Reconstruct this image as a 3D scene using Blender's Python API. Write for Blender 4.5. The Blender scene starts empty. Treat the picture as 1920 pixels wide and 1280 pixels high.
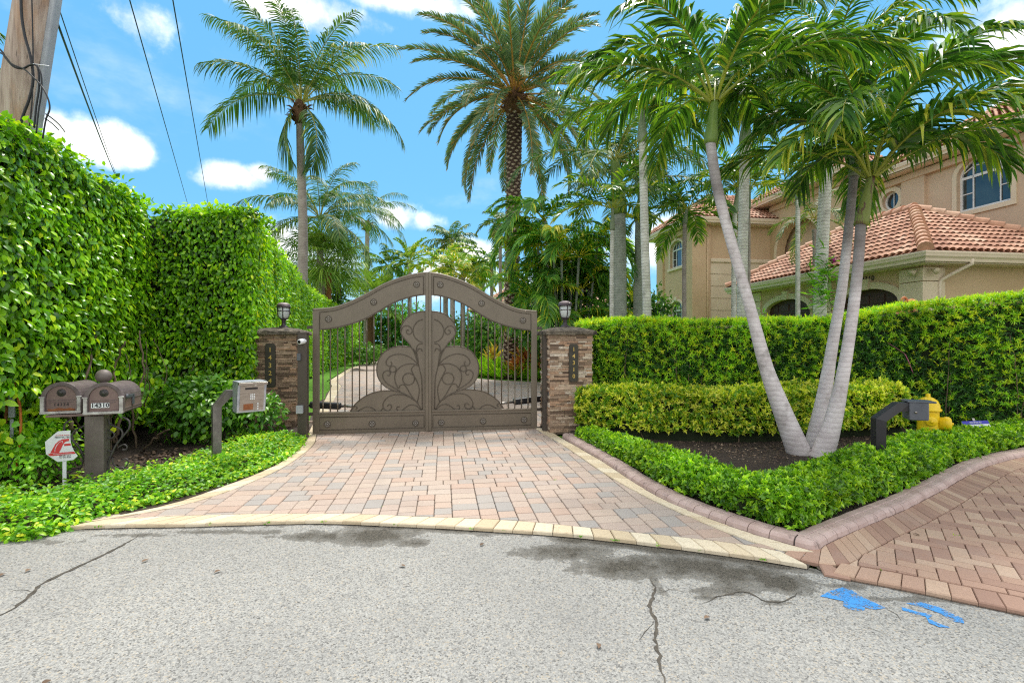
import bpy, math, random
import numpy as np
from mathutils import Vector, Matrix, geometry
random.seed(7); RNG = np.random.default_rng(7)
SC = bpy.context.scene; COL = SC.collection
R = math.radians
# ---------------------------------------------------------------- survey helpers (metres; camera at 1.5 m, looking along +Y)
F, CX, CY, EYE = 900.0, 960.0, 640.0, 1.5
def at(u, v, y): return np.array([(u-CX)/F*y, y, EYE-(v-CY)/F*y])
def gd(u, v, z=0.0):
    y = F*(EYE-z)/(v-CY); return np.array([(u-CX)/F*y, y, z])
def nrm(a):
    a = np.asarray(a, float); return a/np.maximum(np.linalg.norm(a, axis=-1, keepdims=True), 1e-9)
def smooth(pts, n=8, closed=False):
    p = np.asarray(pts, float); m = len(p); out = []
    rng = range(m if closed else m-1)
    for i in rng:
        if closed: a, b, c, d = p[(i-1) % m], p[i], p[(i+1) % m], p[(i+2) % m]
        else: a, b, c, d = p[max(i-1, 0)], p[i], p[i+1], p[min(i+2, m-1)]
        for k in range(n):
            t = k/n
            out.append(.5*((2*b)+(-a+c)*t+(2*a-5*b+4*c-d)*t*t+(-a+3*b-3*c+d)*t**3))
    if not closed: out.append(p[-1])
    return np.array(out)
def resample(pts, step):
    p = np.asarray(pts, float); d = np.r_[0, np.cumsum(np.linalg.norm(np.diff(p, axis=0), axis=1))]
    n = max(1, int(round(d[-1]/step))); t = np.linspace(0, d[-1], n+1)
    return np.stack([np.interp(t, d, p[:, k]) for k in range(p.shape[1])], 1)
_W = RNG.normal(size=(10, 3)); _PH = RNG.uniform(0, 6.28, 10)
def lump(p, f=1.0):
    p = np.atleast_2d(p); s = np.zeros(len(p))
    for k in range(10): s += np.sin(p@(_W[k]*f*(1+.25*k))+_PH[k])/(1+.25*k)
    return s/4.0
# ---------------------------------------------------------------- mesh builder
ORG = {}
def org(o):
    return ORG.get(o.name, np.zeros(3)) if o is not None else np.zeros(3)
class MB:
    def __init__(s): s.v = []; s.f = []; s.n = 0; s.t = []
    def add(s, V, faces, smooth=False, tint=None, mi=0):
        V = np.asarray(V, float).reshape(-1, 3)
        s.v.append(V); s.t.append(np.full(len(V), .5) if tint is None else np.broadcast_to(np.asarray(tint, float), (len(V),)))
        for fa in (faces if isinstance(faces, list) else [faces]):
            fa = np.asarray(fa, int)
            if fa.size: s.f.append((fa+s.n, smooth, mi))
        s.n += len(V); return s
    def polys(s, V, faces, smooth=False, tint=None, mi=0):
        by = {}
        for q in faces: by.setdefault(len(q), []).append(q)
        return s.add(V, [np.array(x) for x in by.values()], smooth, tint, mi)
    def box(s, c, size, rz=0.0, tint=None, axes=None, mi=0):
        c = np.asarray(c, float); h = np.asarray(size, float)/2
        q = np.array([[x, y, z] for z in (-1, 1) for y in (-1, 1) for x in (-1, 1)], float)*h
        if axes is not None: q = q@np.asarray(axes, float)
        elif rz: q = q@np.array([[math.cos(rz), math.sin(rz), 0], [-math.sin(rz), math.cos(rz), 0], [0, 0, 1]])
        return s.add(q+c, np.array([[0, 2, 3, 1], [4, 5, 7, 6], [0, 1, 5, 4], [2, 6, 7, 3], [0, 4, 6, 2], [1, 3, 7, 5]]), False, tint, mi)
    def tube(s, path, rad, n=8, cap=True, tint=None, smooth=True, mi=0, flat=1.0):
        p = np.asarray(path, float); m = len(p); r = np.broadcast_to(np.asarray(rad, float), (m,))
        t = nrm(np.gradient(p, axis=0)); ref = np.array([0, 0, 1.0]) if abs(t[0][2]) < .9 else np.array([1.0, 0, 0])
        a = nrm(np.cross(t[0], ref)); rings = []
        for i in range(m):
            a = nrm(a-t[i]*np.dot(a, t[i])); b = np.cross(t[i], a)
            th = np.arange(n)/n*2*math.pi
            rings.append(p[i]+r[i]*(np.cos(th)[:, None]*a+flat*np.sin(th)[:, None]*b))
        V = np.concatenate(rings); k = np.arange(n); k2 = (k+1) % n
        Q = np.concatenate([np.stack([i*n+k, i*n+k2, (i+1)*n+k2, (i+1)*n+k], 1) for i in range(m-1)])
        tt = None if tint is None else (np.repeat(tint, n) if np.ndim(tint) else tint)
        fs = [Q]
        if cap: fs += [np.array([list(range(n))[::-1]]), np.array([[(m-1)*n+i for i in range(n)]])]
        return s.add(V, fs, smooth, tt, mi)
    def lathe(s, prof, c=(0, 0, 0), n=20, smooth=True, tint=None, axis=None, sx=1.0, sy=1.0, mi=0):
        prof = np.asarray(prof, float); m = len(prof); th = np.arange(n)/n*2*math.pi
        V = np.stack([np.outer(prof[:, 0], np.cos(th))*sx, np.outer(prof[:, 0], np.sin(th))*sy, np.repeat(prof[:, 1][:, None], n, 1)], -1).reshape(-1, 3)
        if axis is not None:
            z = nrm(axis); x = nrm(np.cross([0, 0, 1.0] if abs(z[2]) < .9 else [1.0, 0, 0], z)); V = V@np.array([x, np.cross(z, x), z])
        k = np.arange(n); k2 = (k+1) % n
        Q = np.concatenate([np.stack([i*n+k, i*n+k2, (i+1)*n+k2, (i+1)*n+k], 1) for i in range(m-1)])
        return s.add(V+np.asarray(c, float), [Q, np.array([list(range(n))[::-1]]), np.array([[(m-1)*n+i for i in range(n)]])], smooth, tint, mi)
    def prism(s, poly, depth, o, ax, ay, an, holes=(), tint=None, mi=0):
        """2-D outline (with holes) in the plane o + x*ax + y*ay, extruded by depth along an"""
        o, ax, ay, an = [np.asarray(q, float) for q in (o, ax, ay, an)]
        loops = [np.asarray(poly, float)]+[np.asarray(h, float) for h in holes]
        flat = np.concatenate(loops)
        tri = geometry.tessellate_polygon([[Vector((x, y, 0)) for x, y in l] for l in loops])
        P = o+flat[:, :1]*ax+flat[:, 1:2]*ay; N = len(P)
        V = np.concatenate([P, P+an*depth]); tri = np.array(tri, int)
        fs = [tri, tri[:, ::-1]+N]; q = []; k = 0
        for l in loops:
            m = len(l)
            for i in range(m): a, b = k+i, k+(i+1) % m; q.append([a, b, b+N, a+N])
            k += m
        return s.add(V, fs+[np.array(q)], False, tint, mi)
    def build(s, name, mat, parent=None, recalc=False, bevel=0, seg=2):
        me = bpy.data.meshes.new(name)
        V = np.concatenate(s.v)-org(parent)
        me.vertices.add(len(V)); me.vertices.foreach_set('co', V.astype(np.float32).ravel())
        li = np.concatenate([f.ravel() for f, _, _ in s.f]); ls = []; k = 0; sm = []; mi = []
        for f, sf, m in s.f:
            c, w = f.shape; ls.append(k+np.arange(c)*w); k += c*w; sm.append(np.full(c, sf)); mi.append(np.full(c, m))
        ls = np.concatenate(ls)
        me.loops.add(len(li)); me.loops.foreach_set('vertex_index', li.astype(np.int32))
        me.polygons.add(len(ls)); me.polygons.foreach_set('loop_start', ls.astype(np.int32))
        me.polygons.foreach_set('use_smooth', np.concatenate(sm)); me.polygons.foreach_set('material_index', np.concatenate(mi).astype(np.int32))
        me.update(calc_edges=True)
        a = me.attributes.new('tint', 'FLOAT', 'POINT'); a.data.foreach_set('value', np.concatenate(s.t).astype(np.float32))
        for m in (mat if isinstance(mat, (list, tuple)) else [mat]): me.materials.append(m)
        if recalc:
            import bmesh
            bm = bmesh.new(); bm.from_mesh(me); bmesh.ops.recalc_face_normals(bm, faces=bm.faces); bm.to_mesh(me); bm.free()
        o = bpy.data.objects.new(name, me); COL.objects.link(o)
        if parent is not None: o.parent = parent; ORG[o.name] = org(parent)
        if bevel:
            b = o.modifiers.new('Bevel', 'BEVEL'); b.width = bevel; b.segments = seg; b.limit_method = 'ANGLE'; b.angle_limit = R(40); b.harden_normals = False
        return o
def tag(o, label=None, cat=None, group=None, kind=None):
    for k, v in (('label', label), ('category', cat), ('group', group), ('kind', kind)):
        if v: o[k] = v
    return o
def thing(name, loc, label, cat, group=None):
    o = bpy.data.objects.new(name, None); COL.objects.link(o); o.empty_display_size = .1
    o.location = [float(x) for x in loc]; ORG[o.name] = np.asarray(loc, float)
    return tag(o, label, cat, group)
def lettering(text, size, o, ax, ay, an, mat, parent, name='lettering', depth=.002, align='CENTER', spacing=1.0, bold=0.0):
    cu = bpy.data.curves.new('txt', 'FONT'); cu.body = text; cu.size = size; cu.extrude = depth; cu.align_x = align; cu.align_y = 'CENTER'
    cu.space_character = spacing; cu.offset = bold; cu.resolution_u = 2
    t = bpy.data.objects.new('txt', cu); COL.objects.link(t); bpy.context.view_layer.update()
    me = bpy.data.meshes.new_from_object(t.evaluated_get(bpy.context.evaluated_depsgraph_get()))
    bpy.data.objects.remove(t); bpy.data.curves.remove(cu)
    ax, ay, an = nrm(ax), nrm(ay), nrm(an); o = np.asarray(o, float)-org(parent)
    me.transform(Matrix(((ax[0], ay[0], an[0], o[0]), (ax[1], ay[1], an[1], o[1]), (ax[2], ay[2], an[2], o[2]), (0, 0, 0, 1))))
    me.name = name; me.materials.clear(); me.materials.append(mat)
    ob = bpy.data.objects.new(name, me); COL.objects.link(ob); ob.parent = parent; ORG[ob.name] = org(parent)
    return ob
# ---------------------------------------------------------------- materials
def srgb(r, g, b): return tuple((c/255/12.92 if c/255 <= .04045 else ((c/255+.055)/1.055)**2.4) for c in (r, g, b))+(1,)
class NT:
    def __init__(s, name):
        s.m = bpy.data.materials.new(name); s.m.use_nodes = True; s.t = s.m.node_tree; s.b = s.t.nodes['Principled BSDF']; s.out = s.t.nodes['Material Output']
    def n(s, typ, **kw):
        x = s.t.nodes.new(typ)
        for k, v in kw.items():
            if hasattr(x, k): setattr(x, k, v)
            else: x.inputs[k].default_value = v
        return x
    def l(s, a, b): s.t.links.new(a, b)
    def ramp(s, fac, stops, interp='LINEAR'):
        r = s.n('ShaderNodeValToRGB'); r.color_ramp.interpolation = interp; e = r.color_ramp.elements
        while len(e) < len(stops): e.new(.5)
        for x, (p, c) in zip(e, stops): x.position = p; x.color = tuple(c)+((1,) if len(c) == 3 else ())
        s.l(fac, r.inputs[0]); return r.outputs[0]
    def noise(s, scale, detail=4, rough=.6, vec=None, stretch=None):
        x = s.n('ShaderNodeTexNoise'); x.inputs['Scale'].default_value = scale; x.inputs['Detail'].default_value = detail; x.inputs['Roughness'].default_value = rough
        v = vec
        if v is None: v = s.n('ShaderNodeTexCoord').outputs['Object']
        if stretch:
            mp = s.n('ShaderNodeMapping'); mp.inputs['Scale'].default_value = stretch; s.l(v, mp.inputs[0]); v = mp.outputs[0]
        s.l(v, x.inputs['Vector']); return x.outputs['Fac']
    def mix(s, fac, a, b, mode='MIX'):
        x = s.n('ShaderNodeMix', data_type='RGBA', blend_type=mode)
        for i, q in ((0, fac), (6, a), (7, b)):
            if hasattr(q, 'links'): s.l(q, x.inputs[i])
            else: x.inputs[i].default_value = q
        return x.outputs[2]
    def attr(s, name='tint'):
        x = s.n('ShaderNodeAttribute'); x.attribute_name = name; return x.outputs['Fac']
    def bump(s, h, strength=.3, dist=.01):
        b = s.n('ShaderNodeBump'); b.inputs['Strength'].default_value = strength; b.inputs['Distance'].default_value = dist
        s.l(h, b.inputs['Height']); s.l(b.outputs[0], s.b.inputs['Normal'])
    def col(s, c):
        if hasattr(c, 'links'): s.l(c, s.b.inputs['Base Color'])
        else: s.b.inputs['Base Color'].default_value = c
    def set(s, rough=.6, metal=0.0, spec=.5):
        s.b.inputs['Roughness'].default_value = rough; s.b.inputs['Metallic'].default_value = metal; s.b.inputs['Specular IOR Level'].default_value = spec
        return s
def mix3(a, b, t): return tuple(x*(1-t)+y*t for x, y in zip(a, b))
def rough_mat(name, c1, c2, scale=6, rough=.7, metal=0.0, bump=.2, dist=.004, fine=60, spec=.4, stretch=None, lo=.35, hi=.65):
    k = NT(name); n1 = k.noise(scale, 5, .65, stretch=stretch); n2 = k.noise(fine, 3, .7, stretch=stretch)
    c = k.ramp(n1, [(lo, c1[:3]), (hi, c2[:3])])
    c = k.mix(k.ramp(n2, [(.3, (.0, .0, .0)), (.7, (.35, .35, .35))]), c, tuple(x*.62 for x in c1[:3])+(1,))
    k.col(c); k.set(rough, metal, spec)
    if bump: k.bump(n2, bump, dist)
    return k.m
def leaf_mat(name, stops, rough=.42, trans=.3, spec=.5, tmul=(1.35, 1.4, .6), pos_var=1.2, gain=1.45):
    k = NT(name); c = k.ramp(k.attr(), [(p, tuple(min(.85, q*gain) for q in w)) for p, w in stops])
    n = k.noise(pos_var, 3, .6)
    hs = k.n('ShaderNodeHueSaturation'); k.l(c, hs.inputs['Color'])
    mr = k.n('ShaderNodeMapRange'); k.l(n, mr.inputs[0]); mr.inputs[1].default_value = .3; mr.inputs[2].default_value = .7; mr.inputs[3].default_value = .72; mr.inputs[4].default_value = 1.25
    k.l(mr.outputs[0], hs.inputs['Value']); c = hs.outputs[0]
    k.col(c); k.set(rough, 0, spec)
    tr = k.n('ShaderNodeBsdfTranslucent'); k.l(k.mix(1.0, c, tmul+(1,), 'MULTIPLY'), tr.inputs['Color'])
    ms = k.n('ShaderNodeMixShader'); ms.inputs[0].default_value = trans
    k.l(k.b.outputs[0], ms.inputs[1]); k.l(tr.outputs[0], ms.inputs[2]); k.l(ms.outputs[0], k.out.inputs['Surface'])
    return k.m
M = {}
M['ficus'] = leaf_mat('ficus leaf', [(0, (.025, .07, .006)), (.3, (.085, .23, .010)), (.65, (.235, .45, .012)), (1, (.50, .62, .02))], .26, .34, gain=1.55)
M['ficus_far'] = leaf_mat('clipped ficus leaf', [(0, (.06, .16, .008)), (.4, (.15, .32, .012)), (.75, (.29, .47, .016)), (1, (.48, .60, .025))], .34, .36, gain=1.5)
M['podo'] = leaf_mat('yew leaf', [(0, (.008, .035, .010)), (.34, (.035, .11, .014)), (.58, (.17, .36, .014)), (1, (.56, .70, .02))], .4, .36, gain=1.85)
M['varieg'] = leaf_mat('variegated leaf', [(0, (.06, .16, .01)), (.35, (.16, .30, .012)), (.55, (.48, .52, .03)), (1, (.84, .78, .10))], .38, .34, gain=1.5)
M['low'] = leaf_mat('low hedge leaf', [(0, (.03, .085, .010)), (.5, (.11, .25, .014)), (1, (.34, .52, .022))], .28, .36, gain=1.75)
M['cover'] = leaf_mat('ground cover leaf', [(0, (.04, .14, .008)), (.5, (.13, .34, .012)), (.8, (.32, .50, .02)), (1, (.58, .58, .03))], .4, .34)
M['shrub'] = leaf_mat('shrub leaf', [(0, (.025, .09, .010)), (.5, (.075, .21, .014)), (1, (.24, .44, .03))], .34, .34, gain=1.3)
M['adonidia'] = leaf_mat('feather palm leaf', [(0, (.016, .06, .012)), (.5, (.04, .12, .016)), (.85, (.15, .27, .022)), (.93, (.36, .38, .05)), (1, (.14, .20, .035))], .30, .33, tmul=(1.5, 1.4, .5), gain=1.4)
M['coconut'] = leaf_mat('coconut leaf', [(0, (.022, .06, .018)), (.5, (.05, .12, .024)), (.85, (.13, .22, .035)), (.93, (.36, .34, .09)), (1, (.30, .30, .07))], .5, .26, gain=1.25)
M['date'] = leaf_mat('date palm leaf', [(0, (.035, .07, .042)), (.5, (.08, .14, .075)), (.85, (.16, .22, .11)), (.92, (.36, .22, .05)), (1, (.50, .27, .07))], .45, .30, gain=1.4)
M['sabal'] = leaf_mat('fan palm leaf', [(0, (.045, .09, .02)), (.5, (.11, .19, .03)), (.9, (.26, .34, .05)), (1, (.32, .34, .08))], .45, .36, gain=1.6)
M['areca'] = leaf_mat('areca leaf', [(0, (.025, .075, .018)), (.5, (.065, .165, .022)), (.8, (.16, .27, .028)), (.88, (.48, .36, .02)), (1, (.34, .32, .05))], .36, .4, gain=2.1)
M['bright'] = leaf_mat('garden leaf', [(0, (.05, .16, .01)), (.5, (.15, .38, .015)), (1, (.40, .62, .03))], .4, .38)
M['wild'] = leaf_mat('garden tree leaf', [(0, (.018, .06, .012)), (.5, (.06, .16, .016)), (1, (.20, .36, .025))], .4, .34)
M['yellowpalm'] = leaf_mat('yellowing palm leaf', [(0, (.04, .12, .012)), (.6, (.13, .26, .02)), (.85, (.34, .34, .03)), (1, (.42, .30, .03))], .4, .32)
M['croton'] = leaf_mat('croton leaf', [(0, (.42, .07, .04)), (.3, (.6, .22, .05)), (.6, (.65, .52, .06)), (1, (.2, .42, .04))], .38, .36, gain=1.1)
M['core'] = rough_mat('dark hedge core', (.010, .018, .006), (.022, .032, .010), 8, .95, bump=0)  # dark fill of the solid cores that keep light from passing through hedges
M['twig'] = rough_mat('twig bark', (.10, .07, .045), (.21, .15, .10), 9, .85)
M['soil'] = rough_mat('dark mulch', (.035, .024, .018), (.115, .082, .062), 28, .95, bump=1.0, dist=.03, fine=70, lo=.3, hi=.75)
M['grass'] = rough_mat('lawn', (.08, .24, .010), (.17, .38, .018), 3, .9, bump=.8, dist=.03, fine=120)
M['gate'] = rough_mat('bronze paint', (.152, .124, .093), (.198, .163, .124), 3, .38, .25, .05, .001, 60, .5, lo=.3, hi=.7)
M['gatedark'] = rough_mat('shaded bronze paint', (.10, .081, .062), (.13, .106, .082), 4, .38, .3, .05, .001, 60)  # darker copy of the gate paint, shading of the scroll outlines in its colour
M['boss'] = rough_mat('highlit bronze flower', (.22, .19, .165), (.48, .45, .42), 60, .4, .4, .05, .001)  # silver highlights of the petals put into a paler colour
M['post'] = rough_mat('dark bronze post', (.072, .058, .048), (.098, .08, .066), 3, .5, .2, .05, .001, 160)
M['black'] = rough_mat('black paint', (.014, .014, .017), (.022, .022, .026), 4, .42, .0, .05, .001, 150)
M['cable'] = rough_mat('black cable', (.012, .012, .014), (.02, .02, .022), 10, .5, 0, 0)
M['orange'] = rough_mat('orange duct', (.62, .16, .03), (.70, .22, .05), 5, .5, 0, 0)
M['conduit'] = rough_mat('grey conduit', (.30, .32, .36), (.42, .44, .48), 3, .55, 0, .05)
M['steel'] = rough_mat('brushed steel', (.30, .28, .26), (.46, .44, .42), 9, .32, .85, .1, .001, 80, stretch=(1, 1, 8))
M['poststeel'] = rough_mat('weathered grey post', (.13, .12, .115), (.22, .205, .195), 9, .45, .5, .1, .001)
M['galv'] = rough_mat('weathered steel', (.34, .37, .44), (.58, .61, .68), 12, .45, .6, .1, .001)
M['slate'] = rough_mat('slate grey box paint', (.085, .095, .115), (.12, .13, .15), 8, .5, .1, .05, .001)
M['yellow'] = rough_mat('yellow hydrant paint', (.78, .53, .012), (.86, .62, .016), 7, .38, 0, .12, .002, 40)
M['mail'] = rough_mat('faded mauve brown paint', (.155, .098, .09), (.25, .17, .155), 5, .5, .15, .1, .001, 90)
M['mailtop'] = rough_mat('faded dark brown paint', (.125, .095, .095), (.20, .16, .16), 7, .45, .15, .08, .001)
M['chalk'] = rough_mat('chalky trim', (.32, .29, .28), (.62, .6, .58), 14, .7, 0, .1, .001)
M['rust'] = rough_mat('rust', (.22, .075, .03), (.36, .14, .06), 20, .85, 0, .2, .002)
M['mailpost'] = rough_mat('taupe post paint', (.145, .118, .105), (.20, .168, .15), 5, .55, .1, .05, .001)
M['iron'] = rough_mat('dark grey wrought iron', (.065, .058, .058), (.12, .11, .11), 8, .5, .3, .1, .001)
M['white'] = rough_mat('white board', (.74, .76, .80), (.82, .83, .86), 3, .5, 0, 0)
M['red'] = rough_mat('red print', (.60, .045, .05), (.66, .07, .07), 6, .5, 0, 0)
M['ink'] = rough_mat('black print', (.02, .02, .025), (.03, .03, .035), 6, .6, 0, 0)
M['blueprint'] = rough_mat('blue print', (.03, .03, .36), (.04, .04, .42), 6, .5, 0, 0)
M['gold'] = rough_mat('gold digits', (.62, .42, .10), (.72, .52, .16), 8, .35, .4, 0)
M['plaque'] = rough_mat('olive brown plaque', (.045, .040, .030), (.065, .058, .045), 8, .5, .2, .05, .001)
M['cap'] = rough_mat('lichened stone cap', (.045, .038, .032), (.30, .25, .19), 9, .95, 0, .9, .02, 45, lo=.38, hi=.68)
M['lampmetal'] = rough_mat('plum grey lamp metal', (.055, .042, .050), (.09, .07, .08), 6, .45, .4, .05, .001)
M['lamphood'] = rough_mat('faded lamp hood', (.22, .17, .18), (.34, .28, .29), 8, .55, .2, .05, .001)
def mk():
    k = NT('frosted lamp glass'); k.col((.72, .76, .76, 1)); k.set(.25, 0, .5); k.b.inputs['Transmission Weight'].default_value = .25; return k.m
M['lampglass'] = mk()
M['stucco'] = rough_mat('tan stucco', (.54, .385, .235), (.60, .44, .28), 1.2, .9, 0, .14, .005, 60)
M['stucco2'] = rough_mat('pink tan stucco', (.56, .41, .285), (.62, .465, .33), 1.2, .9, 0, .14, .005, 60)
M['cream'] = rough_mat('cream stone trim', (.66, .54, .39), (.73, .62, .46), 2, .8, 0, .15, .004, 50)
M['fascia'] = rough_mat('cream gutter paint', (.70, .575, .44), (.75, .63, .49), 2, .5, 0, .0)
M['garage'] = rough_mat('maroon brown wood door', (.050, .022, .020), (.075, .034, .030), 3, .5, 0, .1, .002, 40, stretch=(1, 1, 6))
M['frame'] = rough_mat('white window frame', (.70, .70, .70), (.76, .76, .76), 2, .4, 0, 0)
M['terracotta'] = rough_mat('terracotta', (.50, .17, .06), (.60, .24, .10), 6, .7)
M['dark'] = rough_mat('dark interior', (.02, .022, .025), (.03, .03, .035), 2, .8, 0, 0)
def mk():
    k = NT('window glass'); n = k.noise(1.1, 3); k.col(k.ramp(n, [(.35, (.010, .016, .017)), (.65, (.035, .055, .058))])); k.set(.06, 0, .9); return k.m
M['glass'] = mk()
def mk():
    k = NT('barrel tile'); c = k.ramp(k.attr(), [(0, (.31, .135, .08)), (.5, (.46, .23, .14)), (.8, (.54, .30, .195)), (1, (.60, .40, .28))])
    n = k.noise(7, 5, .7); c = k.mix(k.ramp(n, [(.45, (0, 0, 0)), (.8, (.55, .55, .55))]), c, (.17, .085, .06, 1)); k.col(c); k.set(.75); k.bump(k.noise(50), .2, .004); return k.m
M['tile'] = mk()
def mk():
    k = NT('ledger stone'); c = k.ramp(k.attr(), [(0, (.10, .068, .05)), (.2, (.27, .185, .13)), (.45, (.45, .33, .24)), (.62, (.50, .30, .19)), (.8, (.60, .49, .38)), (1, (.72, .64, .55))])
    n = k.noise(22, 5, .7); c = k.mix(k.ramp(n, [(.4, (0, 0, 0)), (.75, (.7, .7, .7))]), c, (.12, .075, .05, 1)); k.col(c); k.set(.9); k.bump(k.noise(45, 5, .7), .8, .012); return k.m
M['ledger'] = mk()
def mk():
    k = NT('tumbled paver'); c = k.ramp(k.attr(), [(0, (.41, .39, .375)), (.14, (.46, .425, .395)), (.36, (.54, .43, .37)), (.6, (.59, .485, .405)), (.78, (.57, .415, .335)), (1, (.59, .50, .43))])
    n = k.noise(90, 4, .75); c = k.mix(k.ramp(n, [(.35, (0, 0, 0)), (.75, (.5, .5, .5))]), c, (.24, .19, .16, 1))
    w = k.noise(1.3, 5, .65); c = k.mix(k.ramp(w, [(.5, (0, 0, 0)), (.75, (.35, .35, .35))]), c, (.25, .21, .18, 1)); c = k.mix(1.0, c, (.84, .83, .82, 1), 'MULTIPLY'); k.col(c); k.set(.88); k.bump(n, .5, .004); return k.m
M['paver'] = mk()
def mk():
    k = NT('clay brick paver'); c = k.ramp(k.attr(), [(0, (.33, .20, .15)), (.4, (.42, .265, .195)), (.8, (.48, .33, .235)), (1, (.54, .39, .285))])
    n = k.noise(80, 4, .7); c = k.mix(k.ramp(n, [(.35, (0, 0, 0)), (.8, (.45, .45, .45))]), c, (.20, .115, .085, 1))
    w = k.noise(1.7, 5, .65); c = k.mix(k.ramp(w, [(.55, (0, 0, 0)), (.8, (.3, .3, .3))]), c, (.42, .36, .32, 1)); k.col(c); k.set(.85); k.bump(n, .35, .003); return k.m
M['brick'] = mk()
def mk():
    k = NT('cream border stone'); c = k.ramp(k.attr(), [(0, (.52, .42, .28)), (.5, (.62, .515, .365)), (1, (.66, .58, .44))])
    n = k.noise(30, 5, .7); c = k.mix(k.ramp(n, [(.48, (0, 0, 0)), (.85, (.6, .6, .6))]), c, (.30, .22, .13, 1)); k.col(c); k.set(.88); k.bump(k.noise(120), .4, .003); return k.m
M['border'] = mk()
M['joint'] = rough_mat('joint sand', (.06, .048, .038), (.15, .12, .09), 25, .95, bump=.4)
def mk():
    k = NT('mauve kerb concrete'); n = k.noise(5, 5, .65); c = k.ramp(n, [(.35, (.40, .285, .255)), (.65, (.52, .395, .36))])
    s = k.noise(9, 6, .75, stretch=(1, 1, .4)); c = k.mix(k.ramp(s, [(.55, (0, 0, 0)), (.72, (.75, .75, .75))]), c, (.095, .065, .06, 1))
    g = k.attr(); c = k.mix(g, c, (.07, .052, .048, 1)); k.col(c); k.set(.62); k.bump(k.noise(60), .2, .003); return k.m
M['kerb'] = mk()
def mk():
    k = NT('old asphalt'); tc = k.n('ShaderNodeTexCoord').outputs['Object']
    vo = k.n('ShaderNodeTexVoronoi'); vo.inputs['Scale'].default_value = 120; k.l(tc, vo.inputs['Vector'])
    vo2 = k.n('ShaderNodeTexVoronoi'); vo2.inputs['Scale'].default_value = 210; k.l(tc, vo2.inputs['Vector'])
    sep = k.n('ShaderNodeSeparateColor'); k.l(vo.outputs['Color'], sep.inputs[0])
    sep2 = k.n('ShaderNodeSeparateColor'); k.l(vo2.outputs['Color'], sep2.inputs[0])
    c = k.ramp(sep.outputs[0], [(0, (.05, .048, .046)), (.12, (.22, .21, .20)), (.3, (.42, .41, .385)), (.6, (.52, .505, .47)), (.85, (.70, .68, .63)), (1, (.72, .58, .40))])
    c2 = k.ramp(sep2.outputs[1], [(0, (.08, .078, .075)), (.15, (.34, .33, .31)), (.7, (.52, .505, .465)), (1, (.74, .72, .68))])
    c = k.mix(.4, c, c2)
    w = k.noise(.55, 5, .6); c = k.mix(k.ramp(w, [(.38, (0, 0, 0)), (.70, (.5, .5, .5))]), c, (.27, .262, .25, 1))
    st = k.attr(); m1 = k.n('ShaderNodeMath', operation='MULTIPLY_ADD'); k.l(k.noise(5.5, 9, .72), m1.inputs[0]); m1.inputs[1].default_value = 2.0; m1.inputs[2].default_value = -1.0
    ad = k.n('ShaderNodeMath', operation='ADD'); k.l(st, ad.inputs[0]); k.l(m1.outputs[0], ad.inputs[1])
    sm = k.ramp(ad.outputs[0], [(.42, (0, 0, 0)), (.47, (.5, .5, .5)), (.72, (.68, .68, .68)), (1.0, (.97, .97, .97))])
    c = k.mix(sm, c, k.mix(k.ramp(sep2.outputs[0], [(0, (0, 0, 0)), (1, (1, 1, 1))]), (.02, .02, .014, 1), (.20, .175, .14, 1)))
    c = k.mix(1.0, c, (.64, .65, .66, 1), 'MULTIPLY'); k.col(c); k.set(.9, 0, .3); k.bump(vo.outputs['Distance'], .55, .006); return k.m
M['road'] = mk()
def mk():
    k = NT('worn blue paint'); k.col((.045, .27, .66, 1)); k.set(.75); k.bump(k.noise(130), .6, .006)
    tr = k.n('ShaderNodeBsdfTransparent'); ms = k.n('ShaderNodeMixShader'); a = k.n('ShaderNodeMath', operation='MULTIPLY_ADD'); k.l(k.noise(95, 4, .75), a.inputs[0]); a.inputs[1].default_value = 1.0
    k.l(k.noise(11, 5, .7), a.inputs[2]); mp = k.n('ShaderNodeMapRange'); k.l(a.outputs[0], mp.inputs[0]); mp.inputs[1].default_value = .95; mp.inputs[2].default_value = 1.14; k.l(mp.outputs[0], ms.inputs[0])
    sc = k.n('ShaderNodeMath', operation='MULTIPLY'); k.l(k.b.outputs[0], ms.inputs[1]); k.l(tr.outputs[0], ms.inputs[2]); k.l(ms.outputs[0], k.out.inputs['Surface']); return k.m
M['bluepaint'] = mk()
M['crack'] = rough_mat('crack dirt', (.05, .044, .036), (.12, .105, .085), 20, .95, bump=.3)
def trunk_mat(name, c1, c2, ring, ringc, scale=5, bump=.5):
    k = NT(name); n = k.noise(scale, 6, .7); c = k.ramp(n, [(.35, c1), (.65, c2)])
    tc = k.n('ShaderNodeTexCoord').outputs['Object']; w = k.n('ShaderNodeTexWave', wave_type='BANDS', bands_direction='Z'); w.inputs['Scale'].default_value = ring; w.inputs['Distortion'].default_value = 2.5; w.inputs['Detail'].default_value = 3
    w.inputs['Detail Scale'].default_value = 3; k.l(tc, w.inputs['Vector'])
    c = k.mix(k.ramp(w.outputs['Fac'], [(.0, (.45, .45, .45)), (.22, (0, 0, 0))]), c, ringc+(1,))
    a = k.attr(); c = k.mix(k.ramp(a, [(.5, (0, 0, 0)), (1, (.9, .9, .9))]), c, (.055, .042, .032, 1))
    b = k.noise(3.2, 4, .6); c = k.mix(k.ramp(b, [(.57, (0, 0, 0)), (.68, (.5, .5, .5))]), c, (.16, .14, .12, 1))
    k.col(c); k.set(.85); k.bump(w.outputs['Fac'], bump, .006); return k.m
M['tr_pale'] = trunk_mat('pale ringed bark', (.50, .445, .45), (.70, .65, .655), 5, (.38, .33, .33), bump=.25)
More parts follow.
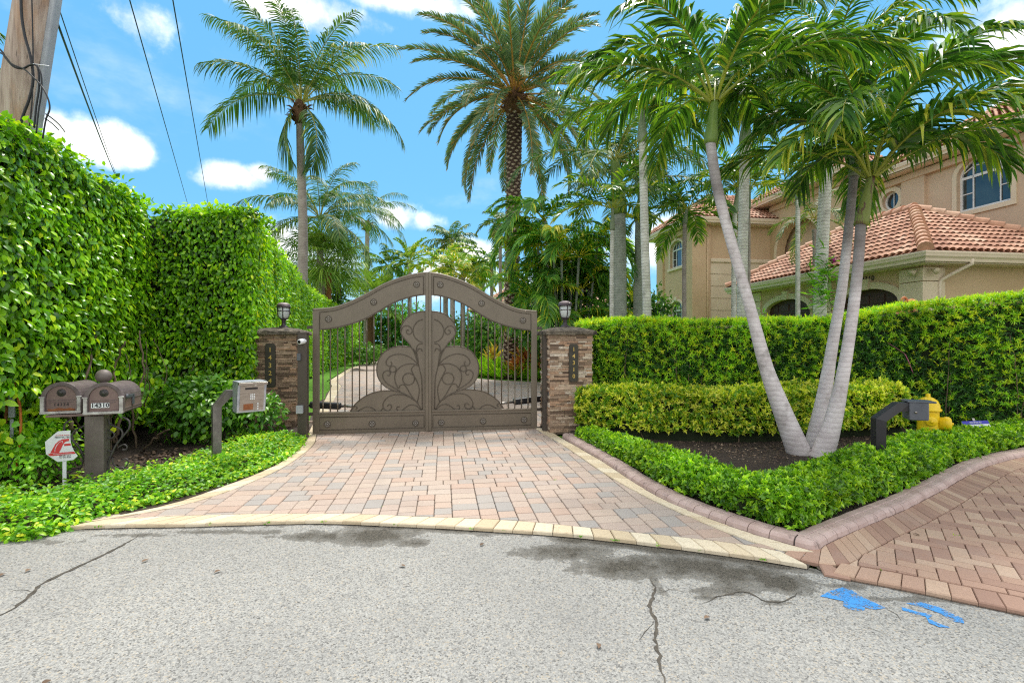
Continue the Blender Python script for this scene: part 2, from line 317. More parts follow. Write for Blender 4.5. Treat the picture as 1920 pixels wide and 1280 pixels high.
M['tr_spot'] = trunk_mat('pale blotched bark', (.44, .44, .39), (.68, .67, .62), 5, (.17, .14, .12))
M['tr_royal'] = trunk_mat('grey green palm bark', (.22, .25, .21), (.34, .36, .31), 4, (.16, .16, .13))
M['tr_coco'] = trunk_mat('grey coconut bark', (.24, .20, .175), (.36, .315, .28), 5, (.14, .11, .09))
M['tr_sabal'] = rough_mat('orange brown boots', (.26, .11, .045), (.42, .20, .085), 12, .95, bump=.8, dist=.02)
M['tr_date'] = rough_mat('date palm boots', (.27, .19, .14), (.60, .49, .40), 14, .95, bump=.8, dist=.02)
M['date_gap'] = rough_mat('date palm fibre', (.045, .025, .02), (.10, .055, .04), 14, .95)
M['shaft'] = rough_mat('green crownshaft', (.12, .21, .035), (.20, .28, .06), 2.5, .4, stretch=(4, 4, .8), bump=.05)
M['shaft_old'] = rough_mat('peeling brown and yellow crownshaft', (.13, .075, .05), (.20, .25, .05), 2.2, .5, stretch=(5, 5, .5), bump=.1, lo=.48, hi=.52)
M['shaft_grey'] = rough_mat('grey green crownshaft', (.17, .22, .13), (.27, .31, .21), 3, .5, stretch=(4, 4, .8), bump=.05)
M['fibre'] = rough_mat('brown palm fibre', (.07, .035, .018), (.20, .10, .05), 14, .95, bump=.8, dist=.02)
def mk():
    k = NT('weathered pole wood'); n = k.noise(3, 6, .7, stretch=(7, 7, .45)); c = k.ramp(n, [(.3, (.18, .13, .11)), (.5, (.38, .29, .24)), (.7, (.52, .44, .38))])
    n2 = k.noise(2.2, 4, .6, stretch=(3, 3, .7)); c = k.mix(k.ramp(n2, [(.5, (0, 0, 0)), (.7, (.6, .6, .6))]), c, (.42, .22, .11, 1))
    n3 = k.noise(6, 5, .6, stretch=(12, 12, .2)); c = k.mix(k.ramp(n3, [(.62, (0, 0, 0)), (.68, (.8, .8, .8))]), c, (.06, .045, .04, 1)); k.col(c); k.set(.9); k.bump(n, .5, .01); return k.m
M['pole'] = mk()
M['pink'] = rough_mat('pink ribbon', (.60, .10, .30), (.66, .16, .36), 5, .6, 0, 0)
M['purple'] = rough_mat('purple petal', (.30, .012, .16), (.38, .03, .22), 9, .6, 0, 0)
# ---------------------------------------------------------------- leaf clouds
LEAF = {
 'broad': (np.array([(0, 0, 0), (.35, 0, -.03), (.7, 0, -.07), (1, 0, -.2), (.26, .46, .07), (.62, .42, .03), (.26, -.46, .07), (.62, -.42, .03)], float),
           [np.array([[0, 1, 4], [2, 3, 5], [0, 6, 1], [2, 7, 3]]), np.array([[1, 2, 5, 4], [1, 6, 7, 2]])]),
 'plain': (np.array([(0, 0, 0), (.42, .5, .06), (1, 0, -.12), (.42, -.5, .06)], float), [np.array([[0, 2, 1], [0, 3, 2]])]),
 'blade': (np.array([(0, .12, 0), (0, -.12, 0), (.45, .5, .05), (.45, -.5, .05), (1, 0, -.12)], float), [np.array([[2, 3, 4]]), np.array([[0, 1, 3, 2]])]),
}
def leaves(mb, kind, pos, d, n, L, W, tint):
    T, Fs = LEAF[kind]; N = len(pos)
    d = nrm(d); s = nrm(np.cross(n, d)); n = np.cross(d, s)
    L = np.broadcast_to(L, (N,)); W = np.broadcast_to(W, (N,))
    V = pos[:, None]+d[:, None]*(T[:, 0]*L[:, None])[..., None]+s[:, None]*(T[:, 1]*W[:, None])[..., None]+n[:, None]*(T[:, 2]*L[:, None])[..., None]
    k = len(T); off = (np.arange(N)*k)[:, None, None]
    mb.add(V.reshape(-1, 3), [(f[None]+off).reshape(-1, f.shape[1]) for f in Fs], True, np.repeat(tint, k))
def rnd(N, s=1.0): return RNG.normal(size=(N, 3))*s
def on_face(p0, p1, z0, z1, N):
    """random points on an upright strip from p0 to p1 (plan), with outward normal to the right of p0->p1"""
    p0, p1 = np.asarray(p0, float)[:2], np.asarray(p1, float)[:2]; t = RNG.random(N)
    d = nrm(p1-p0); nn = np.array([d[1], -d[0], 0])
    z = z0+(z1-z0)*RNG.random(N)
    return np.c_[p0+(p1-p0)*t[:, None], z], np.repeat(nn[None], N, 0)
def foliage_face(mb, kind, pos, nor, L, W, depth=.16, bulge=.08, bf=1.3, droop=.8, spread=.7, tint=(.45, .22), out=.25):
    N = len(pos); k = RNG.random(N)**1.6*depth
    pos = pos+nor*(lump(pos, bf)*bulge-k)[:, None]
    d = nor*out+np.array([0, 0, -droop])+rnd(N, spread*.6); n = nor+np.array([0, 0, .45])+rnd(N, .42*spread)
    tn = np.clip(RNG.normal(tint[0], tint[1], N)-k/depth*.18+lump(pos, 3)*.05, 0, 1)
    leaves(mb, kind, pos, d, n, L*RNG.uniform(.65, 1.25, N), W*RNG.uniform(.7, 1.2, N), tn)
def sprigs(mb, pos, nor, nl, L, W, tint, up=.5, cone=.9, kind='blade', tj=.08):
    """a tuft of nl leaves fanning out round each point's axis"""
    N = len(pos); ax = nrm(nor+np.array([0, 0, up])+rnd(N, .3))
    P = np.repeat(pos, nl, 0); A = np.repeat(ax, nl, 0)
    d = A*RNG.uniform(.15, 1.0, (N*nl, 1))+nrm(rnd(N*nl))*cone
    P = P-A*RNG.uniform(0, .5, (N*nl, 1))*L
    leaves(mb, kind, P, d, A+rnd(N*nl, .3), L*RNG.uniform(.6, 1.15, N*nl), W*RNG.uniform(.8, 1.2, N*nl), np.clip(np.repeat(tint, nl)+RNG.normal(0, tj, N*nl), 0, 1))
def inside(poly, P):
    poly = np.asarray(poly)[:, :2]; x, y = P[:, 0], P[:, 1]; c = np.zeros(len(P), bool); j = len(poly)-1
    for i in range(len(poly)):
        xi, yi = poly[i]; xj, yj = poly[j]
        if yi != yj: c ^= ((yi > y) != (yj > y)) & (x < (xj-xi)*(y-yi)/(yj-yi)+xi)
        j = i
    return c
def seg_dist(path, P):
    """distance to a polyline, index of the nearest segment"""
    path = np.asarray(path)[:, :2]; a, b = path[:-1], path[1:]; ab = b-a
    t = np.clip(((P[:, None, :2]-a)*ab).sum(-1)/np.maximum((ab*ab).sum(-1), 1e-9), 0, 1)
    d = np.linalg.norm(P[:, None, :2]-(a+ab*t[..., None]), axis=-1); i = d.argmin(1)
    return d[np.arange(len(P)), i], i
def scatter_poly(poly, n):
    poly = np.asarray(poly)[:, :2]; lo, hi = poly.min(0), poly.max(0); out = []
    while sum(map(len, out)) < n:
        q = lo+(hi-lo)*RNG.random((n, 2)); out.append(q[inside(poly, q)])
    return np.concatenate(out)[:n]
def sheet(name, poly, z, mat, parent=None, tint=None):
    mb = MB(); tri = geometry.tessellate_polygon([[Vector((p[0], p[1], 0)) for p in poly]])
    t = []
    for q in tri:
        a, b, c = [np.asarray(poly[i][:2], float) for i in q]; ab, ac = b-a, c-a
        t.append(q if ab[0]*ac[1]-ab[1]*ac[0] > 0 else q[::-1])
    mb.add(np.array([[p[0], p[1], z] for p in poly]), np.array(t, int), False, tint)
    return mb.build(name, mat, parent)
def offset(path, d):
    p = np.asarray(path, float)[:, :2]; t = nrm(np.gradient(p, axis=0)); return p+np.c_[-t[:, 1], t[:, 0]]*d
def px(lst, z=0.0): return np.array([gd(u, v, z) for u, v in lst])
# ---------------------------------------------------------------- ground, road
g = MB(); S = 700.0
g.add([[-S, -200, -.03], [S, -200, -.03], [S, S, -.03], [-S, S, -.03]], np.array([[0, 1, 2, 3]]))
tag(g.build('ground', M['grass']), kind='structure')
edge = smooth(px([(-420, 1010), (-120, 1010), (60, 1002), (125, 994), (215, 991), (350, 989), (480, 985), (605, 983), (760, 989), (845, 993), (920, 998), (1002, 1003), (1087, 1010), (1170, 1019), (1260, 1030), (1350, 1042), (1420, 1052), (1530, 1071), (1581, 1086), (1700, 1109), (1846, 1140), (2000, 1172)])[:, :2], 6)
edge = edge[np.argsort(edge[:, 0])]
xs = np.arange(-6, 6.01, .03); ys_n = 150
yt = np.interp(xs, edge[:, 0], edge[:, 1])+.05
tt = np.linspace(0, 1, ys_n); GY = 1.0+(yt[:, None]-1.0)*tt
GX = np.repeat(xs[:, None], ys_n, 1); P = np.stack([GX, GY, np.zeros_like(GX)], -1).reshape(-1, 3)
st = np.zeros(len(P)); eg = yt[:, None]-.05-GY; eg = eg.ravel(); x = P[:, 0]; y = P[:, 1]
def blob(cx, cy, rx, ry, k): return k*np.clip(1.25-np.sqrt(((x-cx)/rx)**2+((y-cy)/ry)**2), 0, 1)
for (u, v, rx, ry, k) in [(700, 1003, .42, .22, 1.15), (600, 1005, .42, .14, .9), (770, 1016, .2, .1, .9), (1060, 1035, .5, .16, .95), (1180, 1062, .52, .22, 1.0), (1300, 1062, .5, .22, 1.1), (1400, 1078, .36, .22, 1.1), (1460, 1092, .26, .18, 1.1), (1360, 1105, .3, .1, .8),
                       (1230, 1095, .06, .2, .75), (1330, 1120, .16, .05, .7), (1450, 1130, .2, .05, .6), (1590, 1098, .3, .06, .6), (240, 1003, .55, .06, .7), (430, 997, .7, .07, .75), (110, 1015, .3, .1, .5), (1700, 1122, .5, .05, .6), (320, 1060, .5, .12, .26), (390, 1090, .5, .1, .2)]:
    c = gd(u, v); st = np.maximum(st, blob(c[0], c[1], rx, ry, k))
st = np.maximum(st, np.clip(1-eg/.09, 0, 1)*.62); st = np.maximum(st, np.clip(1.25-eg/.12, 0, 1)*1.25*np.clip((x-.15)/.25, 0, 1)*np.clip((2.0-x)/.2, 0, 1)); st = np.maximum(st, np.clip(1.2-eg/.10, 0, 1)*1.0*np.clip((x+1.5)/.3, 0, 1)*np.clip((.1-x)/.4, 0, 1))
ni, nj = len(xs), ys_n; idx = np.arange(ni*nj).reshape(ni, nj)
Q = np.stack([idx[:-1, :-1], idx[1:, :-1], idx[1:, 1:], idx[:-1, 1:]], -1).reshape(-1, 4)
rd = MB(); rd.add(P, Q, False, st)
rd.add([[-60, -40, 0], [60, -40, 0], [60, 1, 0], [-60, 1, 0], [-60, 3.2, 0], [-6, 3.2, 0], [-6, 1, 0], [6, 1, 0], [6, 2.2, 0], [60, 2.2, 0]], [np.array([[0, 1, 2, 3], [3, 6, 5, 4], [7, 2, 9, 8]])], False, 0.0)
road = tag(rd.build('road', M['road']), kind='structure')
def crack(lst, w):
    c = resample(smooth(px(lst)[:, :2], 6), .03); m = len(c)
    c = c+np.c_[np.cumsum(RNG.normal(0, .004, m)), np.cumsum(RNG.normal(0, .003, m))]*.6+RNG.normal(0, .004, (m, 2))
    t = nrm(np.gradient(c, axis=0)); s = np.c_[-t[:, 1], t[:, 0]]; ww = w*RNG.uniform(.35, 1.6, m)[:, None]*np.minimum(1, np.minimum(np.arange(m), np.arange(m)[::-1])/8)[:, None]+.0008
    V = np.concatenate([np.c_[c-s*ww, np.full(m, .003)], np.c_[c+s*ww, np.full(m, .003)]]); i = np.arange(m-1)
    mb = MB(); mb.add(V, np.stack([i, i+1, i+1+m, i+m], 1)); mb.build('crack', M['crack'], road)
crack([(262, 1003), (215, 1030), (150, 1060), (85, 1090), (62, 1110), (30, 1138), (0, 1152), (-60, 1178)], .010)
crack([(1222, 1082), (1232, 1108), (1222, 1140), (1235, 1165), (1234, 1195), (1240, 1235), (1248, 1262), (1262, 1300)], .007)
crack([(1228, 1165), (1214, 1180), (1205, 1200)], .003)
crack([(1236, 1110), (1262, 1104), (1285, 1108)], .003)
crack([(62, 1110), (45, 1105), (20, 1108)], .003)
crack([(150, 1060), (166, 1062), (190, 1058)], .003)
crack([(1620, 1170), (1640, 1180), (1668, 1192)], .002)
crack([(1315, 1132), (1352, 1118), (1400, 1112), (1440, 1130), (1480, 1128), (1510, 1110)], .005)
crack([(1655, 1136), (1680, 1150), (1690, 1162)], .004)
crack([(1440, 1128), (1446, 1145)], .004)
def paint(name, lst, z=.0035):
    p = [tuple(q[:2]) for q in px(lst)]; return sheet(name, p, z, M['bluepaint'], road)
paint('painted_arrow', [(1537, 1118), (1556, 1108), (1580, 1101), (1598, 1107), (1618, 1120), (1662, 1140), (1640, 1143), (1622, 1139), (1620, 1147), (1596, 1143), (1580, 1136), (1582, 1127)])
paint('painted_arrow', [(1690, 1138), (1720, 1147), (1750, 1153), (1740, 1160), (1782, 1177), (1762, 1176), (1742, 1168), (1736, 1156), (1712, 1150), (1692, 1144)])
paint('painted_arrow', [(1698, 1131), (1726, 1129), (1760, 1138), (1806, 1160), (1808, 1169), (1790, 1166), (1762, 1150), (1735, 1140)])
# ---------------------------------------------------------------- pavers
def clip_half(poly, a, nn):
    out = []; m = len(poly)
    for i in range(m):
        p, q = poly[i], poly[(i+1) % m]; dp, dq = np.dot(p-a, nn), np.dot(q-a, nn)
        if dp >= 0: out.append(p)
        if (dp >= 0) != (dq >= 0): out.append(p+(q-p)*dp/(dp-dq))
    return out
def stone(mb, poly, z, bev, tint, h=.012, drop=.02):
    poly = np.asarray(poly, float); m = len(poly)
    if m < 3: return
    c = poly.mean(0); d = nrm(poly-c)
    inn = poly-d*bev*1.3; i = np.arange(m); j = (i+1) % m
    V = np.concatenate([np.c_[inn, np.full(m, z)], np.c_[poly, np.full(m, z-h*.6)], np.c_[poly, np.full(m, z-drop)]])
    mb.polys(V, [list(i)]+[[m+a, m+b, b, a] for a, b in zip(i, j)]+[[2*m+a, 2*m+b, m+b, m+a] for a, b in zip(i, j)], False, tint)
def lay(mb, rects, region, z, gap, bev, edges=None, jit=.0, corner=0.0):
    rects = [np.asarray(r, float) for r in rects]; cen = np.array([r.mean(0) for r in rects])
    reg = np.asarray(region)[:, :2]; ins = inside(reg, cen); closed = np.vstack([reg, reg[:1]])
    dist, si = seg_dist(closed, np.c_[cen, np.zeros(len(cen))])
    area = np.sum(closed[:-1, 0]*closed[1:, 1]-closed[1:, 0]*closed[:-1, 1])
    for k, r in enumerate(rects):
        if not ins[k] and dist[k] > .2: continue
        c = r.mean(0); p = [q-nrm(q-c)*gap for q in r]
        if dist[k] < .22:
            a, b = closed[si[k]], closed[si[k]+1]; t = nrm(b-a); nn = np.array([-t[1], t[0]])*(1 if area > 0 else -1)
            p = clip_half(p, a+nn*.006, nn)
            if len(p) < 3: continue
            pp = np.array(p); ar = abs(np.sum(pp[:, 0]*np.roll(pp[:, 1], -1)-pp[:, 1]*np.roll(pp[:, 0], -1)))/2
            if ar < .0012: continue
        elif corner:
            q = []
            for i in range(4):
                a, b, c2 = p[i-1], p[i], p[(i+1) % 4]; q += [b+nrm(a-b)*corner, b+nrm(c2-b)*corner]
            p = q
        stone(mb, p, z+random.uniform(-jit, jit), bev, random.random())
def ashlar(w, d, u):
    """squares and rectangles of 2x2, 3x2 and 2x3 units without slivers"""
    nx, ny = int(w/u), int(d/u); sky = [0]*nx; out = []
    while True:
        m = min(sky)
        if m >= ny: break
        i = sky.index(m); j = i
        while j < nx and sky[j] == m: j += 1
        L = j-i; opts = [k for k in (2, 3) if L-k != 1 and k <= L] or [L]
        k = random.choice(opts); h = random.choice((2, 2, 2, 3)) if k == 2 else 2
        out.append((i*u, m*u, (i+k)*u, (m+h)*u))
        for q in range(i, i+k): sky[q] = m+h
    return out
GA = np.array([-3.119, 7.627, 0]); GB = np.array([.43, 8.133, 0]); EX = nrm(GB-GA); EYV = np.array([-EX[1], EX[0], 0]); UP = np.array([0, 0, 1.0])
left_in = px([(205, 979), (320, 958), (420, 929), (515, 889), (562, 860), (588, 836), (594, 817), (606, 770), (640, 725)])[:, :2]
left_out = px([(118, 992), (300, 956), (400, 924), (500, 885), (548, 856), (573, 832), (577, 817), (590, 765), (628, 720)])[:, :2]
right_in = px([(1003, 806), (1022, 818), (1060, 841), (1136, 894), (1208, 935), (1284, 971), (1391, 1016), (1463, 1039)])[:, :2]
right_out = px([(1022, 806), (1042, 818), (1060, 829), (1127, 868), (1194, 913), (1262, 951), (1382, 998), (1472, 1026), (1528, 1043)])[:, :2]
front_in = px([(205, 979), (280, 976), (350, 973), (450, 970), (615, 969), (775, 974), (960, 982), (1045, 990), (1170, 1003), (1350, 1022), (1463, 1041)])[:, :2]
left_in, left_out, right_in, right_out, front_in = [smooth(q, 6) for q in (left_in, left_out, right_in, right_out, front_in)]
front_out = edge[(edge[:, 0] > gd(118, 993)[0]) & (edge[:, 0] < gd(1530, 1071)[0])]
far = [gd(640, 725)[:2], np.array([-6.6, 18]), np.array([-8.6, 26]), np.array([-9.6, 33]), np.array([-11.5, 42]), np.array([-4.5, 42]), np.array([-5.3, 33]), np.array([-4.6, 26]), np.array([-2.6, 20.5]), np.array([-.6, 18.3]), np.array([1.0, 17.4]), np.array([4.0, 17.2]), np.array([4.0, 10]), np.array([.9, 9.2])]
near_far = left_in[-1]
drive_poly = np.vstack([front_in, right_in[::-1][1:], np.array(far)[::-1], left_in[::-1][1:-1]])
base = np.vstack([front_out, right_out[::-1], np.array(far)[::-1], left_out[::-1][1:]])
dw = tag(sheet('driveway', base, .006, M['joint']), kind='structure')
mb = MB(); u = .0775; ang = math.atan2(EX[1], EX[0])
RT = np.array([[math.cos(ang), math.sin(ang)], [-math.sin(ang), math.cos(ang)]])
o0 = np.array([-7.0, 1.3])
def rect(x0, y0, x1, y1): return (np.array([[x0, y0], [x1, y0], [x1, y1], [x0, y1]])@RT)+o0
lay(mb, [rect(*q) for q in ashlar(12.0, 9.0, u)], np.vstack([front_in, right_in[::-1][1:], [[.9, 9.2], [-3.55, 8.9]], left_in[38:0:-1]]), .03, .0035, .005, jit=.002, corner=.012)
mb.build('cobble_field', M['paver'], dw)
mb = MB(); lay(mb, [(np.array([[x0, y0], [x1, y0], [x1, y1], [x0, y1]])@RT)+np.array([-9.0, 6.5]) for x0, y0, x1, y1 in ashlar(16.0, 17.0, .105)],
    np.vstack([left_in[38:], [(-6.6, 18), (-8.35, 25), (-4.35, 25), (-2.6, 20.5), (-.6, 18.3), (1, 17.4), (4, 17.2), (4, 10), (.9, 9.2), (-3.55, 8.9)]]), .03, .006, .008, jit=.001)
mb.build('cobble_field', M['paver'], dw)
sheet('far_paving', [q for q in [(-7.6, 24.8), (-8.6, 26.5), (-9.6, 33), (-11.5, 42), (-4.5, 42), (-5.3, 33), (-4.4, 24.8)]][::-1], .028, M['paver'], dw, .4)
def course(mb, inner, outer, step, z, tint=None, gap=.004, bev=.006, drop=.03):
    n = max(2, int(np.linalg.norm(np.diff(outer, axis=0), axis=1).sum()/step))
    def par(p, n):
        d = np.r_[0, np.cumsum(np.linalg.norm(np.diff(p, axis=0), axis=1))]; t = np.linspace(0, d[-1], n+1); return np.c_[np.interp(t, d, p[:, 0]), np.interp(t, d, p[:, 1])]
    a, b = par(inner, n), par(outer, n)
    for i in range(n):
        p = np.array([a[i], a[i+1], b[i+1], b[i]]); x = p[:, 0]; y = p[:, 1]
        if np.sum(x*np.roll(y, -1)-y*np.roll(x, -1)) < 0: p = p[::-1]
        c = p.mean(0); stone(mb, [q-nrm(q-c)*gap for q in p], z+random.uniform(-.0015, .0015), bev, random.random() if tint is None else tint(), .012, drop)
mb = MB(); course(mb, front_in[::1], front_out, .155, .034); mb.build('front_border', M['border'], dw)
mb = MB(); course(mb, right_in, right_out, .2, .034); mb.build('side_border', M['border'], dw)
mb = MB(); course(mb, left_in[:37], left_out[:37], .2, .033); mb.build('side_border', M['border'], dw)
mb = MB(); course(mb, np.array([gd(594, 817)[:2]]+[q for q in far[0:5]]), np.array([gd(577, 817)[:2], gd(622, 725)[:2], [-6.85, 18], [-8.85, 26], [-9.9, 33], [-11.8, 42]]), .3, .034); mb.build('side_border', M['border'], dw)
# ---------------------------------------------------------------- kerb
kl = px([(1055, 821), (1060, 827), (1127, 867), (1194, 912), (1262, 950), (1382, 997), (1472, 1024), (1520, 1037)])[:, :2]
kr = px([(1545, 1028), (1581, 1011), (1625, 991), (1695, 961), (1771, 921), (1810, 898), (1846, 880), (1885, 868), (1920, 860), (2000, 846), (2150, 832)])[:, :2]
kl, kr = smooth(kl, 6), smooth(kr, 6)
kpath = resample(np.vstack([kl, px([(1530, 1039), (1538, 1036)])[:, :2], kr]), .02)
for _ in range(3): kpath[1:-1] = (kpath[:-2]+2*kpath[1:-1]+kpath[2:])/4
def kerb():
    prof = np.array([(0, -.02), (-.004, .03), (.004, .058), (.02, .074), (.04, .081), (.084, .083), (.089, .077), (.094, .077), (.099, .083), (.15, .082), (.166, .073), (.17, -.02)])
    d = np.r_[0, np.cumsum(np.linalg.norm(np.diff(kpath, axis=0), axis=1))]; tt = nrm(np.gradient(kpath, axis=0)); ss = np.c_[-tt[:, 1], tt[:, 0]]
    ss = -ss if np.dot(ss[len(d)//2], np.array([3, 6])-kpath[len(d)//2]) < 0 else ss
    jo = np.arange(.12, d[-1], .165); jo = jo+RNG.normal(0, .006, len(jo)); big = np.isin(np.arange(len(jo)), (9, 17, 25, 34))
    S_ = [(x, 0, 0) for x in np.arange(0, d[-1], .04) if np.abs(jo-x).min() > .012]
    for x, b_ in zip(jo, big): w_ = .006 if b_ else .0035; S_ += [(x-w_, 0, 0), (x-w_*.5, 1, b_), (x+w_*.5, 1, b_), (x+w_, 0, 0)]
    S_ = sorted(S_); q_ = [k[0] for k in S_]; m = len(S_); I = lambda X: np.stack([np.interp(q_, d, X[:, k]) for k in (0, 1)], 1); p, s = I(kpath), nrm(I(ss))
    V = []; T = []
    for i in range(m):
        g, bg = S_[i][1], float(S_[i][2]); q = prof.copy(); wob = .002*math.sin(q_[i]*7)+.0015*math.sin(q_[i]*23); sh = (.005+.004*bg)*g
        q[:, 1] += -sh+wob*(q[:, 1] > 0); q[:5, 0] += sh+wob
        V.append(np.c_[p[i]+s[i]*q[:, :1], q[:, 1]]); T.append(np.full(len(q), g*(.6+.4*bg)))
    n = len(prof); V = np.concatenate(V); a = np.arange(n-1)
    Q = np.concatenate([np.stack([i*n+a, i*n+a+1, (i+1)*n+a+1, (i+1)*n+a], 1) for i in range(m-1)])
    mb = MB(); mb.add(V, [Q, np.array([range(n)]), np.array([[(m-1)*n+i for i in range(n)][::-1]])], False, np.concatenate(T))
    return tag(mb.build('kerb', M['kerb'], recalc=True), kind='structure'), ss
kb, kside = kerb()
# ---------------------------------------------------------------- right-hand herringbone drive
rfront = edge[(edge[:, 0] > gd(1560, 1080)[0])]
ko = kpath[(kpath[:, 0] > 1.98) & (np.arange(len(kpath)) > 180)]
rpoly = np.vstack([[gd(1520, 1048)[:2]], [gd(1534, 1068)[:2]], [gd(1560, 1080)[:2]], rfront[rfront[:, 0] < 5.9], [[9, 2.6], [14, 3.0], [14, 6.8]], kpath[-1:], ko[::-4]])
rd2 = tag(sheet('side_drive', rpoly, .006, M['joint']), kind='structure')
ci = resample(ko[4:], .02); nrmk = nrm(np.gradient(ci, axis=0)); cs = np.c_[nrmk[:, 1], -nrmk[:, 0]]
mb = MB(); course(mb, ci+cs*.006, ci+cs*.225, .104, .03, gap=.003, bev=.005); mb.build('soldier_course', M['brick'], rd2)
ff = rfront[rfront[:, 0] < 5.9]; fi = resample(ff, .03); tf = nrm(np.gradient(fi, axis=0)); fn = np.c_[-tf[:, 1], tf[:, 0]]
mb = MB(); stone(mb, [gd(u_, v_)[:2] for u_, v_ in [(1534, 1060), (1545, 1080), (1594, 1090), (1598, 1086), (1562, 1066), (1544, 1052)]], .022, .01, .15, .012, .02); mb.build('concrete_wedge', M['brick'], rd2)
mb = MB(); course(mb, fi+fn*.20, fi+fn*.004, .104, .03, gap=.003, bev=.005, drop=.045); mb.build('soldier_course', M['brick'], rd2)
def herring(n, w):
    out = []; base = [(0, 0, 2, 1), (0, 1, 1, 3)]   # x,y,x1,y1 in brick widths
    for k in range(-n, n):
        for j in range(-n, n):
            ox, oy = k*1+j*2, k*1-j*2
            for x0, y0, x1, y1 in base: out.append(((x0+ox)*w, (y0+oy)*w, (x1+ox)*w, (y1+oy)*w))
    return out
hr = R(-37.0); RH = np.array([[math.cos(hr), math.sin(hr)], [-math.sin(hr), math.cos(hr)]]); inner = (ci+cs*.225)
hreg = np.vstack([(fi+fn*.20)[3:][(fi+fn*.20)[3:, 0] < 5.8], [[6.2, 2.9], [7.5, 5.0]], inner[8::3][::-1]])
mb = MB(); rr = []
for x0, y0, x1, y1 in herring(34, .102):
    q = (np.array([[x0, y0], [x1, y0], [x1, y1], [x0, y1]])@RH)+np.array([3.6, 3.9])
    if q[:, 0].min() > 1.5 and q[:, 0].max() < 7.6 and q[:, 1].min() > 1.8 and q[:, 1].max() < 7: rr.append(q)
lay(mb, rr, hreg, .03, .0028, .004, jit=.0015)
mb.build('herringbone_field', M['brick'], rd2)
sheet('far_field', [(6.2, 2.3), (14, 2.8), (14, 6.9), (8.2, 6.3), (7.5, 5.0)], .026, M['brick'], rd2, .5)
# ---------------------------------------------------------------- planting soil
kin = kpath+kside*.16
bed = np.vstack([kin[::6], [[9.5, 7.3], [12, 7.2], [12, 11], [1.2, 11], [.95, 8.6]]])
tag(sheet('planting_bed', bed, .055, M['soil']), kind='structure')
lb = np.vstack([left_out[:36:2], [[-3.2, 7.3], [-3.3, 8.2], [-4.3, 8.6], [-4.9, 10.2], [-14, 10], [-14, 3.3]], edge[(edge[:, 0] < gd(118, 993)[0])][::4]])
tag(sheet('garden_bed', lb, .03, M['soil']), kind='structure')
# mulch chips lying on the bed
mb = MB(); q = scatter_poly(px([(1230, 830), (1300, 845), (1400, 868), (1500, 872), (1590, 850), (1660, 830), (1690, 815), (1560, 812), (1400, 822)], .06), 1500)
N = len(q); dd = rnd(N); dd[:, 2] *= .25
leaves(mb, 'blade', np.c_[q, np.full(N, .062)], dd, np.array([0, 0, 1.0])+rnd(N, .35), RNG.uniform(.02, .06, N), RNG.uniform(.006, .014, N), RNG.random(N))
M['chips'] = leaf_mat('bark chips', [(0, (.03, .018, .012)), (.7, (.13, .085, .055)), (1, (.36, .27, .19))], .9, .0)
tag(mb.build('mulch_chips', M['chips']), kind='stuff')
# ---------------------------------------------------------------- tall ficus hedge at the left: one clipped mass round the street corner, a second along the drive
def hedge_core(name, foot, z0, z1, parent, mat='core', bulge=.0):
    mb = MB(); p = [tuple(q) for q in foot]
    a = np.array(p); area = np.sum(a[:, 0]*np.roll(a[:, 1], -1)-a[:, 1]*np.roll(a[:, 0], -1))
    if area < 0: p = p[::-1]
    mb.prism(p, z1-z0, (0, 0, z0), (1, 0, 0), (0, 1, 0), (0, 0, 1)); return mb.build(name, M[mat], parent, recalc=True)
def ficus(mb, runs, dens, L, W, kind='broad', z0=1.0, tint=(.42, .22), topd=None, ragged=0.3, bulge=.10, top_w=1.0):
    for p0, p1, zt in runs:
        p0, p1 = np.array(p0, float), np.array(p1, float); ln = np.linalg.norm(p1-p0)
        N = int(ln*(zt-z0)*dens); P, Nn = on_face(p0, p1, z0, zt+.03, N)
        keep = P[:, 2] > z0+ragged*(lump(P*np.array([1, 1, 0])+3, 2.2)+RNG.random(N)-.6); P, Nn = P[keep], Nn[keep]
        top = np.clip((P[:, 2]-zt+.25)/.25, 0, 1); P[:, :2] -= Nn[:, :2]*(top**2*.14)[:, None]
        foliage_face(mb, kind, P, Nn, L, W, .20, bulge, 1.3, tint=tint)
        d = nrm(p1-p0); nn = np.array([d[1], -d[0]]); N = int(ln*top_w*dens*.55); t = RNG.random(N); s = RNG.random(N)
        P = np.c_[p0+(p1-p0)*t[:, None]-nn*(s*top_w)[:, None], zt+RNG.normal(0, .035, N)+.05*lump(np.c_[p0+(p1-p0)*t[:, None], s], 2.5)]
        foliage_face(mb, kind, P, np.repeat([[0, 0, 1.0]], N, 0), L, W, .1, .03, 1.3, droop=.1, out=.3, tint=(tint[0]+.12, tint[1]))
hA = thing('hedge', (-5.4, 6.0, 0), 'tall clipped ficus hedge rising behind the two mailboxes, in front of the wooden pole', 'hedge', 'tall ficus hedges')
mb = MB()
A0, A1, A2 = (-4.75, 2.6), (-4.80, 4.6), (-5.55, 7.4)
ficus(mb, [(A1, A0, 3.55)][0:0]+[((-4.85, 3.2), (-4.82, 4.7), 3.62), ((-4.82, 4.7), (-5.18, 6.05), 3.68), ((-5.18, 6.05), (-5.66, 7.62), 3.66)], 1250, .088, .056, z0=.98, ragged=.34, bulge=.12)
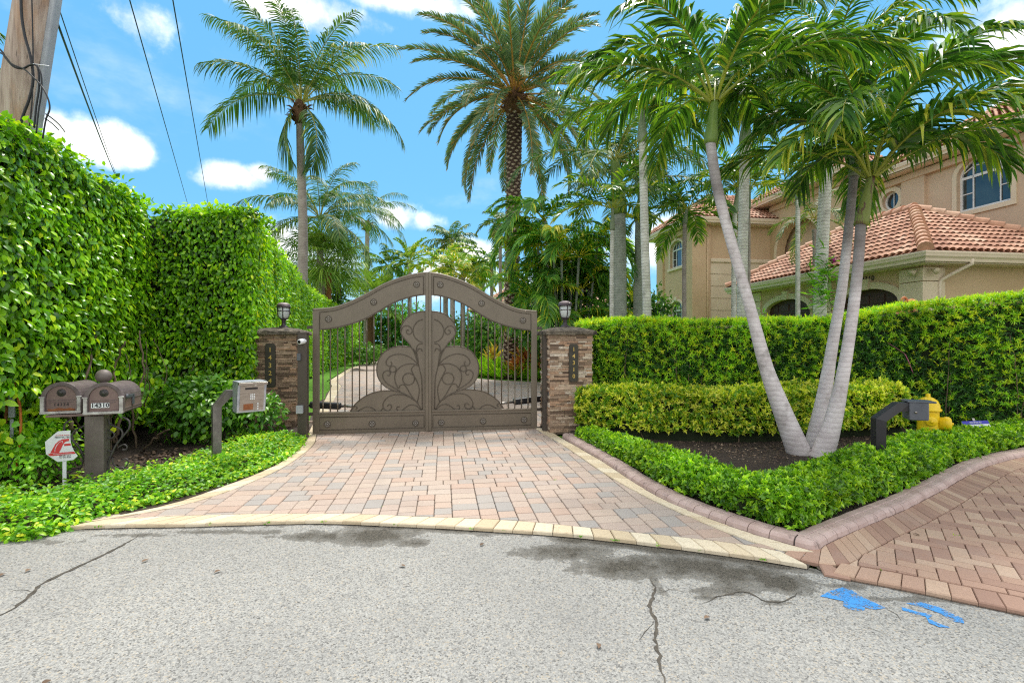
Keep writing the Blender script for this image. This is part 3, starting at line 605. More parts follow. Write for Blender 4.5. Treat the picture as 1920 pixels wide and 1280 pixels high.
# looser lower sprays hanging under the clipped face
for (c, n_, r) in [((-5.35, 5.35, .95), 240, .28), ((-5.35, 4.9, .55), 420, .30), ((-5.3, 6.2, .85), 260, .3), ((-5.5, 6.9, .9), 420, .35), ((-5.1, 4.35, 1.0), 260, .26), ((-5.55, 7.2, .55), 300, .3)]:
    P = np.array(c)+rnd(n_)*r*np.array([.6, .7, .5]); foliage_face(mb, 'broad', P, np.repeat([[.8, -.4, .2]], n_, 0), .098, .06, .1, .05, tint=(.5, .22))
hAf = mb
hedge_core('core_block', [(-5.02, 2.9), (-5.02, 4.7), (-5.40, 6.1), (-5.86, 7.7), (-7.2, 7.9), (-7.4, 2.9)], 1.28, 3.55, hA)
hedge_core('core_block', [(-5.9, 2.9), (-6.1, 6.1), (-6.4, 8.2), (-7.4, 8.2), (-7.4, 2.9)], 0, 1.4, hA)  # added backing box, blocks light showing under the clipped face
def stem(mb, pts, r0, r1, jit=.012):
    p = smooth(pts, 6); p[1:-1] += rnd(len(p)-2, jit); mb.tube(p, np.linspace(r0, r1, len(p)), 6, mi=1)
mb = hAf
for pts, r in [([at(150, 870, 5.6), at(135, 800, 5.55), at(115, 775, 5.5), at(75, 740, 5.4), at(58, 690, 5.4), at(60, 640, 5.6)], .03), ([at(115, 775, 5.5), at(140, 750, 5.6), at(165, 700, 5.8), at(180, 620, 6.0)], .022), 
             ([at(80, 860, 5.6), at(70, 800, 5.6), at(85, 750, 5.6), at(92, 690, 5.7)], .018), ([at(60, 640, 5.6), at(100, 600, 5.7), at(125, 560, 5.8)], .03), ([at(215, 830, 6.2), at(225, 760, 6.2), at(212, 700, 6.3), at(235, 640, 6.3)], .02),
             ([at(255, 840, 6.6), at(248, 760, 6.5), at(270, 690, 6.6), at(262, 620, 6.7)], .016), ([at(45, 850, 5.5), at(30, 760, 5.5), at(20, 700, 5.5)], .02), ([at(270, 845, 6.3), at(300, 815, 6.2), at(318, 805, 6.1)], .014)]:
    stem(mb, pts, r, r*.5)
for _ in range(26):
    u = random.uniform(20, 330); y = 5.3+u/330*1.7+random.uniform(0, .35); v0 = random.uniform(760, 850)
    stem(mb, [at(u, v0, y), at(u+random.uniform(-25, 25), v0-60, y), at(u+random.uniform(-45, 45), v0-130, y+.1)], .009, .003)
hAf.build('foliage', [M['ficus'], M['twig']], hA)
hB = thing('hedge', (-5.0, 8.2, 0), 'long tall clipped ficus hedge running back along the drive behind the pillar numbered 14324', 'hedge', 'tall ficus hedges')
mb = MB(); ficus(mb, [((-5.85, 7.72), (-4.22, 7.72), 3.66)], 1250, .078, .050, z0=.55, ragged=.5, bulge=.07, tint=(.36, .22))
ficus(mb, [((-4.22, 7.72), (-4.42, 8.5), 3.66), ((-4.42, 8.5), (-5.04, 10.2), 3.68), ((-5.04, 10.2), (-6.0, 13.0), 3.68)], 820, .088, .056, z0=.35, tint=(.55, .2), bulge=.07)  # drive side tinted lighter than the front, its brighter light in the leaf colour
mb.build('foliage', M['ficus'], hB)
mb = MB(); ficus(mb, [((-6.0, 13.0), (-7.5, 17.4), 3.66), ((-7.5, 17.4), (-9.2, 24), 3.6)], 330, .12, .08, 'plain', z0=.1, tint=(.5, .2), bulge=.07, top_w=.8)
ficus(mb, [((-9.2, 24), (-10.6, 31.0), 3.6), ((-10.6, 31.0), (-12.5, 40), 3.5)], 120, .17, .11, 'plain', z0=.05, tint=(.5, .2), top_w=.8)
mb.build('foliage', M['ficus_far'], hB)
hedge_core('core_block', [(-5.72, 7.92), (-4.42, 7.92), (-4.62, 8.6), (-5.24, 10.3), (-6.2, 13.1), (-7.7, 17.5), (-9.4, 24), (-12.7, 40), (-14.2, 40), (-9.4, 17.5), (-7.0, 10.3), (-6.6, 8.0)], 0, 3.52, hB)
# bright lower shrubs in front of the drive hedge
def bush(name, c, r, n, L, W, mat, label, cat='shrub', group=None, kind='broad', tint=(.5, .22), stems=5, core=True):
    t = thing(name, (c[0], c[1], .03), label, cat, group); mb = MB(); r = np.asarray(r, float); c3 = np.array([c[0], c[1], .03+r[2]])
    d = nrm(rnd(n)); d[:, 2] = np.abs(d[:, 2])*np.where(RNG.random(n) < .75, 1, -1); k = RNG.uniform(.55, 1.05, n)+.14*lump(d*2+c3, 1.6)
    P = c3+d*r*k[:, None]; P[:, 2] = np.maximum(P[:, 2], .05)
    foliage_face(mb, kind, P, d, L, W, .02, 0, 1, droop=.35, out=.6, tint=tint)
    for k in range(stems):
        a = random.uniform(0, 6.28); q = np.array([math.cos(a), math.sin(a), 0])
        stem(mb, [c3*[1, 1, 0]+q*r*.12, c3*[1, 1, .6]+q*r*.4, c3+q*r*.55+[0, 0, r[2]*.4]], .012, .004)
    mb.build('foliage', [M[mat], M['twig']], t); return t
bush('shrub', (-4.55, 6.95), (.62, .5, .50), 1900, .095, .055, 'shrub', 'broad leaved green shrub between the mailboxes and the steel keypad')
bush('shrub', (-3.85, 7.2), (.42, .38, .36), 1000, .085, .05, 'shrub', 'bright green shrub hugging the foot of the pillar numbered 14324')
bush('shrub', (-5.35, 5.25), (.5, .45, .34), 1100, .07, .036, 'bright', 'light green feathery shrub at the foot of the wooden pole', tint=(.6, .2))
bush('shrub', (-4.95, 4.95), (.42, .4, .24), 900, .06, .034, 'bright', 'small light green shrub beside the octagonal security sign', tint=(.5, .22))
# ---------------------------------------------------------------- ground cover along the drive's left edge
out_edge = smooth(px([(-420, 1022), (-120, 1022), (0, 1014), (70, 1009), (130, 991), (200, 971), (300, 948), (400, 918), (470, 893), (525, 868), (556, 846), (570, 822)])[:, :2], 6)
cv = np.vstack([out_edge, [[-3.25, 7.25], [-3.9, 6.95], [-4.3, 6.2], [-5.4, 4.7], [-5.6, 3.4]]])
q = scatter_poly(cv, 17500); d, si = seg_dist(out_edge, q); keep = RNG.random(len(q)) < np.clip(1.35-d/.95, .05, 1); q, d = q[keep], d[keep]
soil_c = gd(310, 862)[:2]; keep = np.linalg.norm((q-soil_c)/np.array([.55, .5]), axis=1) > .5+.5*RNG.random(len(q)); q, d = q[keep], d[keep]
hgt = .03+.15*np.clip(d/.22, 0, 1)**.6*np.clip(1.5-d*.8, .35, 1)+.03*lump(np.c_[q, d*0], 3.5)
N = len(q); P = np.c_[q, hgt*RNG.uniform(.55, 1.1, N)]
mb = MB(); dd = rnd(N); dd[:, 2] = dd[:, 2]*.4+.1
leaves(mb, 'broad', P, dd, np.array([0, -.2, 1.0])+rnd(N, .4), RNG.uniform(.034, .062, N), RNG.uniform(.02, .034, N), np.clip(RNG.normal(.5, .24, N)+.14*lump(P, 2), 0, 1))
e2 = resample(out_edge, .012); N = len(e2)*7; e3 = np.repeat(e2, 7, 0)+RNG.normal(0, .025, (N, 2)); P = np.c_[e3, RNG.uniform(.0, .1, N)]
dd = rnd(N); dd[:, 2] = dd[:, 2]*.5-.1; leaves(mb, 'broad', P, dd, np.array([.3, -.5, .8])+rnd(N, .4), RNG.uniform(.034, .058, N), RNG.uniform(.02, .032, N), np.clip(RNG.normal(.55, .24, N), 0, 1))
tag(mb.build('ground_cover', M['cover']), kind='stuff')
# dry leaf litter on the bare soil
mb = MB(); q = np.vstack([soil_c+RNG.normal(0, .28, (260, 2)), gd(60, 905)[:2]+RNG.normal(0, .3, (160, 2))]); N = len(q)
leaves(mb, 'broad', np.c_[q, RNG.uniform(.035, .06, N)], rnd(N)*[1, 1, .3], np.array([0, 0, 1.0])+rnd(N, .4), .06, .035, RNG.uniform(0, .55, N)); tag(mb.build('leaf_litter', M['chips']), kind='stuff')
# ---------------------------------------------------------------- right: yew hedge, variegated hedge, low hedge
yw = smooth([(1.22, 8.55), (2.6, 8.5), (4.2, 8.4), (5.8, 8.25), (6.7, 8.0), (7.35, 7.55), (8.2, 7.25), (9.6, 7.1), (11, 7.0)], 6)
yx = yw[:, 0]; yz = np.interp(yx, [1, 2, 4, 5.6, 6.3, 7.0, 8, 11], [1.82, 1.85, 1.84, 1.87, 1.97, 2.10, 2.2, 2.25])
hy = thing('hedge', (4.5, 8.6, .05), 'dense dark green yew hedge with bright new tips, right of the pillar numbered 14310', 'hedge')
mb = MB(); d = np.r_[0, np.cumsum(np.linalg.norm(np.diff(yw, axis=0), axis=1))]
N = 11500; t = RNG.random(N)*d[-1]; X = np.interp(t, d, yw[:, 0]); Y = np.interp(t, d, yw[:, 1]); ZT = np.interp(X, yx, yz)
tg = nrm(np.c_[np.interp(t+.05, d, yw[:, 0])-np.interp(t-.05, d, yw[:, 0]), np.interp(t+.05, d, yw[:, 1])-np.interp(t-.05, d, yw[:, 1])])
nn = np.c_[tg[:, 1], -tg[:, 0], np.zeros(N)]; Z = .08+(ZT-.08)*RNG.random(N)**.85
P = np.c_[X, Y, Z]; lp = lump(P, 1.6); P = P+nn*(lp*.10-RNG.random(N)**1.4*.15)[:, None]
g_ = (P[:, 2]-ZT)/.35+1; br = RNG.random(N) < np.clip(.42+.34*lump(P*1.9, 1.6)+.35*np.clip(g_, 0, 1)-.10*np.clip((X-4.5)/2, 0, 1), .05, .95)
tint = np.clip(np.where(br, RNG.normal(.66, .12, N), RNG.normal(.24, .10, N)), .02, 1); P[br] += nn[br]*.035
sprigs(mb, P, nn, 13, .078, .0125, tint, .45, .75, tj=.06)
N = 5200; t = RNG.random(N)*d[-1]; X = np.interp(t, d, yw[:, 0]); Y = np.interp(t, d, yw[:, 1])+RNG.random(N)*.9; ZT = np.interp(X, yx, yz)
P = np.c_[X, Y, ZT+.05*lump(np.c_[X, Y, X*0], 2.5)+np.abs(RNG.normal(0, .03, N))]
sprigs(mb, P, np.repeat([[0, -.15, 1.0]], N, 0), 10, .085, .014, np.clip(RNG.normal(.72, .15, N), 0, 1), .8, .65)
FOL = mb
k_ = np.arange(len(yw)-1); m_ = len(yw); a_, b_ = np.c_[yw[:, 0], yw[:, 1]+.15], np.c_[yw[:, 0], yw[:, 1]+1.15]; zl, zh = np.full(m_, .05), yz-.10
mb = MB(); mb.add(np.concatenate([np.c_[a_, zl], np.c_[a_, zh], np.c_[b_, zh], np.c_[b_, zl]]), [np.concatenate([np.stack([j*m_+k_, j*m_+k_+1, (j+1)*m_+k_+1, (j+1)*m_+k_], 1) for j in range(3)]), np.array([[0, m_, 2*m_, 3*m_], [m_-1, 4*m_-1, 3*m_-1, 2*m_-1]])]); mb.build('core_block', M['core'], hy, recalc=True)
mb = FOL
for _ in range(24):
    k = random.random()*d[-1]; x, y = np.interp(k, d, yw[:, 0]), np.interp(k, d, yw[:, 1])+random.uniform(-.02, .08)
    stem(mb, [(x, y, .05), (x+random.uniform(-.06, .06), y-.03, .8), (x+random.uniform(-.12, .12), y, 1.6)], .008, .004, .006)
mb.build('foliage', [M['podo'], M['twig']], hy)
def wall_hedge(name, path, width, zt, label, mat, nper, L, W, tint, kind, nl, zb=.1, taper=None, cone=.9, topt=.1, rag=.06, cap=True):
    """a clipped hedge that follows a path; path is its front foot, the body lies to the left of it"""
    path = resample(path, .05); m = len(path); d = np.r_[0, np.cumsum(np.linalg.norm(np.diff(path, axis=0), axis=1))]
    tg = nrm(np.gradient(path, axis=0)); sd = np.c_[-tg[:, 1], tg[:, 0]]; c0 = path[m//2]
    w = np.broadcast_to(width, (m,)) if taper is None else width*taper(d/d[-1]); hh = np.broadcast_to(zt, (m,)) if np.ndim(zt) == 0 else np.interp(d/d[-1], np.linspace(0, 1, len(zt)), zt)
    t_ = thing(name, (c0[0], c0[1], .055), label, 'hedge'); mb = MB()
    per = hh[:, None]*0+(hh-zb)[:, None]*2+w[:, None]; N = int(d[-1]*nper); t = RNG.random(N)*d[-1]
    I = lambda a: np.interp(t, d, a)
    px_, py_, sx, sy, ww, h_ = I(path[:, 0]), I(path[:, 1]), I(sd[:, 0]), I(sd[:, 1]), I(w), I(hh)
    s = RNG.random(N)*(2*(h_-zb)+ww); front = s < h_-zb; top = (~front) & (s < h_-zb+ww)
    off = np.where(front, 0, np.where(top, s-(h_-zb), ww)); z = np.where(front, zb+s, np.where(top, h_, h_-(s-(h_-zb)-ww)))
    edge_ = np.minimum(off, ww-off); z = np.where(top, z-.05*np.exp(-(edge_/.06)**2), z)
    ns = np.where(front, -1.0, np.where(top, 0.0, 1.0)); N3 = np.c_[sx*ns, sy*ns, top*1.0]
    P = np.c_[px_+sx*off, py_+sy*off, z]; P += N3*(lump(P, 2.6)*rag+RNG.normal(-.02, .03, N))[:, None]
    if cap:
        Ne = int(N*.05)
        for k, sg in ((0, -1), (m-1, 1)):
            o_ = RNG.random(Ne)*w[k]; zz = zb+(hh[k]-zb)*RNG.random(Ne); Pe = np.c_[path[k]+sd[k]*o_[:, None]+tg[k]*sg*.02, zz]; P = np.vstack([P, Pe]); N3 = np.vstack([N3, np.repeat([[tg[k][0]*sg, tg[k][1]*sg, 0]], Ne, 0)]); top = np.r_[top, np.zeros(Ne, bool)]
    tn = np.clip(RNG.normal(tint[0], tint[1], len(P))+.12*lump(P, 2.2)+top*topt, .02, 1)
    sprigs(mb, P, N3, nl, L, W, tn, .5, cone, kind, .14); fol = mb
    a = path+sd*(w*.14)[:, None]; b = path+sd*(w*.86)[:, None]
    mb = MB(); k = np.arange(m-1); zl = np.full(m, .055); zh = hh-.07
    V = np.concatenate([np.c_[a, zl], np.c_[a, zh], np.c_[b, zh], np.c_[b, zl]])
    mb.add(V, [np.concatenate([np.stack([j*m+k, j*m+k+1, (j+1)*m+k+1, (j+1)*m+k], 1) for j in range(3)]), np.array([[0, m, 2*m, 3*m], [m-1, 4*m-1, 3*m-1, 2*m-1]])]); mb.build('core_block', M['core'], t_, recalc=True)
    mb = fol
    for k in range(3, m, 9):
        for _ in range(2):
            q = path[k]+sd[k]*w[k]*random.uniform(.1, .5); stem(mb, [(q[0], q[1], .055), (q[0]+random.uniform(-.05, .05), q[1], .2), (q[0]+random.uniform(-.08, .08), q[1]-.04, min(hh[k]-.08, .42))], .007, .004, .004)
    mb.build('foliage', [M[mat], M['twig']], t_); return t_
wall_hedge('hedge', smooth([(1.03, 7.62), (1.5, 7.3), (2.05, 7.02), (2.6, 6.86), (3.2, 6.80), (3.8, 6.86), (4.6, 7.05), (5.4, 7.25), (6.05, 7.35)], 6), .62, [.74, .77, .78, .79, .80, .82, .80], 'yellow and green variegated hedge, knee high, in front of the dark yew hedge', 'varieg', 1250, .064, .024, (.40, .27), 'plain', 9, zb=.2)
lowp = np.vstack([(kpath+kside*.19)[14:168:4], (kpath+kside*.19)[178:-6:4]])
for _ in range(4): lowp[1:-1] = (lowp[:-2]+2*lowp[1:-1]+lowp[2:])/4
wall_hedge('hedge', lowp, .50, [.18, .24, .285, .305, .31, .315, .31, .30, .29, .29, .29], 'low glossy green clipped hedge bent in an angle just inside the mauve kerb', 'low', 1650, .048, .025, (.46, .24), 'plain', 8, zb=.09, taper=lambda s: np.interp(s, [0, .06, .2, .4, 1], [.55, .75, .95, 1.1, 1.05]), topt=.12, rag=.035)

for k, (u, v) in enumerate([(57, 1066), (265, 1053), (413, 1068), (8, 1074), (1725, 1003), (1122, 1205), (760, 1061), (900, 1022), (1330, 1155), (95, 1273)]):
    c = gd(u, v, .008 if k != 4 else .036); mb = MB(); a = random.uniform(0, 6.28)
    leaves(mb, 'broad', c[None], np.array([[math.cos(a), math.sin(a), .25]]), np.array([[.2, .1, 1.0]]), .045, .026, np.array([random.uniform(.3, .75)])); mb.v[-1][:, 2] = np.maximum(mb.v[-1][:, 2], c[2])
    tag(mb.build('dry_leaf', M['chips']), 'small brown dry leaf lying on the paving', 'leaf', 'dry leaves on the paving')
mb = MB(); q = np.vstack([np.array([gd(u, v)[:2] for u, v in [(718, 954), (720, 932), (870, 862), (640, 905), (985, 930), (1128, 965), (560, 948), (1040, 905), (1790, 1010), (1650, 1075)]]), front_out[::5]+RNG.normal(0, .012, front_out[::5].shape)])
for x, y in q:
    n_ = random.randint(4, 10); P = np.repeat([[x, y, .018]], n_, 0)+rnd(n_, .01)*[1, 1, 0]; d = rnd(n_); d[:, 2] = np.abs(d[:, 2])*.7+.25
    leaves(mb, 'plain', P, d, rnd(n_)+[0, 0, .5], RNG.uniform(.012, .03, n_), .009, RNG.uniform(.2, .8, n_))
tag(mb.build('weeds', M['cover']), kind='stuff')
# ---------------------------------------------------------------- gate: two leaves in one upright plane
GO = np.array([GA[0], GA[1], 0.0])
def gplane(u, v, off=0.0):
    """where the view through (u,v) meets the gate's own upright plane -> (along, height)"""
    d = np.array([(u-CX)/F, 1.0, -(v-CY)/F]); o = GO+EYV*off; t = np.dot(o-np.array([0, 0, EYE]), EYV)/np.dot(d, EYV)
    p = np.array([0, 0, EYE])+d*t; return np.array([np.dot(p-o, EX), p[2]])
S0, S1 = gplane(590, 700)[0], gplane(1009, 700)[0]; SM = gplane(803.5, 700)[0]
def zr(lst): return np.array([gplane(720+x/5.818, 580+y/5.818) for x, y in lst])
def zl(lst): return np.array([gplane(440+x*.36458, 480+y*.36458) for x, y in lst])
# half outlines measured from the centre line: (distance from the centre, height)
def half_r(lst): q = zr(lst); q[:, 0] -= SM; return q
def half_l(lst): q = zl(lst); q[:, 0] = SM-q[:, 0]; return q
top_hi = smooth(half_l([(1008, 86), (985, 88), (920, 97), (840, 119), (760, 152), (680, 197), (600, 236), (530, 262), (470, 272), (404, 276)]), 6)
top_lo = smooth(half_l([(1008, 200), (985, 200), (930, 207), (860, 226), (800, 252), (740, 288), (680, 321), (620, 345), (560, 362), (500, 374), (432, 381)]), 6)
HW = (S1-S0)/2; HB = .028
z_rail = half_l([(700, 797)])[0][1]; z_rail2 = half_l([(700, 818)])[0][1]
plate = smooth(half_r([(505, 19), (550, 22), (600, 30), (660, 50), (720, 95), (765, 155), (785, 215), (780, 265), (755, 310), (715, 350), (684, 388), (672, 412)]), 5)
plate2 = smooth(half_r([(672, 412), (710, 403), (760, 398), (820, 400), (890, 420), (950, 455), (1000, 515), (1028, 590), (1034, 660), (1020, 730), (985, 790), (930, 840), (860, 872)]), 5)
plate3 = smooth(half_r([(860, 872), (930, 870), (1010, 875), (1090, 895), (1170, 935), (1240, 990), (1285, 1045), (1305, 1082)]), 5)
def circ(cx, cy, r, a0=0, a1=360, n=28): return [(cx+r*math.cos(R(a)), cy-r*math.sin(R(a))) for a in np.linspace(a0, a1, n)]
CURVES = [([(550, 108), (600, 130), (640, 180), (652, 235), (640, 290), (605, 332), (550, 360)], 6),
 ([(779, 242), (765, 200), (735, 180), (695, 185), (668, 215), (666, 248), (688, 269), (715, 265), (724, 240), (710, 222), (697, 232)], 6),
 ([(776, 272), (740, 322), (700, 365), (665, 420), (630, 490), (602, 585)], 6), ([(650, 425), (612, 500), (594, 590)], 6), ([(622, 440), (606, 500), (592, 600)], 6),
 ([(551, 375), (580, 374), (605, 394), (614, 430), (600, 452)], 6), ([(556, 455), (562, 432), (580, 424), (600, 436)], 6),
 ([(598, 602), (650, 545), (710, 505), (780, 485), (850, 489), (905, 515), (936, 560), (930, 595), (905, 611), (882, 600), (876, 578), (889, 564)], 6),
 (circ(865, 643, 33), 1), (circ(700, 752, 63), 1),
 ([(790, 880), (870, 832), (930, 790), (965, 740), (971, 695), (945, 663), (910, 660), (892, 686), (905, 711), (926, 705)], 6),
 ([(598, 602), (660, 590), (720, 592), (780, 615), (825, 660), (846, 715), (840, 780), (813, 848)], 6),
 ([(596, 612), (625, 602), (655, 619), (671, 655), (654, 692), (620, 760), (592, 830), (586, 900), (606, 1000)], 6),
 ([(600, 1012), (650, 960), (690, 900), (728, 832), (760, 809), (790, 820), (803, 850)], 6),
 ([(594, 592), (580, 660), (562, 740), (556, 850), (553, 1084)], 6),
 ([(562, 1088), (600, 1022), (650, 970), (720, 922), (790, 892), (860, 874)], 6),
 ([(640, 985), (700, 942), (770, 918), (850, 915), (910, 935), (955, 980), (970, 1030), (950, 1070), (915, 1081), (885, 1062), (882, 1032), (905, 1018), (923, 1036)], 6),
 ([(572, 1084), (620, 1042), (680, 1031), (730, 1055), (770, 1084), (805, 1090), (826, 1066), (812, 1041), (795, 1052)], 6),
 ([(968, 1055), (1000, 1084), (1040, 1080), (1080, 1047), (1140, 1036), (1190, 1055), (1240, 1084)], 6),
 ([(1300, 1082), (1275, 1041), (1250, 1023), (1232, 1041), (1246, 1059)], 6)]
def gate_leaf(sg, label):
    """sg -1: the leaf left of the meeting line, +1: right of it"""
    base = GO+EX*(SM+sg*HW); t = thing('gate_leaf', (base[0], base[1], HB), label, 'gate', 'leaves of the double driveway gate')
    def W(p, off=0.0): p = np.asarray(p, float); return GO+EX*(SM+sg*p[..., :1])+EYV*off+UP*p[..., 1:2]
    ax, ay, an = EX*sg, UP, EYV
    def slab(name, poly, off, th, mat, holes=(), parent=t, bevel=.004):
        mb = MB(); mb.prism(poly, th, GO+EX*SM+EYV*off, ax, ay, an, holes); return mb.build(name, M[mat], parent, recalc=True, bevel=bevel)
    zt = lambda x: np.interp(x, top_hi[:, 0], top_hi[:, 1]); zb = lambda x: np.interp(x, top_lo[:, 0], top_lo[:, 1])
    cw, sw = .052, .095                       # meeting stile, hinge stile
    xs = np.linspace(cw, HW-sw, 40)
    # outer frame with the clear opening cut out of it
    outer = [(.0012, HB)]+[(HW, HB)]+[(HW, zt(HW))]+[(x, zt(x)) for x in np.linspace(HW, .0012, 60)][1:]
    hole = [(cw, z_rail)]+[(HW-sw, z_rail)]+[(x, zb(x)) for x in np.linspace(HW-sw, cw, 50)]
    fr = slab('frame', outer, -.03, .06, 'gate', [hole])
    # raised border beads round the sunk top and bottom panels
    def bead(pts, r, closed=True):
        p = [tuple(q) for q in pts]; 
        if closed: p = p+[p[0]]
        mb = MB(); q = W(np.array(p), -.032); mb.tube(q, r, 6, cap=not closed); return mb
    tp = [(x, zt(x)-.045) for x in np.linspace(cw+.03, HW-sw-.012, 40)]+[(x, zb(x)+.012) for x in np.linspace(HW-sw-.012, cw+.03, 40)]
    o = bead(tp, .009); o.build('panel_moulding', M['gatedark'], t)
    cap_ = MB(); cap_.tube(W(np.array([(x, zt(x)-.004) for x in np.linspace(.0, HW, 70)]), -.012), .024, 8); cap_.build('top_rail', M['gate'], t)
    bp = [(cw+.02, HB+.07), (HW-sw-.01, HB+.07), (HW-sw-.01, z_rail2-.012), (cw+.02, z_rail2-.012)]
    bead(bp, .008).build('panel_moulding', M['gatedark'], t)
    mb = MB(); mb.box((W(np.array([[(cw+HW-sw)/2, z_rail-.012]]), -.036))[0], (HW-sw-cw, .03, .03), axes=[EX, EYV, UP]); mb.build('middle_rail', M['gate'], t, bevel=.006)
    mb = MB(); c = W(np.array([[cw*.47, (HB+zt(0))/2]]), -.045)[0]; mb.box(c, (cw*.935, .035, zt(0)-HB-.02), axes=[EX, EYV, UP]); mb.build('meeting_stile', M['gate'], t, bevel=.005)
    # scrollwork plate
    pl = np.vstack([[(cw*.5, z_rail+.001)], [(cw*.5, plate[0][1])], plate[plate[:, 0] > cw*.5], plate2[1:], plate3[1:], [(plate3[-1][0], z_rail+.001)]])
    orn = slab('ornament', pl, -.008, .016, 'gate', bevel=0)
    mb = MB(); rim = np.vstack([[(cw*.9, plate[0][1])], plate[plate[:, 0] > cw], plate2[1:], plate3[1:]])
    mb.tube(W(rim, -.012), .0085, 6)
    for pts, n in CURVES:
        q = half_r(pts); q = smooth(q, n) if n > 1 else q; mb.tube(W(q, -.014), .0075, 6)
    mb.build('scrollwork', M['gatedark'], orn)
    # balusters with collars
    k = 0; x = HW-sw-.055
    allp = np.vstack([plate, plate2[1:], plate3[1:]])
    while x > cw+.03:
        top = zb(x)+.004; seg = []
        z = z_rail
        xx = allp[:, 0]; zz = allp[:, 1]
        cr = [zz[i]+(zz[i+1]-zz[i])*(x-xx[i])/(xx[i+1]-xx[i]) for i in range(len(xx)-1) if (xx[i]-x)*(xx[i+1]-x) <= 0 and xx[i] != xx[i+1]]
        lo = max(cr) if cr else z_rail
        mb = MB(); r = .0105; H_ = top-lo
        prof = [(0, lo-.02), (r, lo-.02), (r, top-.20), (.0165, top-.195), (.0165, top-.18), (r, top-.175), (.013, top-.15), (r, top-.125)] if H_ > .3 else [(0, lo-.02), (r, lo-.02)]
        if not cr: prof = [(0, lo-.01), (r, lo-.01), (r, lo+.10), (.0165, lo+.105), (.0165, lo+.12), (r, lo+.125)]+prof[2:]
        prof += [(r, top), (0, top)]
        c = W(np.array([[x, 0.0]]), 0)[0]; mb.lathe(prof, c, 8)
        mb.build('baluster', M['gate'], t)
        if len(cr) >= 3 and sorted(cr)[-2]-sorted(cr)[-3] > .05:   # short length showing between the lobes
            a, b = sorted(cr)[-3], sorted(cr)[-2]; mb = MB(); mb.lathe([(0, a-.02), (r, a-.02), (r, b+.02), (0, b+.02)], c, 8); mb.build('baluster', M['gate'], t)
        x -= .1125; k += 1
    # flower bosses
    for fx, fz in [tuple(q) for q in half_l([(485, 325), (716, 238), (936, 147), (479, 863), (708, 860), (931, 857)])]:
        mb = MB(); c = W(np.array([[fx, fz]]), -.032)[0]
        mb.lathe([(0, .014), (.012, .012), (.016, 0)], c, 10, axis=-EYV)
        for j in range(8):
            a = j*math.pi/4; q = c+(EX*math.cos(a)+UP*math.sin(a))*.032
            mb.lathe([(0, .010), (.010, .007), (.013, 0)], q, 8, axis=-EYV)
        mb.build('flower_boss', M['boss'], t); mb = MB(); th = np.linspace(0, 2*math.pi, 25); mb.tube(c+np.outer(np.cos(th), EX)*.05+np.outer(np.sin(th), UP)*.05, .006, 5, cap=False)
        mb.build('boss_ring', M['gatedark'], t)
    for z in (.35, zt(HW)-.28): hm = MB(); hm.box(W(np.array([[HW+.045, z]]), 0)[0], (.09, .04, .05), axes=[EX, EYV, UP]); hm.build('hinge', M['post'], t)
    # swing motor arm behind the foot of the leaf
    return t
gl = gate_leaf(-1, 'bronze metal gate leaf hinged beside the stone pillar numbered 14324')
gr = gate_leaf(1, 'bronze metal gate leaf hinged beside the stone pillar numbered 14310')
def opener(a, b, label):
    t = thing('gate_opener', b, label, 'gate opener', 'black swing gate openers'); mb = MB(); a, b = np.array(a), np.array(b)
    mb.tube([a, a*.55+b*.45], .022, 8); mb.build('piston', M['steel'], t)
    mb = MB(); d = nrm(b-a); s = np.cross(d, UP); mb.box(a*.28+b*.72, (np.linalg.norm(b-a)*.55, .10, .11), axes=[d, s, np.cross(s, d)]); mb.build('motor_housing', M['black'], t, bevel=.025)
opener(GO+EX*(.75)+EYV*.16+UP*.42, GO+EX*(-.17)+EYV*.30+UP*.46, 'black gate opener arm low behind the gate beside the pillar numbered 14324')
opener(GO+EX*(2.80)+EYV*.16+UP*.42, GO+EX*(3.72)+EYV*.30+UP*.50, 'black gate opener arm low behind the gate beside the pillar numbered 14310')
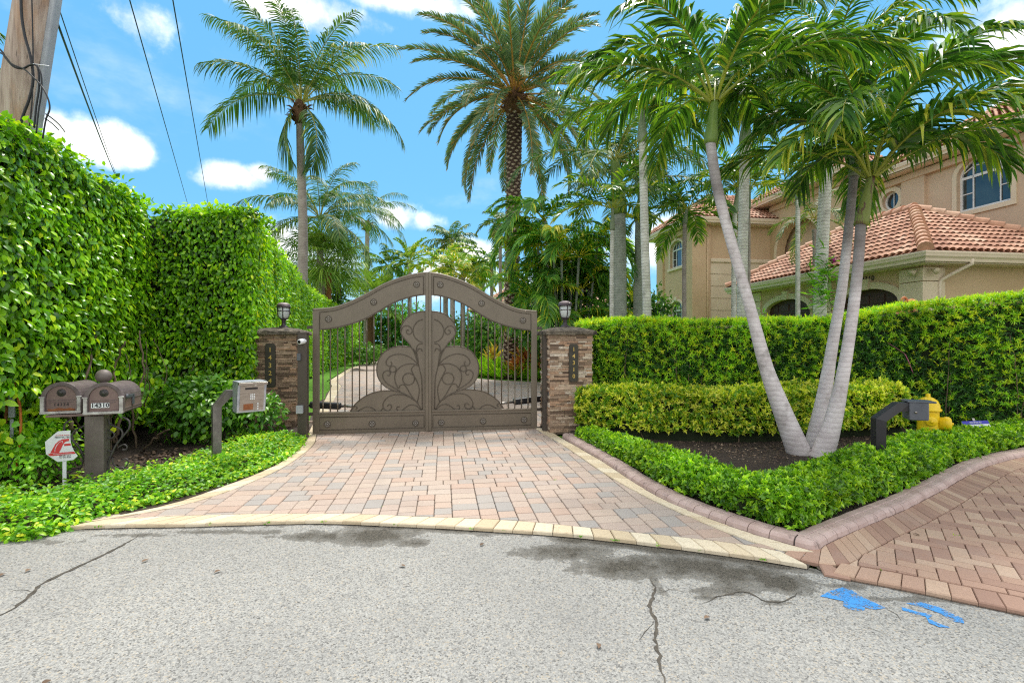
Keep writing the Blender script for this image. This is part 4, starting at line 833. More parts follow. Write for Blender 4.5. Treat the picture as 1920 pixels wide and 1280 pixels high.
# ---------------------------------------------------------------- pillars
def pillar(corner, w, ztop, number, label, plaque_uv, dark, flare=0):
    """corner: front left foot; body runs w along EX and w*.95 back"""
    c = np.array([corner[0], corner[1], 0.0]); t = thing('stone_pillar', c+EX*w/2+EYV*w/2, label, 'pillar', 'stone gate pillars')
    mb = MB(); dp = w*.95; mb.box(c+EX*w/2+EYV*dp/2+UP*ztop/2, (w-.05, dp-.05, ztop), axes=[EX, EYV, UP], tint=.05)
    for f in range(4):
        o, a, nn, L = [(c, EX, -EYV, w), (c+EX*w, EYV, EX, dp), (c+EX*w+EYV*dp, -EX, EYV, w), (c+EYV*dp, -EYV, -EX, dp)][f]
        z = .0
        while z < ztop-.004:
            h = min(random.choice((.022, .028, .034, .042, .05)), ztop-z); x = -.012
            fl = flare*max(0, .42-z)/.42*(.07 if f in (0, 3) else 0)
            while x < L+.012-.02:
                l = random.choice((.07, .10, .14, .18, .24, .3)); l = min(l, L+.012-x)
                if L+.012-(x+l) < .05: l = L+.012-x
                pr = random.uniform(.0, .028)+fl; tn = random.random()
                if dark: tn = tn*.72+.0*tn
                m = .0025; q = o+a*(x+l/2)+UP*(z+h/2)+nn*(pr/2-.01)
                mb.box(q, (l-m, pr+.05, h-m), axes=[a, nn, UP], tint=tn); x += l
            z += h
    mb.build('stonework', M['ledger'], t, recalc=True)
    mb = MB(); ov = .085; k = 9; V = []; W_ = w+2*ov; D_ = dp+2*ov
    # low hipped cap with a lumpy edge
    def ring(s, z, j): 
        pts = []
        for e in range(4):
            a = np.array([(-1, -1), (1, -1), (1, 1), (-1, 1)], float)[e]; b = np.array([(-1, -1), (1, -1), (1, 1), (-1, 1)], float)[(e+1) % 4]
            for i in range(k): pts.append(a+(b-a)*i/k)
        pts = np.array(pts)*np.array([W_/2, D_/2])*s
        P = c+EX*(w/2)+EYV*(dp/2)+pts[:, :1]*EX+pts[:, 1:]*EYV+UP*(ztop+z); return P+rnd(len(P), j)
    rings = [ring(.90, 0, .0), ring(.985, .004, .005), ring(1.0, .03, .006), ring(.985, .062, .006), ring(.90, .082, .006), ring(.55, .118, .005), ring(.2, .140, .003), ring(.02, .143, 0)]
    n = 4*k; i = np.arange(n); mb.add(np.concatenate(rings), [np.concatenate([np.stack([r*n+i, r*n+(i+1) % n, (r+1)*n+(i+1) % n, (r+1)*n+i], 1) for r in range(len(rings)-1)]), np.array([range(n)]), np.array([range(7*n, 8*n)])], False)
    mb.build('cap', M['cap'], t, recalc=True, bevel=.004)
    u0, u1, v0, v1 = plaque_uv
    def pp(u, v, off=-.035):
        d = np.array([(u-CX)/F, 1.0, -(v-CY)/F]); tt = np.dot(c+EYV*off-np.array([0, 0, EYE]), EYV)/np.dot(d, EYV); return np.array([0, 0, EYE])+d*tt
    pc = pp((u0+u1)/2, (v0+v1)/2); pw = np.linalg.norm(pp(u1, (v0+v1)/2)-pp(u0, (v0+v1)/2)); ph = np.linalg.norm(pp((u0+u1)/2, v1)-pp((u0+u1)/2, v0))
    mb = MB(); x, y, e = pw/2, ph/2, .028
    mb.prism([(-x+e, -y), (x-e, -y), (x, -y+e), (x, y-e), (x-e, y), (-x+e, y), (-x, y-e), (-x, -y+e)], -.016, pc-EYV*-.02, EX, UP, EYV)
    mb.prism([(-x+e, -y), (x-e, -y), (x, -y+e), (x, y-e), (x-e, y), (-x+e, y), (-x, y-e), (-x, -y+e)], -.03, pc+EYV*.01, EX, UP, EYV)
    pq = mb.build('number_plaque', M['plaque'], t, recalc=True, bevel=.004)
    mb_t = []
    st = ph/len(number)*.88
    for i, ch in enumerate(number):
        lettering(ch, st*.86, pc-EYV*.0225+UP*((len(number)-1)/2-i)*st, EX, UP, -EYV, M['gold'], pq, 'digit', .003, bold=.0008)
    return t, c, dp
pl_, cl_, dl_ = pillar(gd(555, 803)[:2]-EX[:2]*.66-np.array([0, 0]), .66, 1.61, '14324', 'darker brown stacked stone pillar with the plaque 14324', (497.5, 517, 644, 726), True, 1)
pr_, cr_, dr_ = pillar((.62, 7.77), .675, 1.605, '14310', 'lighter stacked stone pillar with the plaque 14310', (1066.6, 1083.8, 644.6, 715.6), False, 0)
def lamp(pos, label):
    t = thing('pillar_lamp', pos, label, 'lamp', 'lanterns on the gate pillars'); p = np.array(pos)
    mb = MB(); mb.lathe([(0, 0), (.085, 0), (.082, .012), (.05, .03), (.036, .045), (.033, .10), (.04, .112), (.034, .122), (.05, .14), (.075, .16), (0, .16)], p, 20); mb.build('base', M['lampmetal'], t)
    mb = MB(); mb.lathe([(0, .155), (.058, .158), (.083, .20), (.094, .26), (.095, .36), (0, .36)], p, 22); mb.build('glass', M['lampglass'], t)
    mb = MB()
    mb.lathe([(.094, .355), (.122, .357), (.122, .372), (.112, .376), (.112, .398), (.094, .402)], p, 24); mb.lathe([(.097, .285), (.103, .285), (.103, .297), (.097, .297)], p, 24)
    for k in range(4):
        a = k*math.pi/2+.3; r = np.array([.06, .088, .099, .10]); z = np.array([.157, .20, .26, .36]); mb.tube(np.c_[p[0]+r*math.cos(a), p[1]+r*math.sin(a), p[2]+z], .0085, 6)
    mb.build('cage', M['lampmetal'], t)
    mb = MB(); mb.lathe([(.112, .398), (.108, .41), (.085, .428), (.045, .442), (0, .446)], p, 24); mb.build('hood', M['lamphood'], t)
lamp(cl_+EX*.36+EYV*dl_*.5+UP*(1.61+.138), 'dark lantern standing on the pillar numbered 14324')
lamp(cr_+EX*.33+EYV*dr_*.5+UP*(1.605+.138), 'lantern with pale hood standing on the pillar numbered 14310')
def gpost(u, v, w, zt, label, y):
    p = np.array([(u-CX)/F*y, y, 0]); t = thing('gate_post', p, label, 'post', 'square metal gate posts')
    mb = MB(); mb.box(p+UP*zt/2, (w, .12, zt), axes=[EX, EYV, UP]); mb.build('shaft', M['post'], t, bevel=.006)
    mb = MB(); mb.box(p+UP*(zt+.008), (w+.012, .132, .016), axes=[EX, EYV, UP]); mb.build('post_cap', M['post'], t, bevel=.003)
    return t, p
tpl, ppl = gpost(568.5, 827, .135, 1.62, 'dark square metal gate post beside the pillar numbered 14324', 7.30)
tpr, ppr = gpost(1024, 812, .115, 1.60, 'dark square metal gate post beside the pillar numbered 14310', 7.92)
# camera and junction box on the left post
t = thing('security_camera', at(566, 640, 7.2), 'small white bullet camera on the gate post beside the pillar numbered 14324', 'security camera'); c = at(566, 640, 7.2)
dcam = nrm(np.array([-.25, -1, -.12])); mb = MB(); mb.lathe([(0, 0), (.036, 0), (.04, .02), (.04, .11), (.034, .12), (0, .12)], c-dcam*.06, 16, axis=dcam); mb.build('body', M['white'], t)
mb = MB(); mb.lathe([(0, .121), (.026, .121), (.024, .112), (0, .112)], c-dcam*.06, 14, axis=dcam); mb.build('lens', M['black'], t)
mb = MB(); mb.tube([c+dcam*-.02, c+np.array([.02, .06, .0]), c+np.array([.03, .10, .01])], .014, 8); mb.build('bracket', M['post'], t)
def jbox(c, size, label, mat):
    t = thing('junction_box', c, label, 'junction box'); c = np.array(c); mb = MB(); mb.box(c, size, axes=[EX, EYV, UP]); mb.build('case', M[mat], t, bevel=.006)
    mb = MB(); mb.box(c-EYV*(size[1]/2+.004), (size[0]*1.08, .008, size[2]*1.06), axes=[EX, EYV, UP]); mb.build('cover', M[mat], t, bevel=.003)
jbox(at(562.5, 767, 7.22), (.09, .06, .115), 'small pale grey junction box low on the gate post by the pillar numbered 14324', 'conduit')
jbox(at(561, 669, 7.22), (.05, .05, .10), 'small dark junction box halfway up the gate post by the pillar numbered 14324', 'slate')
jbox(at(1031, 737, 7.83), (.06, .05, .07), 'small blue grey junction box on the gate post by the pillar numbered 14310', 'slate')
# ---------------------------------------------------------------- mailboxes
MP = at(183, 905, 5.1)*np.array([1, 1, 0]); 
mrz = R(20); mX = np.array([math.cos(mrz), math.sin(mrz), 0]); mY = np.array([-math.sin(mrz), math.cos(mrz), 0])
zb_ = EYE-(775-CY)/F*5.0
t = thing('mailbox_post', MP, 'taupe square mailbox post with ball finial and iron scrolls', 'mailbox post')
mb = MB(); mb.box(MP+UP*(zb_-.03)/2, (.165, .165, zb_-.03), axes=[mX, mY, UP]); mb.build('shaft', M['mailpost'], t, bevel=.006)
mb = MB(); mb.box(MP+UP*(zb_-.018)-mX*.13+mY*.14, (.56, .40, .024), axes=[mX, mY, UP]); mb.build('shelf', M['mail'], t, bevel=.004)
mb = MB(); fb = MP-mX*.0+mY*.14; fz = EYE-(740-CY)/F*5.2; mb.lathe([(0, zb_-.02), (.06, zb_-.02), (.06, fz+.10), (.03, fz+.12), (.03, fz+.135)]+[(max(.001, .074*math.sin(a)), fz+.2-.074*math.cos(a)) for a in np.linspace(.5, math.pi, 12)], fb*[1, 1, 0], 20); mb.build('finial', M['mailpost'], t)
for sg in (1, -1):
    mb = MB()
    def sc(pts, r=.010):
        q = np.array(pts, float); P = MP+mX*sg*(.085)+np.outer(q[:, 0], mX*sg)+np.outer(q[:, 1], UP); mb.tube(smooth(P, 6), r, 6)
    z = zb_-.06
    sc([(.13, z), (.19, z-.05), (.19, z-.13), (.13, z-.22), (.075, z-.30), (.05, z-.36), (.02, z-.44), (.0, z-.52), (.02, z-.60), (.08, z-.645), (.14, z-.64), (.165, z-.59), (.14, z-.55), (.10, z-.545)])
    sc([(.01, z-.02), (.02, z-.07), (.07, z-.10), (.12, z-.14), (.13, z-.20), (.09, z-.28)], .009); sc([(.01, z-.14), (.05, z-.165), (.06, z-.20), (.03, z-.225), (.0, z-.21)], .007)
    sc([(.09, z-.33), (.14, z-.30), (.17, z-.32), (.165, z-.355), (.13, z-.355)], .007); sc([(.0, z-.355), (.04, z-.36), (.06, z-.33)], .007)
    sc([(.12, z-.47), (.165, z-.455), (.185, z-.49), (.16, z-.54), (.10, z-.545), (.05, z-.50), (.045, z-.43)], .007)
    mb.build('scroll_bracket', M['iron'], t)
def mailbox(c, num, label, old):
    """c: middle of the front's lower edge; box runs back along mY"""
    c = np.array(c); w, hs, L = .31, .155, .50; t = thing('mailbox', c+mY*L/2, label, 'mailbox', 'pair of mailboxes on one post')
    def arch(w, hs, n=16, z0=0, x0=0): return [(x0-w/2, z0), (x0+w/2, z0)]+[(x0+w/2*math.cos(a), z0+hs+w/2*math.sin(a)) for a in np.linspace(0, math.pi, n)]
    mb = MB(); mb.prism(arch(w, hs), L, c+mY*.03, mX, UP, mY); b = mb.build('body', M['mailtop'], t, recalc=True)
    mb = MB()
    for s in (-1, 1): mb.box(c+mX*s*(w/2+.0035)+mY*(.03+L/2)+UP*.075, (.008, L-.03, .135), axes=[mX, mY, UP])
    mb.build('side_panel', M['mail'], t, bevel=.002) if False else mb.build('side_skirt', M['mail'], t, bevel=.002)
    mb = MB()
    for z in (.02, .045, .142):
        for s in (-1, 1): mb.box(c+mX*s*(w/2+.008)+mY*(.03+L/2)+UP*z, (.008, L-.02, .007), axes=[mX, mY, UP])
    mb.build('bead', M['mailtop'], b)
    ring = [np.array(arch(w+.03, hs+.0)), np.array(arch(w-.055, hs-.02, z0=.022))]
    mb = MB(); mb.prism(arch(w+.03, hs), .045, c-mY*.0, mX, UP, mY, [arch(w-.055, hs-.015, z0=.02)]); mb.build('hood', M['mailtop'], t, recalc=True, bevel=.004)
    mb = MB()
    for s in (-1, 1): mb.box(c+mX*s*(w/2-.004)-mY*.006+UP*.085, (.03, .014, .17), axes=[mX, mY, UP]); mb.box(c+mX*s*(w/2-.002)-mY*.008+UP*.172, (.045, .018, .014), axes=[mX, mY, UP])
    mb.box(c-mY*.006+UP*.012, (w+.03, .016, .026), axes=[mX, mY, UP]); mb.build('chalky_trim', M['chalk'], t, bevel=.003)
    mb = MB(); mb.prism(arch(w-.06, hs-.015, z0=.024), .012, c+mY*.012, mX, UP, mY); dr = mb.build('door', M['mail'], t, recalc=True, bevel=.003)
    mb = MB(); mb.box(c+mY*.009+UP*.14, (w-.09, .006, .004), axes=[mX, mY, UP]); mb.box(c+mY*.009+UP*.118, (w-.11, .006, .004), axes=[mX, mY, UP]); mb.build('bead', M['mailtop'], dr)
    mb = MB(); mb.lathe([(0, .03), (.016, .028), (.018, .02), (.008, .012), (.008, .006), (.038, .004), (.04, 0)], c+mY*.012+UP*.215, 18, axis=-mY); mb.build('knob', M['iron'], dr)
    if old:
        lettering(num, .042, c+mY*.006+UP*.092, mX, UP, -mY, M['ink'], dr, 'digits', .001, spacing=1.25)
        mb = MB(); mb.prism([(-.11, .0), (.11, .0), (.112, .018), (.07, .03), (.03, .022), (-.02, .034), (-.07, .02), (-.112, .026)], -.003, c+mY*.012+UP*.026, mX, UP, mY); mb.build('rust_patch', M['rust'], dr)
    else:
        for k, ch in enumerate(num):
            mb = MB(); q = c+mY*.007+UP*.088+mX*((k-2)*.031-.03); mb.box(q, (.029, .005, .05), axes=[mX, mY, UP]); pq = mb.build('digit_tile', M['white'], dr)
            lettering(ch, .058, q-mY*.003, mX, UP, -mY, M['ink'], pq, 'digit', .0008, bold=.002)
    mb = MB(); q = c+mX*(w/2+.014)+mY*.13+UP*.20; mb.lathe([(0, .02), (.02, .018), (.024, 0)], q-UP*.03-mY*.05, 12, axis=mX)
    if old: mb.box(q+mY*.10+UP*.0, (.012, .20, .03), axes=[mX, nrm(mY+UP*.75), nrm(UP-mY*.75)])
    else: mb.box(q+mY*.05-UP*.035, (.010, .20, .03), axes=[mX, mY, UP]); mb.box(q+mY*.13-UP*.085, (.010, .05, .10), axes=[mX, mY, UP])
    mb.build('flag', M['slate'], t, bevel=.002)
mc = at(196.5, 775, 5.0); mailbox(mc-mY*.03, '14310', 'mauve brown mailbox with white number tiles 14310 on its door', False)
mc2 = at(114, 775, 4.98); mailbox(mc2-mY*.0, '14324', 'mauve brown mailbox with rusty door and faint embossed number', True)
# ---------------------------------------------------------------- octagonal security sign with its right side broken away
sc_ = at(119, 838, 4.72); t = thing('security_sign', sc_*[1, 1, 0], 'white broken octagonal security sign with red emblem on a white stake', 'sign')
SX = np.array([.985, .17, 0]); SX = nrm(SX); SY = np.array([-SX[1], SX[0], 0])
def so_(lst): return [((80+x/18.29-119)/F*4.72, -((800+y/18.29)-838)/F*4.72) for x, y in lst]
mb = MB(); mb.prism(so_([(540, 150), (915, 130), (905, 300), (915, 500), (945, 650), (1000, 800), (1060, 910), (1130, 1020), (1010, 1140), (540, 1190), (190, 910), (165, 490)]), .006, sc_, SX, UP, SY); pan = mb.build('panel', M['white'], t, recalc=True)
mb = MB(); mb.box(sc_+SY*.014+UP*(-.17), (.032, .012, .62), axes=[SX, SY, UP]); mb.build('stake', M['white'], t, bevel=.003)
def pr_on(name, lst, mat, off=-.0015): mb = MB(); mb.prism(so_(lst), .0012, sc_+SY*off, SX, UP, SY); return mb.build(name, M[mat], pan, recalc=True)
pr_on('red_emblem', [(320, 885), (400, 720), (480, 570), (570, 480), (680, 420), (880, 405), (890, 485), (790, 500), (735, 550), (690, 640), (640, 760), (580, 875)], 'red')
pr_on('red_band', [(240, 920), (320, 895), (600, 875), (1035, 855), (1080, 930), (330, 985)], 'red')
for q in ([(455, 840), (465, 720), (520, 600), (600, 510), (690, 465), (690, 540), (680, 550), (676, 482), (600, 525), (535, 610), (480, 725), (470, 840)],): pr_on('white_outline', q, 'white', -.003)
pr_on('red_label', [(735, 580), (925, 565), (938, 640), (735, 655)], 'red')
lt = lambda s, x, y, sz, m, nm='lettering': lettering(s, sz, sc_+SX*so_([(x, y)])[0][0]+UP*so_([(x, y)])[0][1]-SY*.003, SX, UP, -SY, M[m], pan, nm, .0004)
lt('24 HOUR ROOM', 690, 285, .016, 'red'); lt('PROTECTED', 690, 355, .024, 'ink'); lt('Access Control Doors', 690, 920, .017, 'white'); lt('800 894 2017', 770, 985, .018, 'ink'); lt('561 241 0757', 770, 1045, .018, 'ink')
# ---------------------------------------------------------------- entry keypads
def bent_post(name, pts, w, label, mat):
    t = thing(name, pts[0]*np.array([1, 1, 0]), label, 'keypad'); mb = MB()
    return t
kp = at(406, 855, 5.65); t = thing('entry_keypad', (kp[0], kp[1], .05), 'brushed steel entry keypad box on a bent steel post, left of the drive', 'entry keypad')
KX = np.array([math.cos(R(42)), math.sin(R(42)), 0]); KY = np.array([-KX[1], KX[0], 0])
def square_tube(mb, pts, w, ax):
    p = np.array(pts, float); m = len(p); tg = np.array([nrm(p[min(i+1, m-1)]-p[max(i-1, 0)]) for i in range(m)]); V = []
    for i in range(m):
        n = nrm(np.cross(tg[i], ax)); sc = 1.0
        if 0 < i < m-1: sc = 1/max(.3, math.cos(math.acos(max(-1, min(1, np.dot(nrm(p[i]-p[i-1]), nrm(p[i+1]-p[i])))))/2))
        V += [p[i]+n*w/2*sc*a+ax*w/2*b for a, b in ((-1, -1), (1, -1), (1, 1), (-1, 1))]
    k = np.arange(4); mb.add(np.array(V), [np.concatenate([np.stack([i*4+k, i*4+(k+1) % 4, (i+1)*4+(k+1) % 4, (i+1)*4+k], 1) for i in range(m-1)]), np.array([[0, 1, 2, 3]]), np.array([range((m-1)*4, m*4)])])
mb = MB(); square_tube(mb, [(kp[0], kp[1], .03), at(406, 762, 5.65), at(428, 737, 5.70), at(452, 737, 5.78)], .088, KY); mb.build('post', M['poststeel'], t, recalc=True, bevel=.004)
bc = at(467, 741, 5.62); mb = MB()
mb.prism([(-.19, .17), (.19, .17), (.19, .155), (.12, -.19), (-.02, -.19), (-.19, -.19)][::-1], .26, bc-KX*.15, KY, UP, KX); 
mb = MB(); mb.prism([(-.16, .175), (.10, .175), (.10, -.185), (-.09, -.185)], .30, bc-KX*.15, KY, UP, KX); bx = mb.build('housing', M['galv'], t, recalc=True, bevel=.004)
FN = nrm(np.array([0, 0, 0])+KY*-.36+UP*-.07); FU = nrm(UP*.36-KY*.07); fc = bc+KY*-.126+UP*-.005
def on_face_box(name, x, y, w, h, mat, d=.006, parent=bx, lift=.002): mb = MB(); mb.box(fc+KX*x+FU*y+FN*lift, (w, h, d), axes=[KX, FU, FN]); return mb.build(name, M[mat], parent, bevel=.0015)
on_face_box('faceplate', 0, -.012, .25, .30, 'steel'); on_face_box('visor', 0, .165, .30, .03, 'steel', .05, lift=.02); on_face_box('display', -.01, .10, .13, .022, 'black', .004, lift=.006)
on_face_box('speaker_grille', -.035, -.115, .10, .07, 'rust', .004, lift=.006)
for i in range(4):
    for j in range(3): on_face_box('key', .005+(j-1)*.018, .03-i*.018, .013, .013, 'white', .005, lift=.007)
for i in range(3): on_face_box('call_button', .065, -.085-i*.03, .016, .016, 'white', .006, lift=.007)
mb = MB(); mb.lathe([(0, .012), (.012, .01), (.012, 0)], fc+KX*.03+FU*.14+FN*.0, 12, axis=FN); mb.build('lens', M['white'], bx)
kp = np.array([(1647-CX)/F*5.1, 5.1, 0]); t = thing('entry_keypad', (kp[0], kp[1], .055), 'slate grey keypad box on a black bent post, before the yellow hydrant', 'entry keypad')
mb = MB(); square_tube(mb, [(kp[0], kp[1], .05), at(1647, 786, 5.1), at(1681, 762, 5.15), at(1702, 762, 5.2)], .095, nrm(np.array([.1, 1, 0]))); mb.build('post', M['black'], t, recalc=True, bevel=.004)
QX = nrm(np.array([.93, -.36, 0])); QY = np.array([-QX[1], QX[0], 0]); bc = at(1716, 769, 5.2)
mb = MB(); mb.box(bc, (.17, .2, .19), axes=[QX, QY, UP]); bx = mb.build('housing', M['slate'], t, bevel=.008)
mb = MB(); mb.box(bc+UP*.1+QX*.025, (.25, .21, .018), axes=[QX, QY, UP]); mb.build('visor', M['slate'], t, bevel=.006)
mb = MB(); mb.box(bc+QX*.087, (.012, .16, .16), axes=[QX, QY, UP]); mb.build('faceplate', M['steel'], bx, bevel=.003)
mb = MB(); mb.lathe([(0, .012), (.012, .01), (.014, 0)], bc-QY*.1-QX*.03-UP*.01, 12, axis=-QY); mb.build('lock', M['steel'], bx)
mb = MB(); mb.lathe([(0, .014), (.012, .01), (.014, 0)], bc+QX*.09-QY*.03-UP*.06, 12, axis=QX); mb.build('button', M['black'], bx)
# ---------------------------------------------------------------- hydrant
hp_ = at(1740, 812, 6.35)*np.array([1, 1, 0]); hz = EYE-(738-CY)/F*6.35; t = thing('fire_hydrant', (hp_[0], hp_[1], .055), 'yellow fire hydrant behind the low hedge', 'fire hydrant')
b = hz-.74
mb = MB(); mb.lathe([(0, .05), (.16, .05), (.16, .08), (.125, .09), (.125, b+.12), (.155, b+.125), (.155, b+.15), (.122, b+.16), (.115, b+.20), (.115, b+.50), (.12, b+.52), (0, b+.52)], hp_, 28); mb.build('barrel', M['yellow'], t)
mb = MB(); mb.lathe([(.122, b+.515), (.142, b+.52), (.142, b+.545), (.128, b+.55), (.122, b+.60), (.10, b+.655), (.055, b+.69), (.025, b+.70), (.025, b+.74), (0, b+.742)], hp_, 28); mb.build('bonnet', M['yellow'], t)
for k in range(8):
    pass
dn = nrm(np.array([.86, -.5, 0])); q = hp_+UP*(b+.36)
mb = MB(); mb.lathe([(0, .10), (.082, .10), (.082, .16), (.09, .165), (.09, .21), (.078, .225), (0, .225)], q, 22, axis=dn); n1 = mb.build('pumper_nozzle', M['yellow'], t)
mb = MB(); mb.lathe([(0, .225), (.02, .225), (.018, .255), (0, .256)], q, 5, axis=dn); mb.build('cap_nut', M['yellow'], n1)
for dn2 in (np.array([-.5, -.86, 0]), np.array([.5, .86, 0])):
    mb = MB(); mb.lathe([(0, .09), (.055, .09), (.055, .14), (.062, .145), (.062, .18), (.05, .19), (.016, .19), (.015, .21), (0, .211)], hp_+UP*(b+.40), 18, axis=dn2); mb.build('hose_nozzle', M['yellow'], t)
# ---------------------------------------------------------------- small things at the right
c = at(1832, 799, 6.75); t = thing('security_sign', c*[1, 1, 0]+UP*.055, 'small white and blue security sign tilted behind the low hedge', 'sign')
RX = nrm(np.array([1, -.1, .06])); RY = nrm(np.array([.05, .5, .85])); RY = nrm(RY-RX*np.dot(RX, RY)); RN = np.cross(RX, RY)
mb = MB(); mb.box(c-RY*.03, (.34, .22, .008), axes=[RX, RY, RN]); pan = mb.build('panel', M['white'], t, bevel=.002)
mb = MB(); mb.box(c+RY*.055+RN*.005, (.34, .05, .003), axes=[RX, RY, RN]); bd = mb.build('blue_band', M['blueprint'], pan)
lettering('SECURED BY', .028, c+RY*.055+RN*.008, RX, RY, RN, M['white'], pan, 'lettering', .0005); lettering('Protection', .07, c-RY*.02+RN*.006, RX, RY, RN, M['blueprint'], pan, 'lettering', .0005, bold=.002)
mb = MB(); mb.box(c+RY*.09, (.03, .06, .006), axes=[RX, RY, RN]); mb.tube([c-RN*.012, c*[1, 1, 0]+UP*.05], .008, 6); mb.build('stake', M['steel'], t)
c = at(1914, 806, 6.9); t = thing('path_light', c*[1, 1, 0]+UP*.055, 'small black garden spot light at the foot of the yew hedge', 'garden light')
mb = MB(); mb.lathe([(0, .0), (.012, 0), (.012, .2), (0, .2)], c*[1, 1, 0]+UP*.05, 8); mb.build('spike', M['black'], t)
mb = MB(); mb.lathe([(0, .09), (.045, .09), (.05, .08), (.04, -.03), (0, -.04)], c, 14, axis=nrm(np.array([-.3, -.1, 1]))); mb.build('head', M['black'], t)
mb = MB(); p = smooth([at(1664, 642, 8.1), at(1680, 652, 8.05), at(1697, 664, 8.0), at(1700, 672, 8.0)], 5); mb.tube(p, [.006]*len(p), 5, flat=.4)
p = smooth([at(1697, 664, 8.0), at(1704, 678, 7.98), at(1712, 700, 8.0)], 5); mb.tube(p, .005, 5); tag(mb.build('ribbon', M['pink']), 'pink marker ribbon hanging in the dark yew hedge', 'ribbon')
# ---------------------------------------------------------------- utility pole, conduits and cables
y = 5.15; pt0, pt1 = at(-62, 850, y), at(70, 0, y); dirp = nrm(pt1-pt0)
t = thing('utility_pole', pt0*[1, 1, 0], 'weathered wooden utility pole behind the tall ficus hedge', 'utility pole')
ax_ = lambda s: pt0+(pt1-pt0)*s
s = np.linspace(-.12, 1.5, 20); mb = MB(); mb.tube([ax_(k) for k in s], np.linspace(.20, .168, 20), 24); mb.build('shaft', M['pole'], t)
sd_ = nrm(np.cross(dirp, [0, 1.0, 0])); sd_ = sd_ if sd_[0] > 0 else -sd_
mb = MB()
V = []
for k in (.0, 1.5): 
    q = ax_(k)+sd_*.20+np.array([0, .0, 0]); V.append(q)
d_ = nrm(V[1]-V[0]); mb.box((V[0]+V[1])/2, (.06, .09, np.linalg.norm(V[1]-V[0])), axes=[sd_, np.cross(d_, sd_), d_]); mb.build('cable_guard', M['conduit'], t, bevel=.015)
fr_ = np.array([0, -.2, 0])
def polepath(lst, dy=-.2): return smooth([at(u, v, y+dy) for u, v in lst], 6)
mb = MB(); mb.tube(polepath([(40, -40), (40, 20), (46, 65), (58, 110), (62, 150), (55, 185), (44, 215), (36, 240)]), .012, 8); mb.build('cable', M['cable'], t)
mb = MB(); mb.tube(polepath([(59, -20), (61, 50), (62, 130), (60, 190), (55, 240)]), .006, 6); mb.build('ground_wire', M['cable'], t)
mb = MB(); mb.tube(polepath([(-40, 60), (0, 93), (10, 108), (25, 125), (42, 129), (55, 123), (66, 122), (72, 132), (73, 165), (68, 200), (64, 240)], -.23), .009, 8); mb.tube(polepath([(-40, 90), (2, 100), (22, 120), (45, 130), (60, 143), (78, 162), (90, 185), (93, 205), (86, 225), (80, 260)], -.25), .0075, 8)
mb.tube(polepath([(70, 122), (77, 140), (78, 170), (72, 210), (68, 250)], -.24), .007, 8); mb.build('cable_bundle', M['cable'], t)
mb = MB(); mb.tube([at(62, 120, y-.24), at(92, 124, y-.12)], .004, 6); mb.build('cable_tie', M['white'], t)
mb = MB(); mb.tube(smooth([at(86, 214, y), at(100, 224, 5.3), at(112, 235, 5.5), at(122, 248, 5.7)], 5), .007, 6); mb.tube(smooth([at(84, 222, y), at(98, 232, 5.3), at(110, 244, 5.5)], 5), .006, 6); mb.build('loose_cable', M['cable'], t)
mb = MB(); mb.tube(smooth([at(24, 640, 5.0), at(26, 680, 5.0), at(30, 725, 5.0), at(37, 760, 5.0), at(39, 790, 5.0), at(37, 830, 5.0), at(30, 880, 5.0)], 6), .012, 8); mb.build('orange_duct', M['orange'], t)
mb = MB(); mb.tube(smooth([at(20, 645, 5.02), at(17, 690, 5.02), at(14, 740, 5.02), at(8, 820, 5.02), at(2, 880, 5.02)], 6), .014, 8); mb.build('brown_duct', M['rust'], t)
mb = MB(); mb.box(at(22, 752, 4.98), (.05, .03, .34), axes=[mX, mY, UP]); mb.box(at(22, 830, 4.99), (.028, .02, .5), axes=[mX, mY, UP]); mb.build('grey_conduit', M['conduit'], t, bevel=.008)
mb = MB(); mb.box(at(41, 652, 5.25), (.10, .09, .17), axes=[mX, mY, UP]); mb.build('meter_box', M['chalk'], t, bevel=.02)
def wire(a, b, r, label, sag=.15):
    a, b = np.array(a), np.array(b); s = np.linspace(0, 1, 24); p = a+(b-a)*s[:, None]; p[:, 2] -= sag*4*s*(1-s); mb = MB(); mb.tube(p, r, 6)
    tag(mb.build('overhead_cable', M['cable']), label, 'cable', 'overhead cables')
def along(u0, v0, y0, u1, v1, y1, e=.5):
    a, b = at(u0, v0, y0), at(u1, v1, y1); return a-(b-a)*e, b+(b-a)*.25
a, b = at(101, 25, 5.2), at(207, 305, 13); wire(a, b+(b-a)*.2, .012, 'thick black cable dropping from the wooden pole towards the ficus hedge', .05)
a, b = at(106, 0, 5.2), at(210, 305, 13); wire(a+(a-b)*.1, b+(b-a)*.2, .006, 'thin cable running close above the thick one from the wooden pole', .05)
a, b = along(243, 0, 7.0, 352, 383, 22); wire(a, b, .009, 'thin overhead wire crossing the open sky nearer to the wooden pole', .0)
a, b = along(324, 0, 7.0, 390, 383, 22); wire(a, b, .009, 'thin overhead wire crossing the open sky nearer to the tall coconut palm', .0)
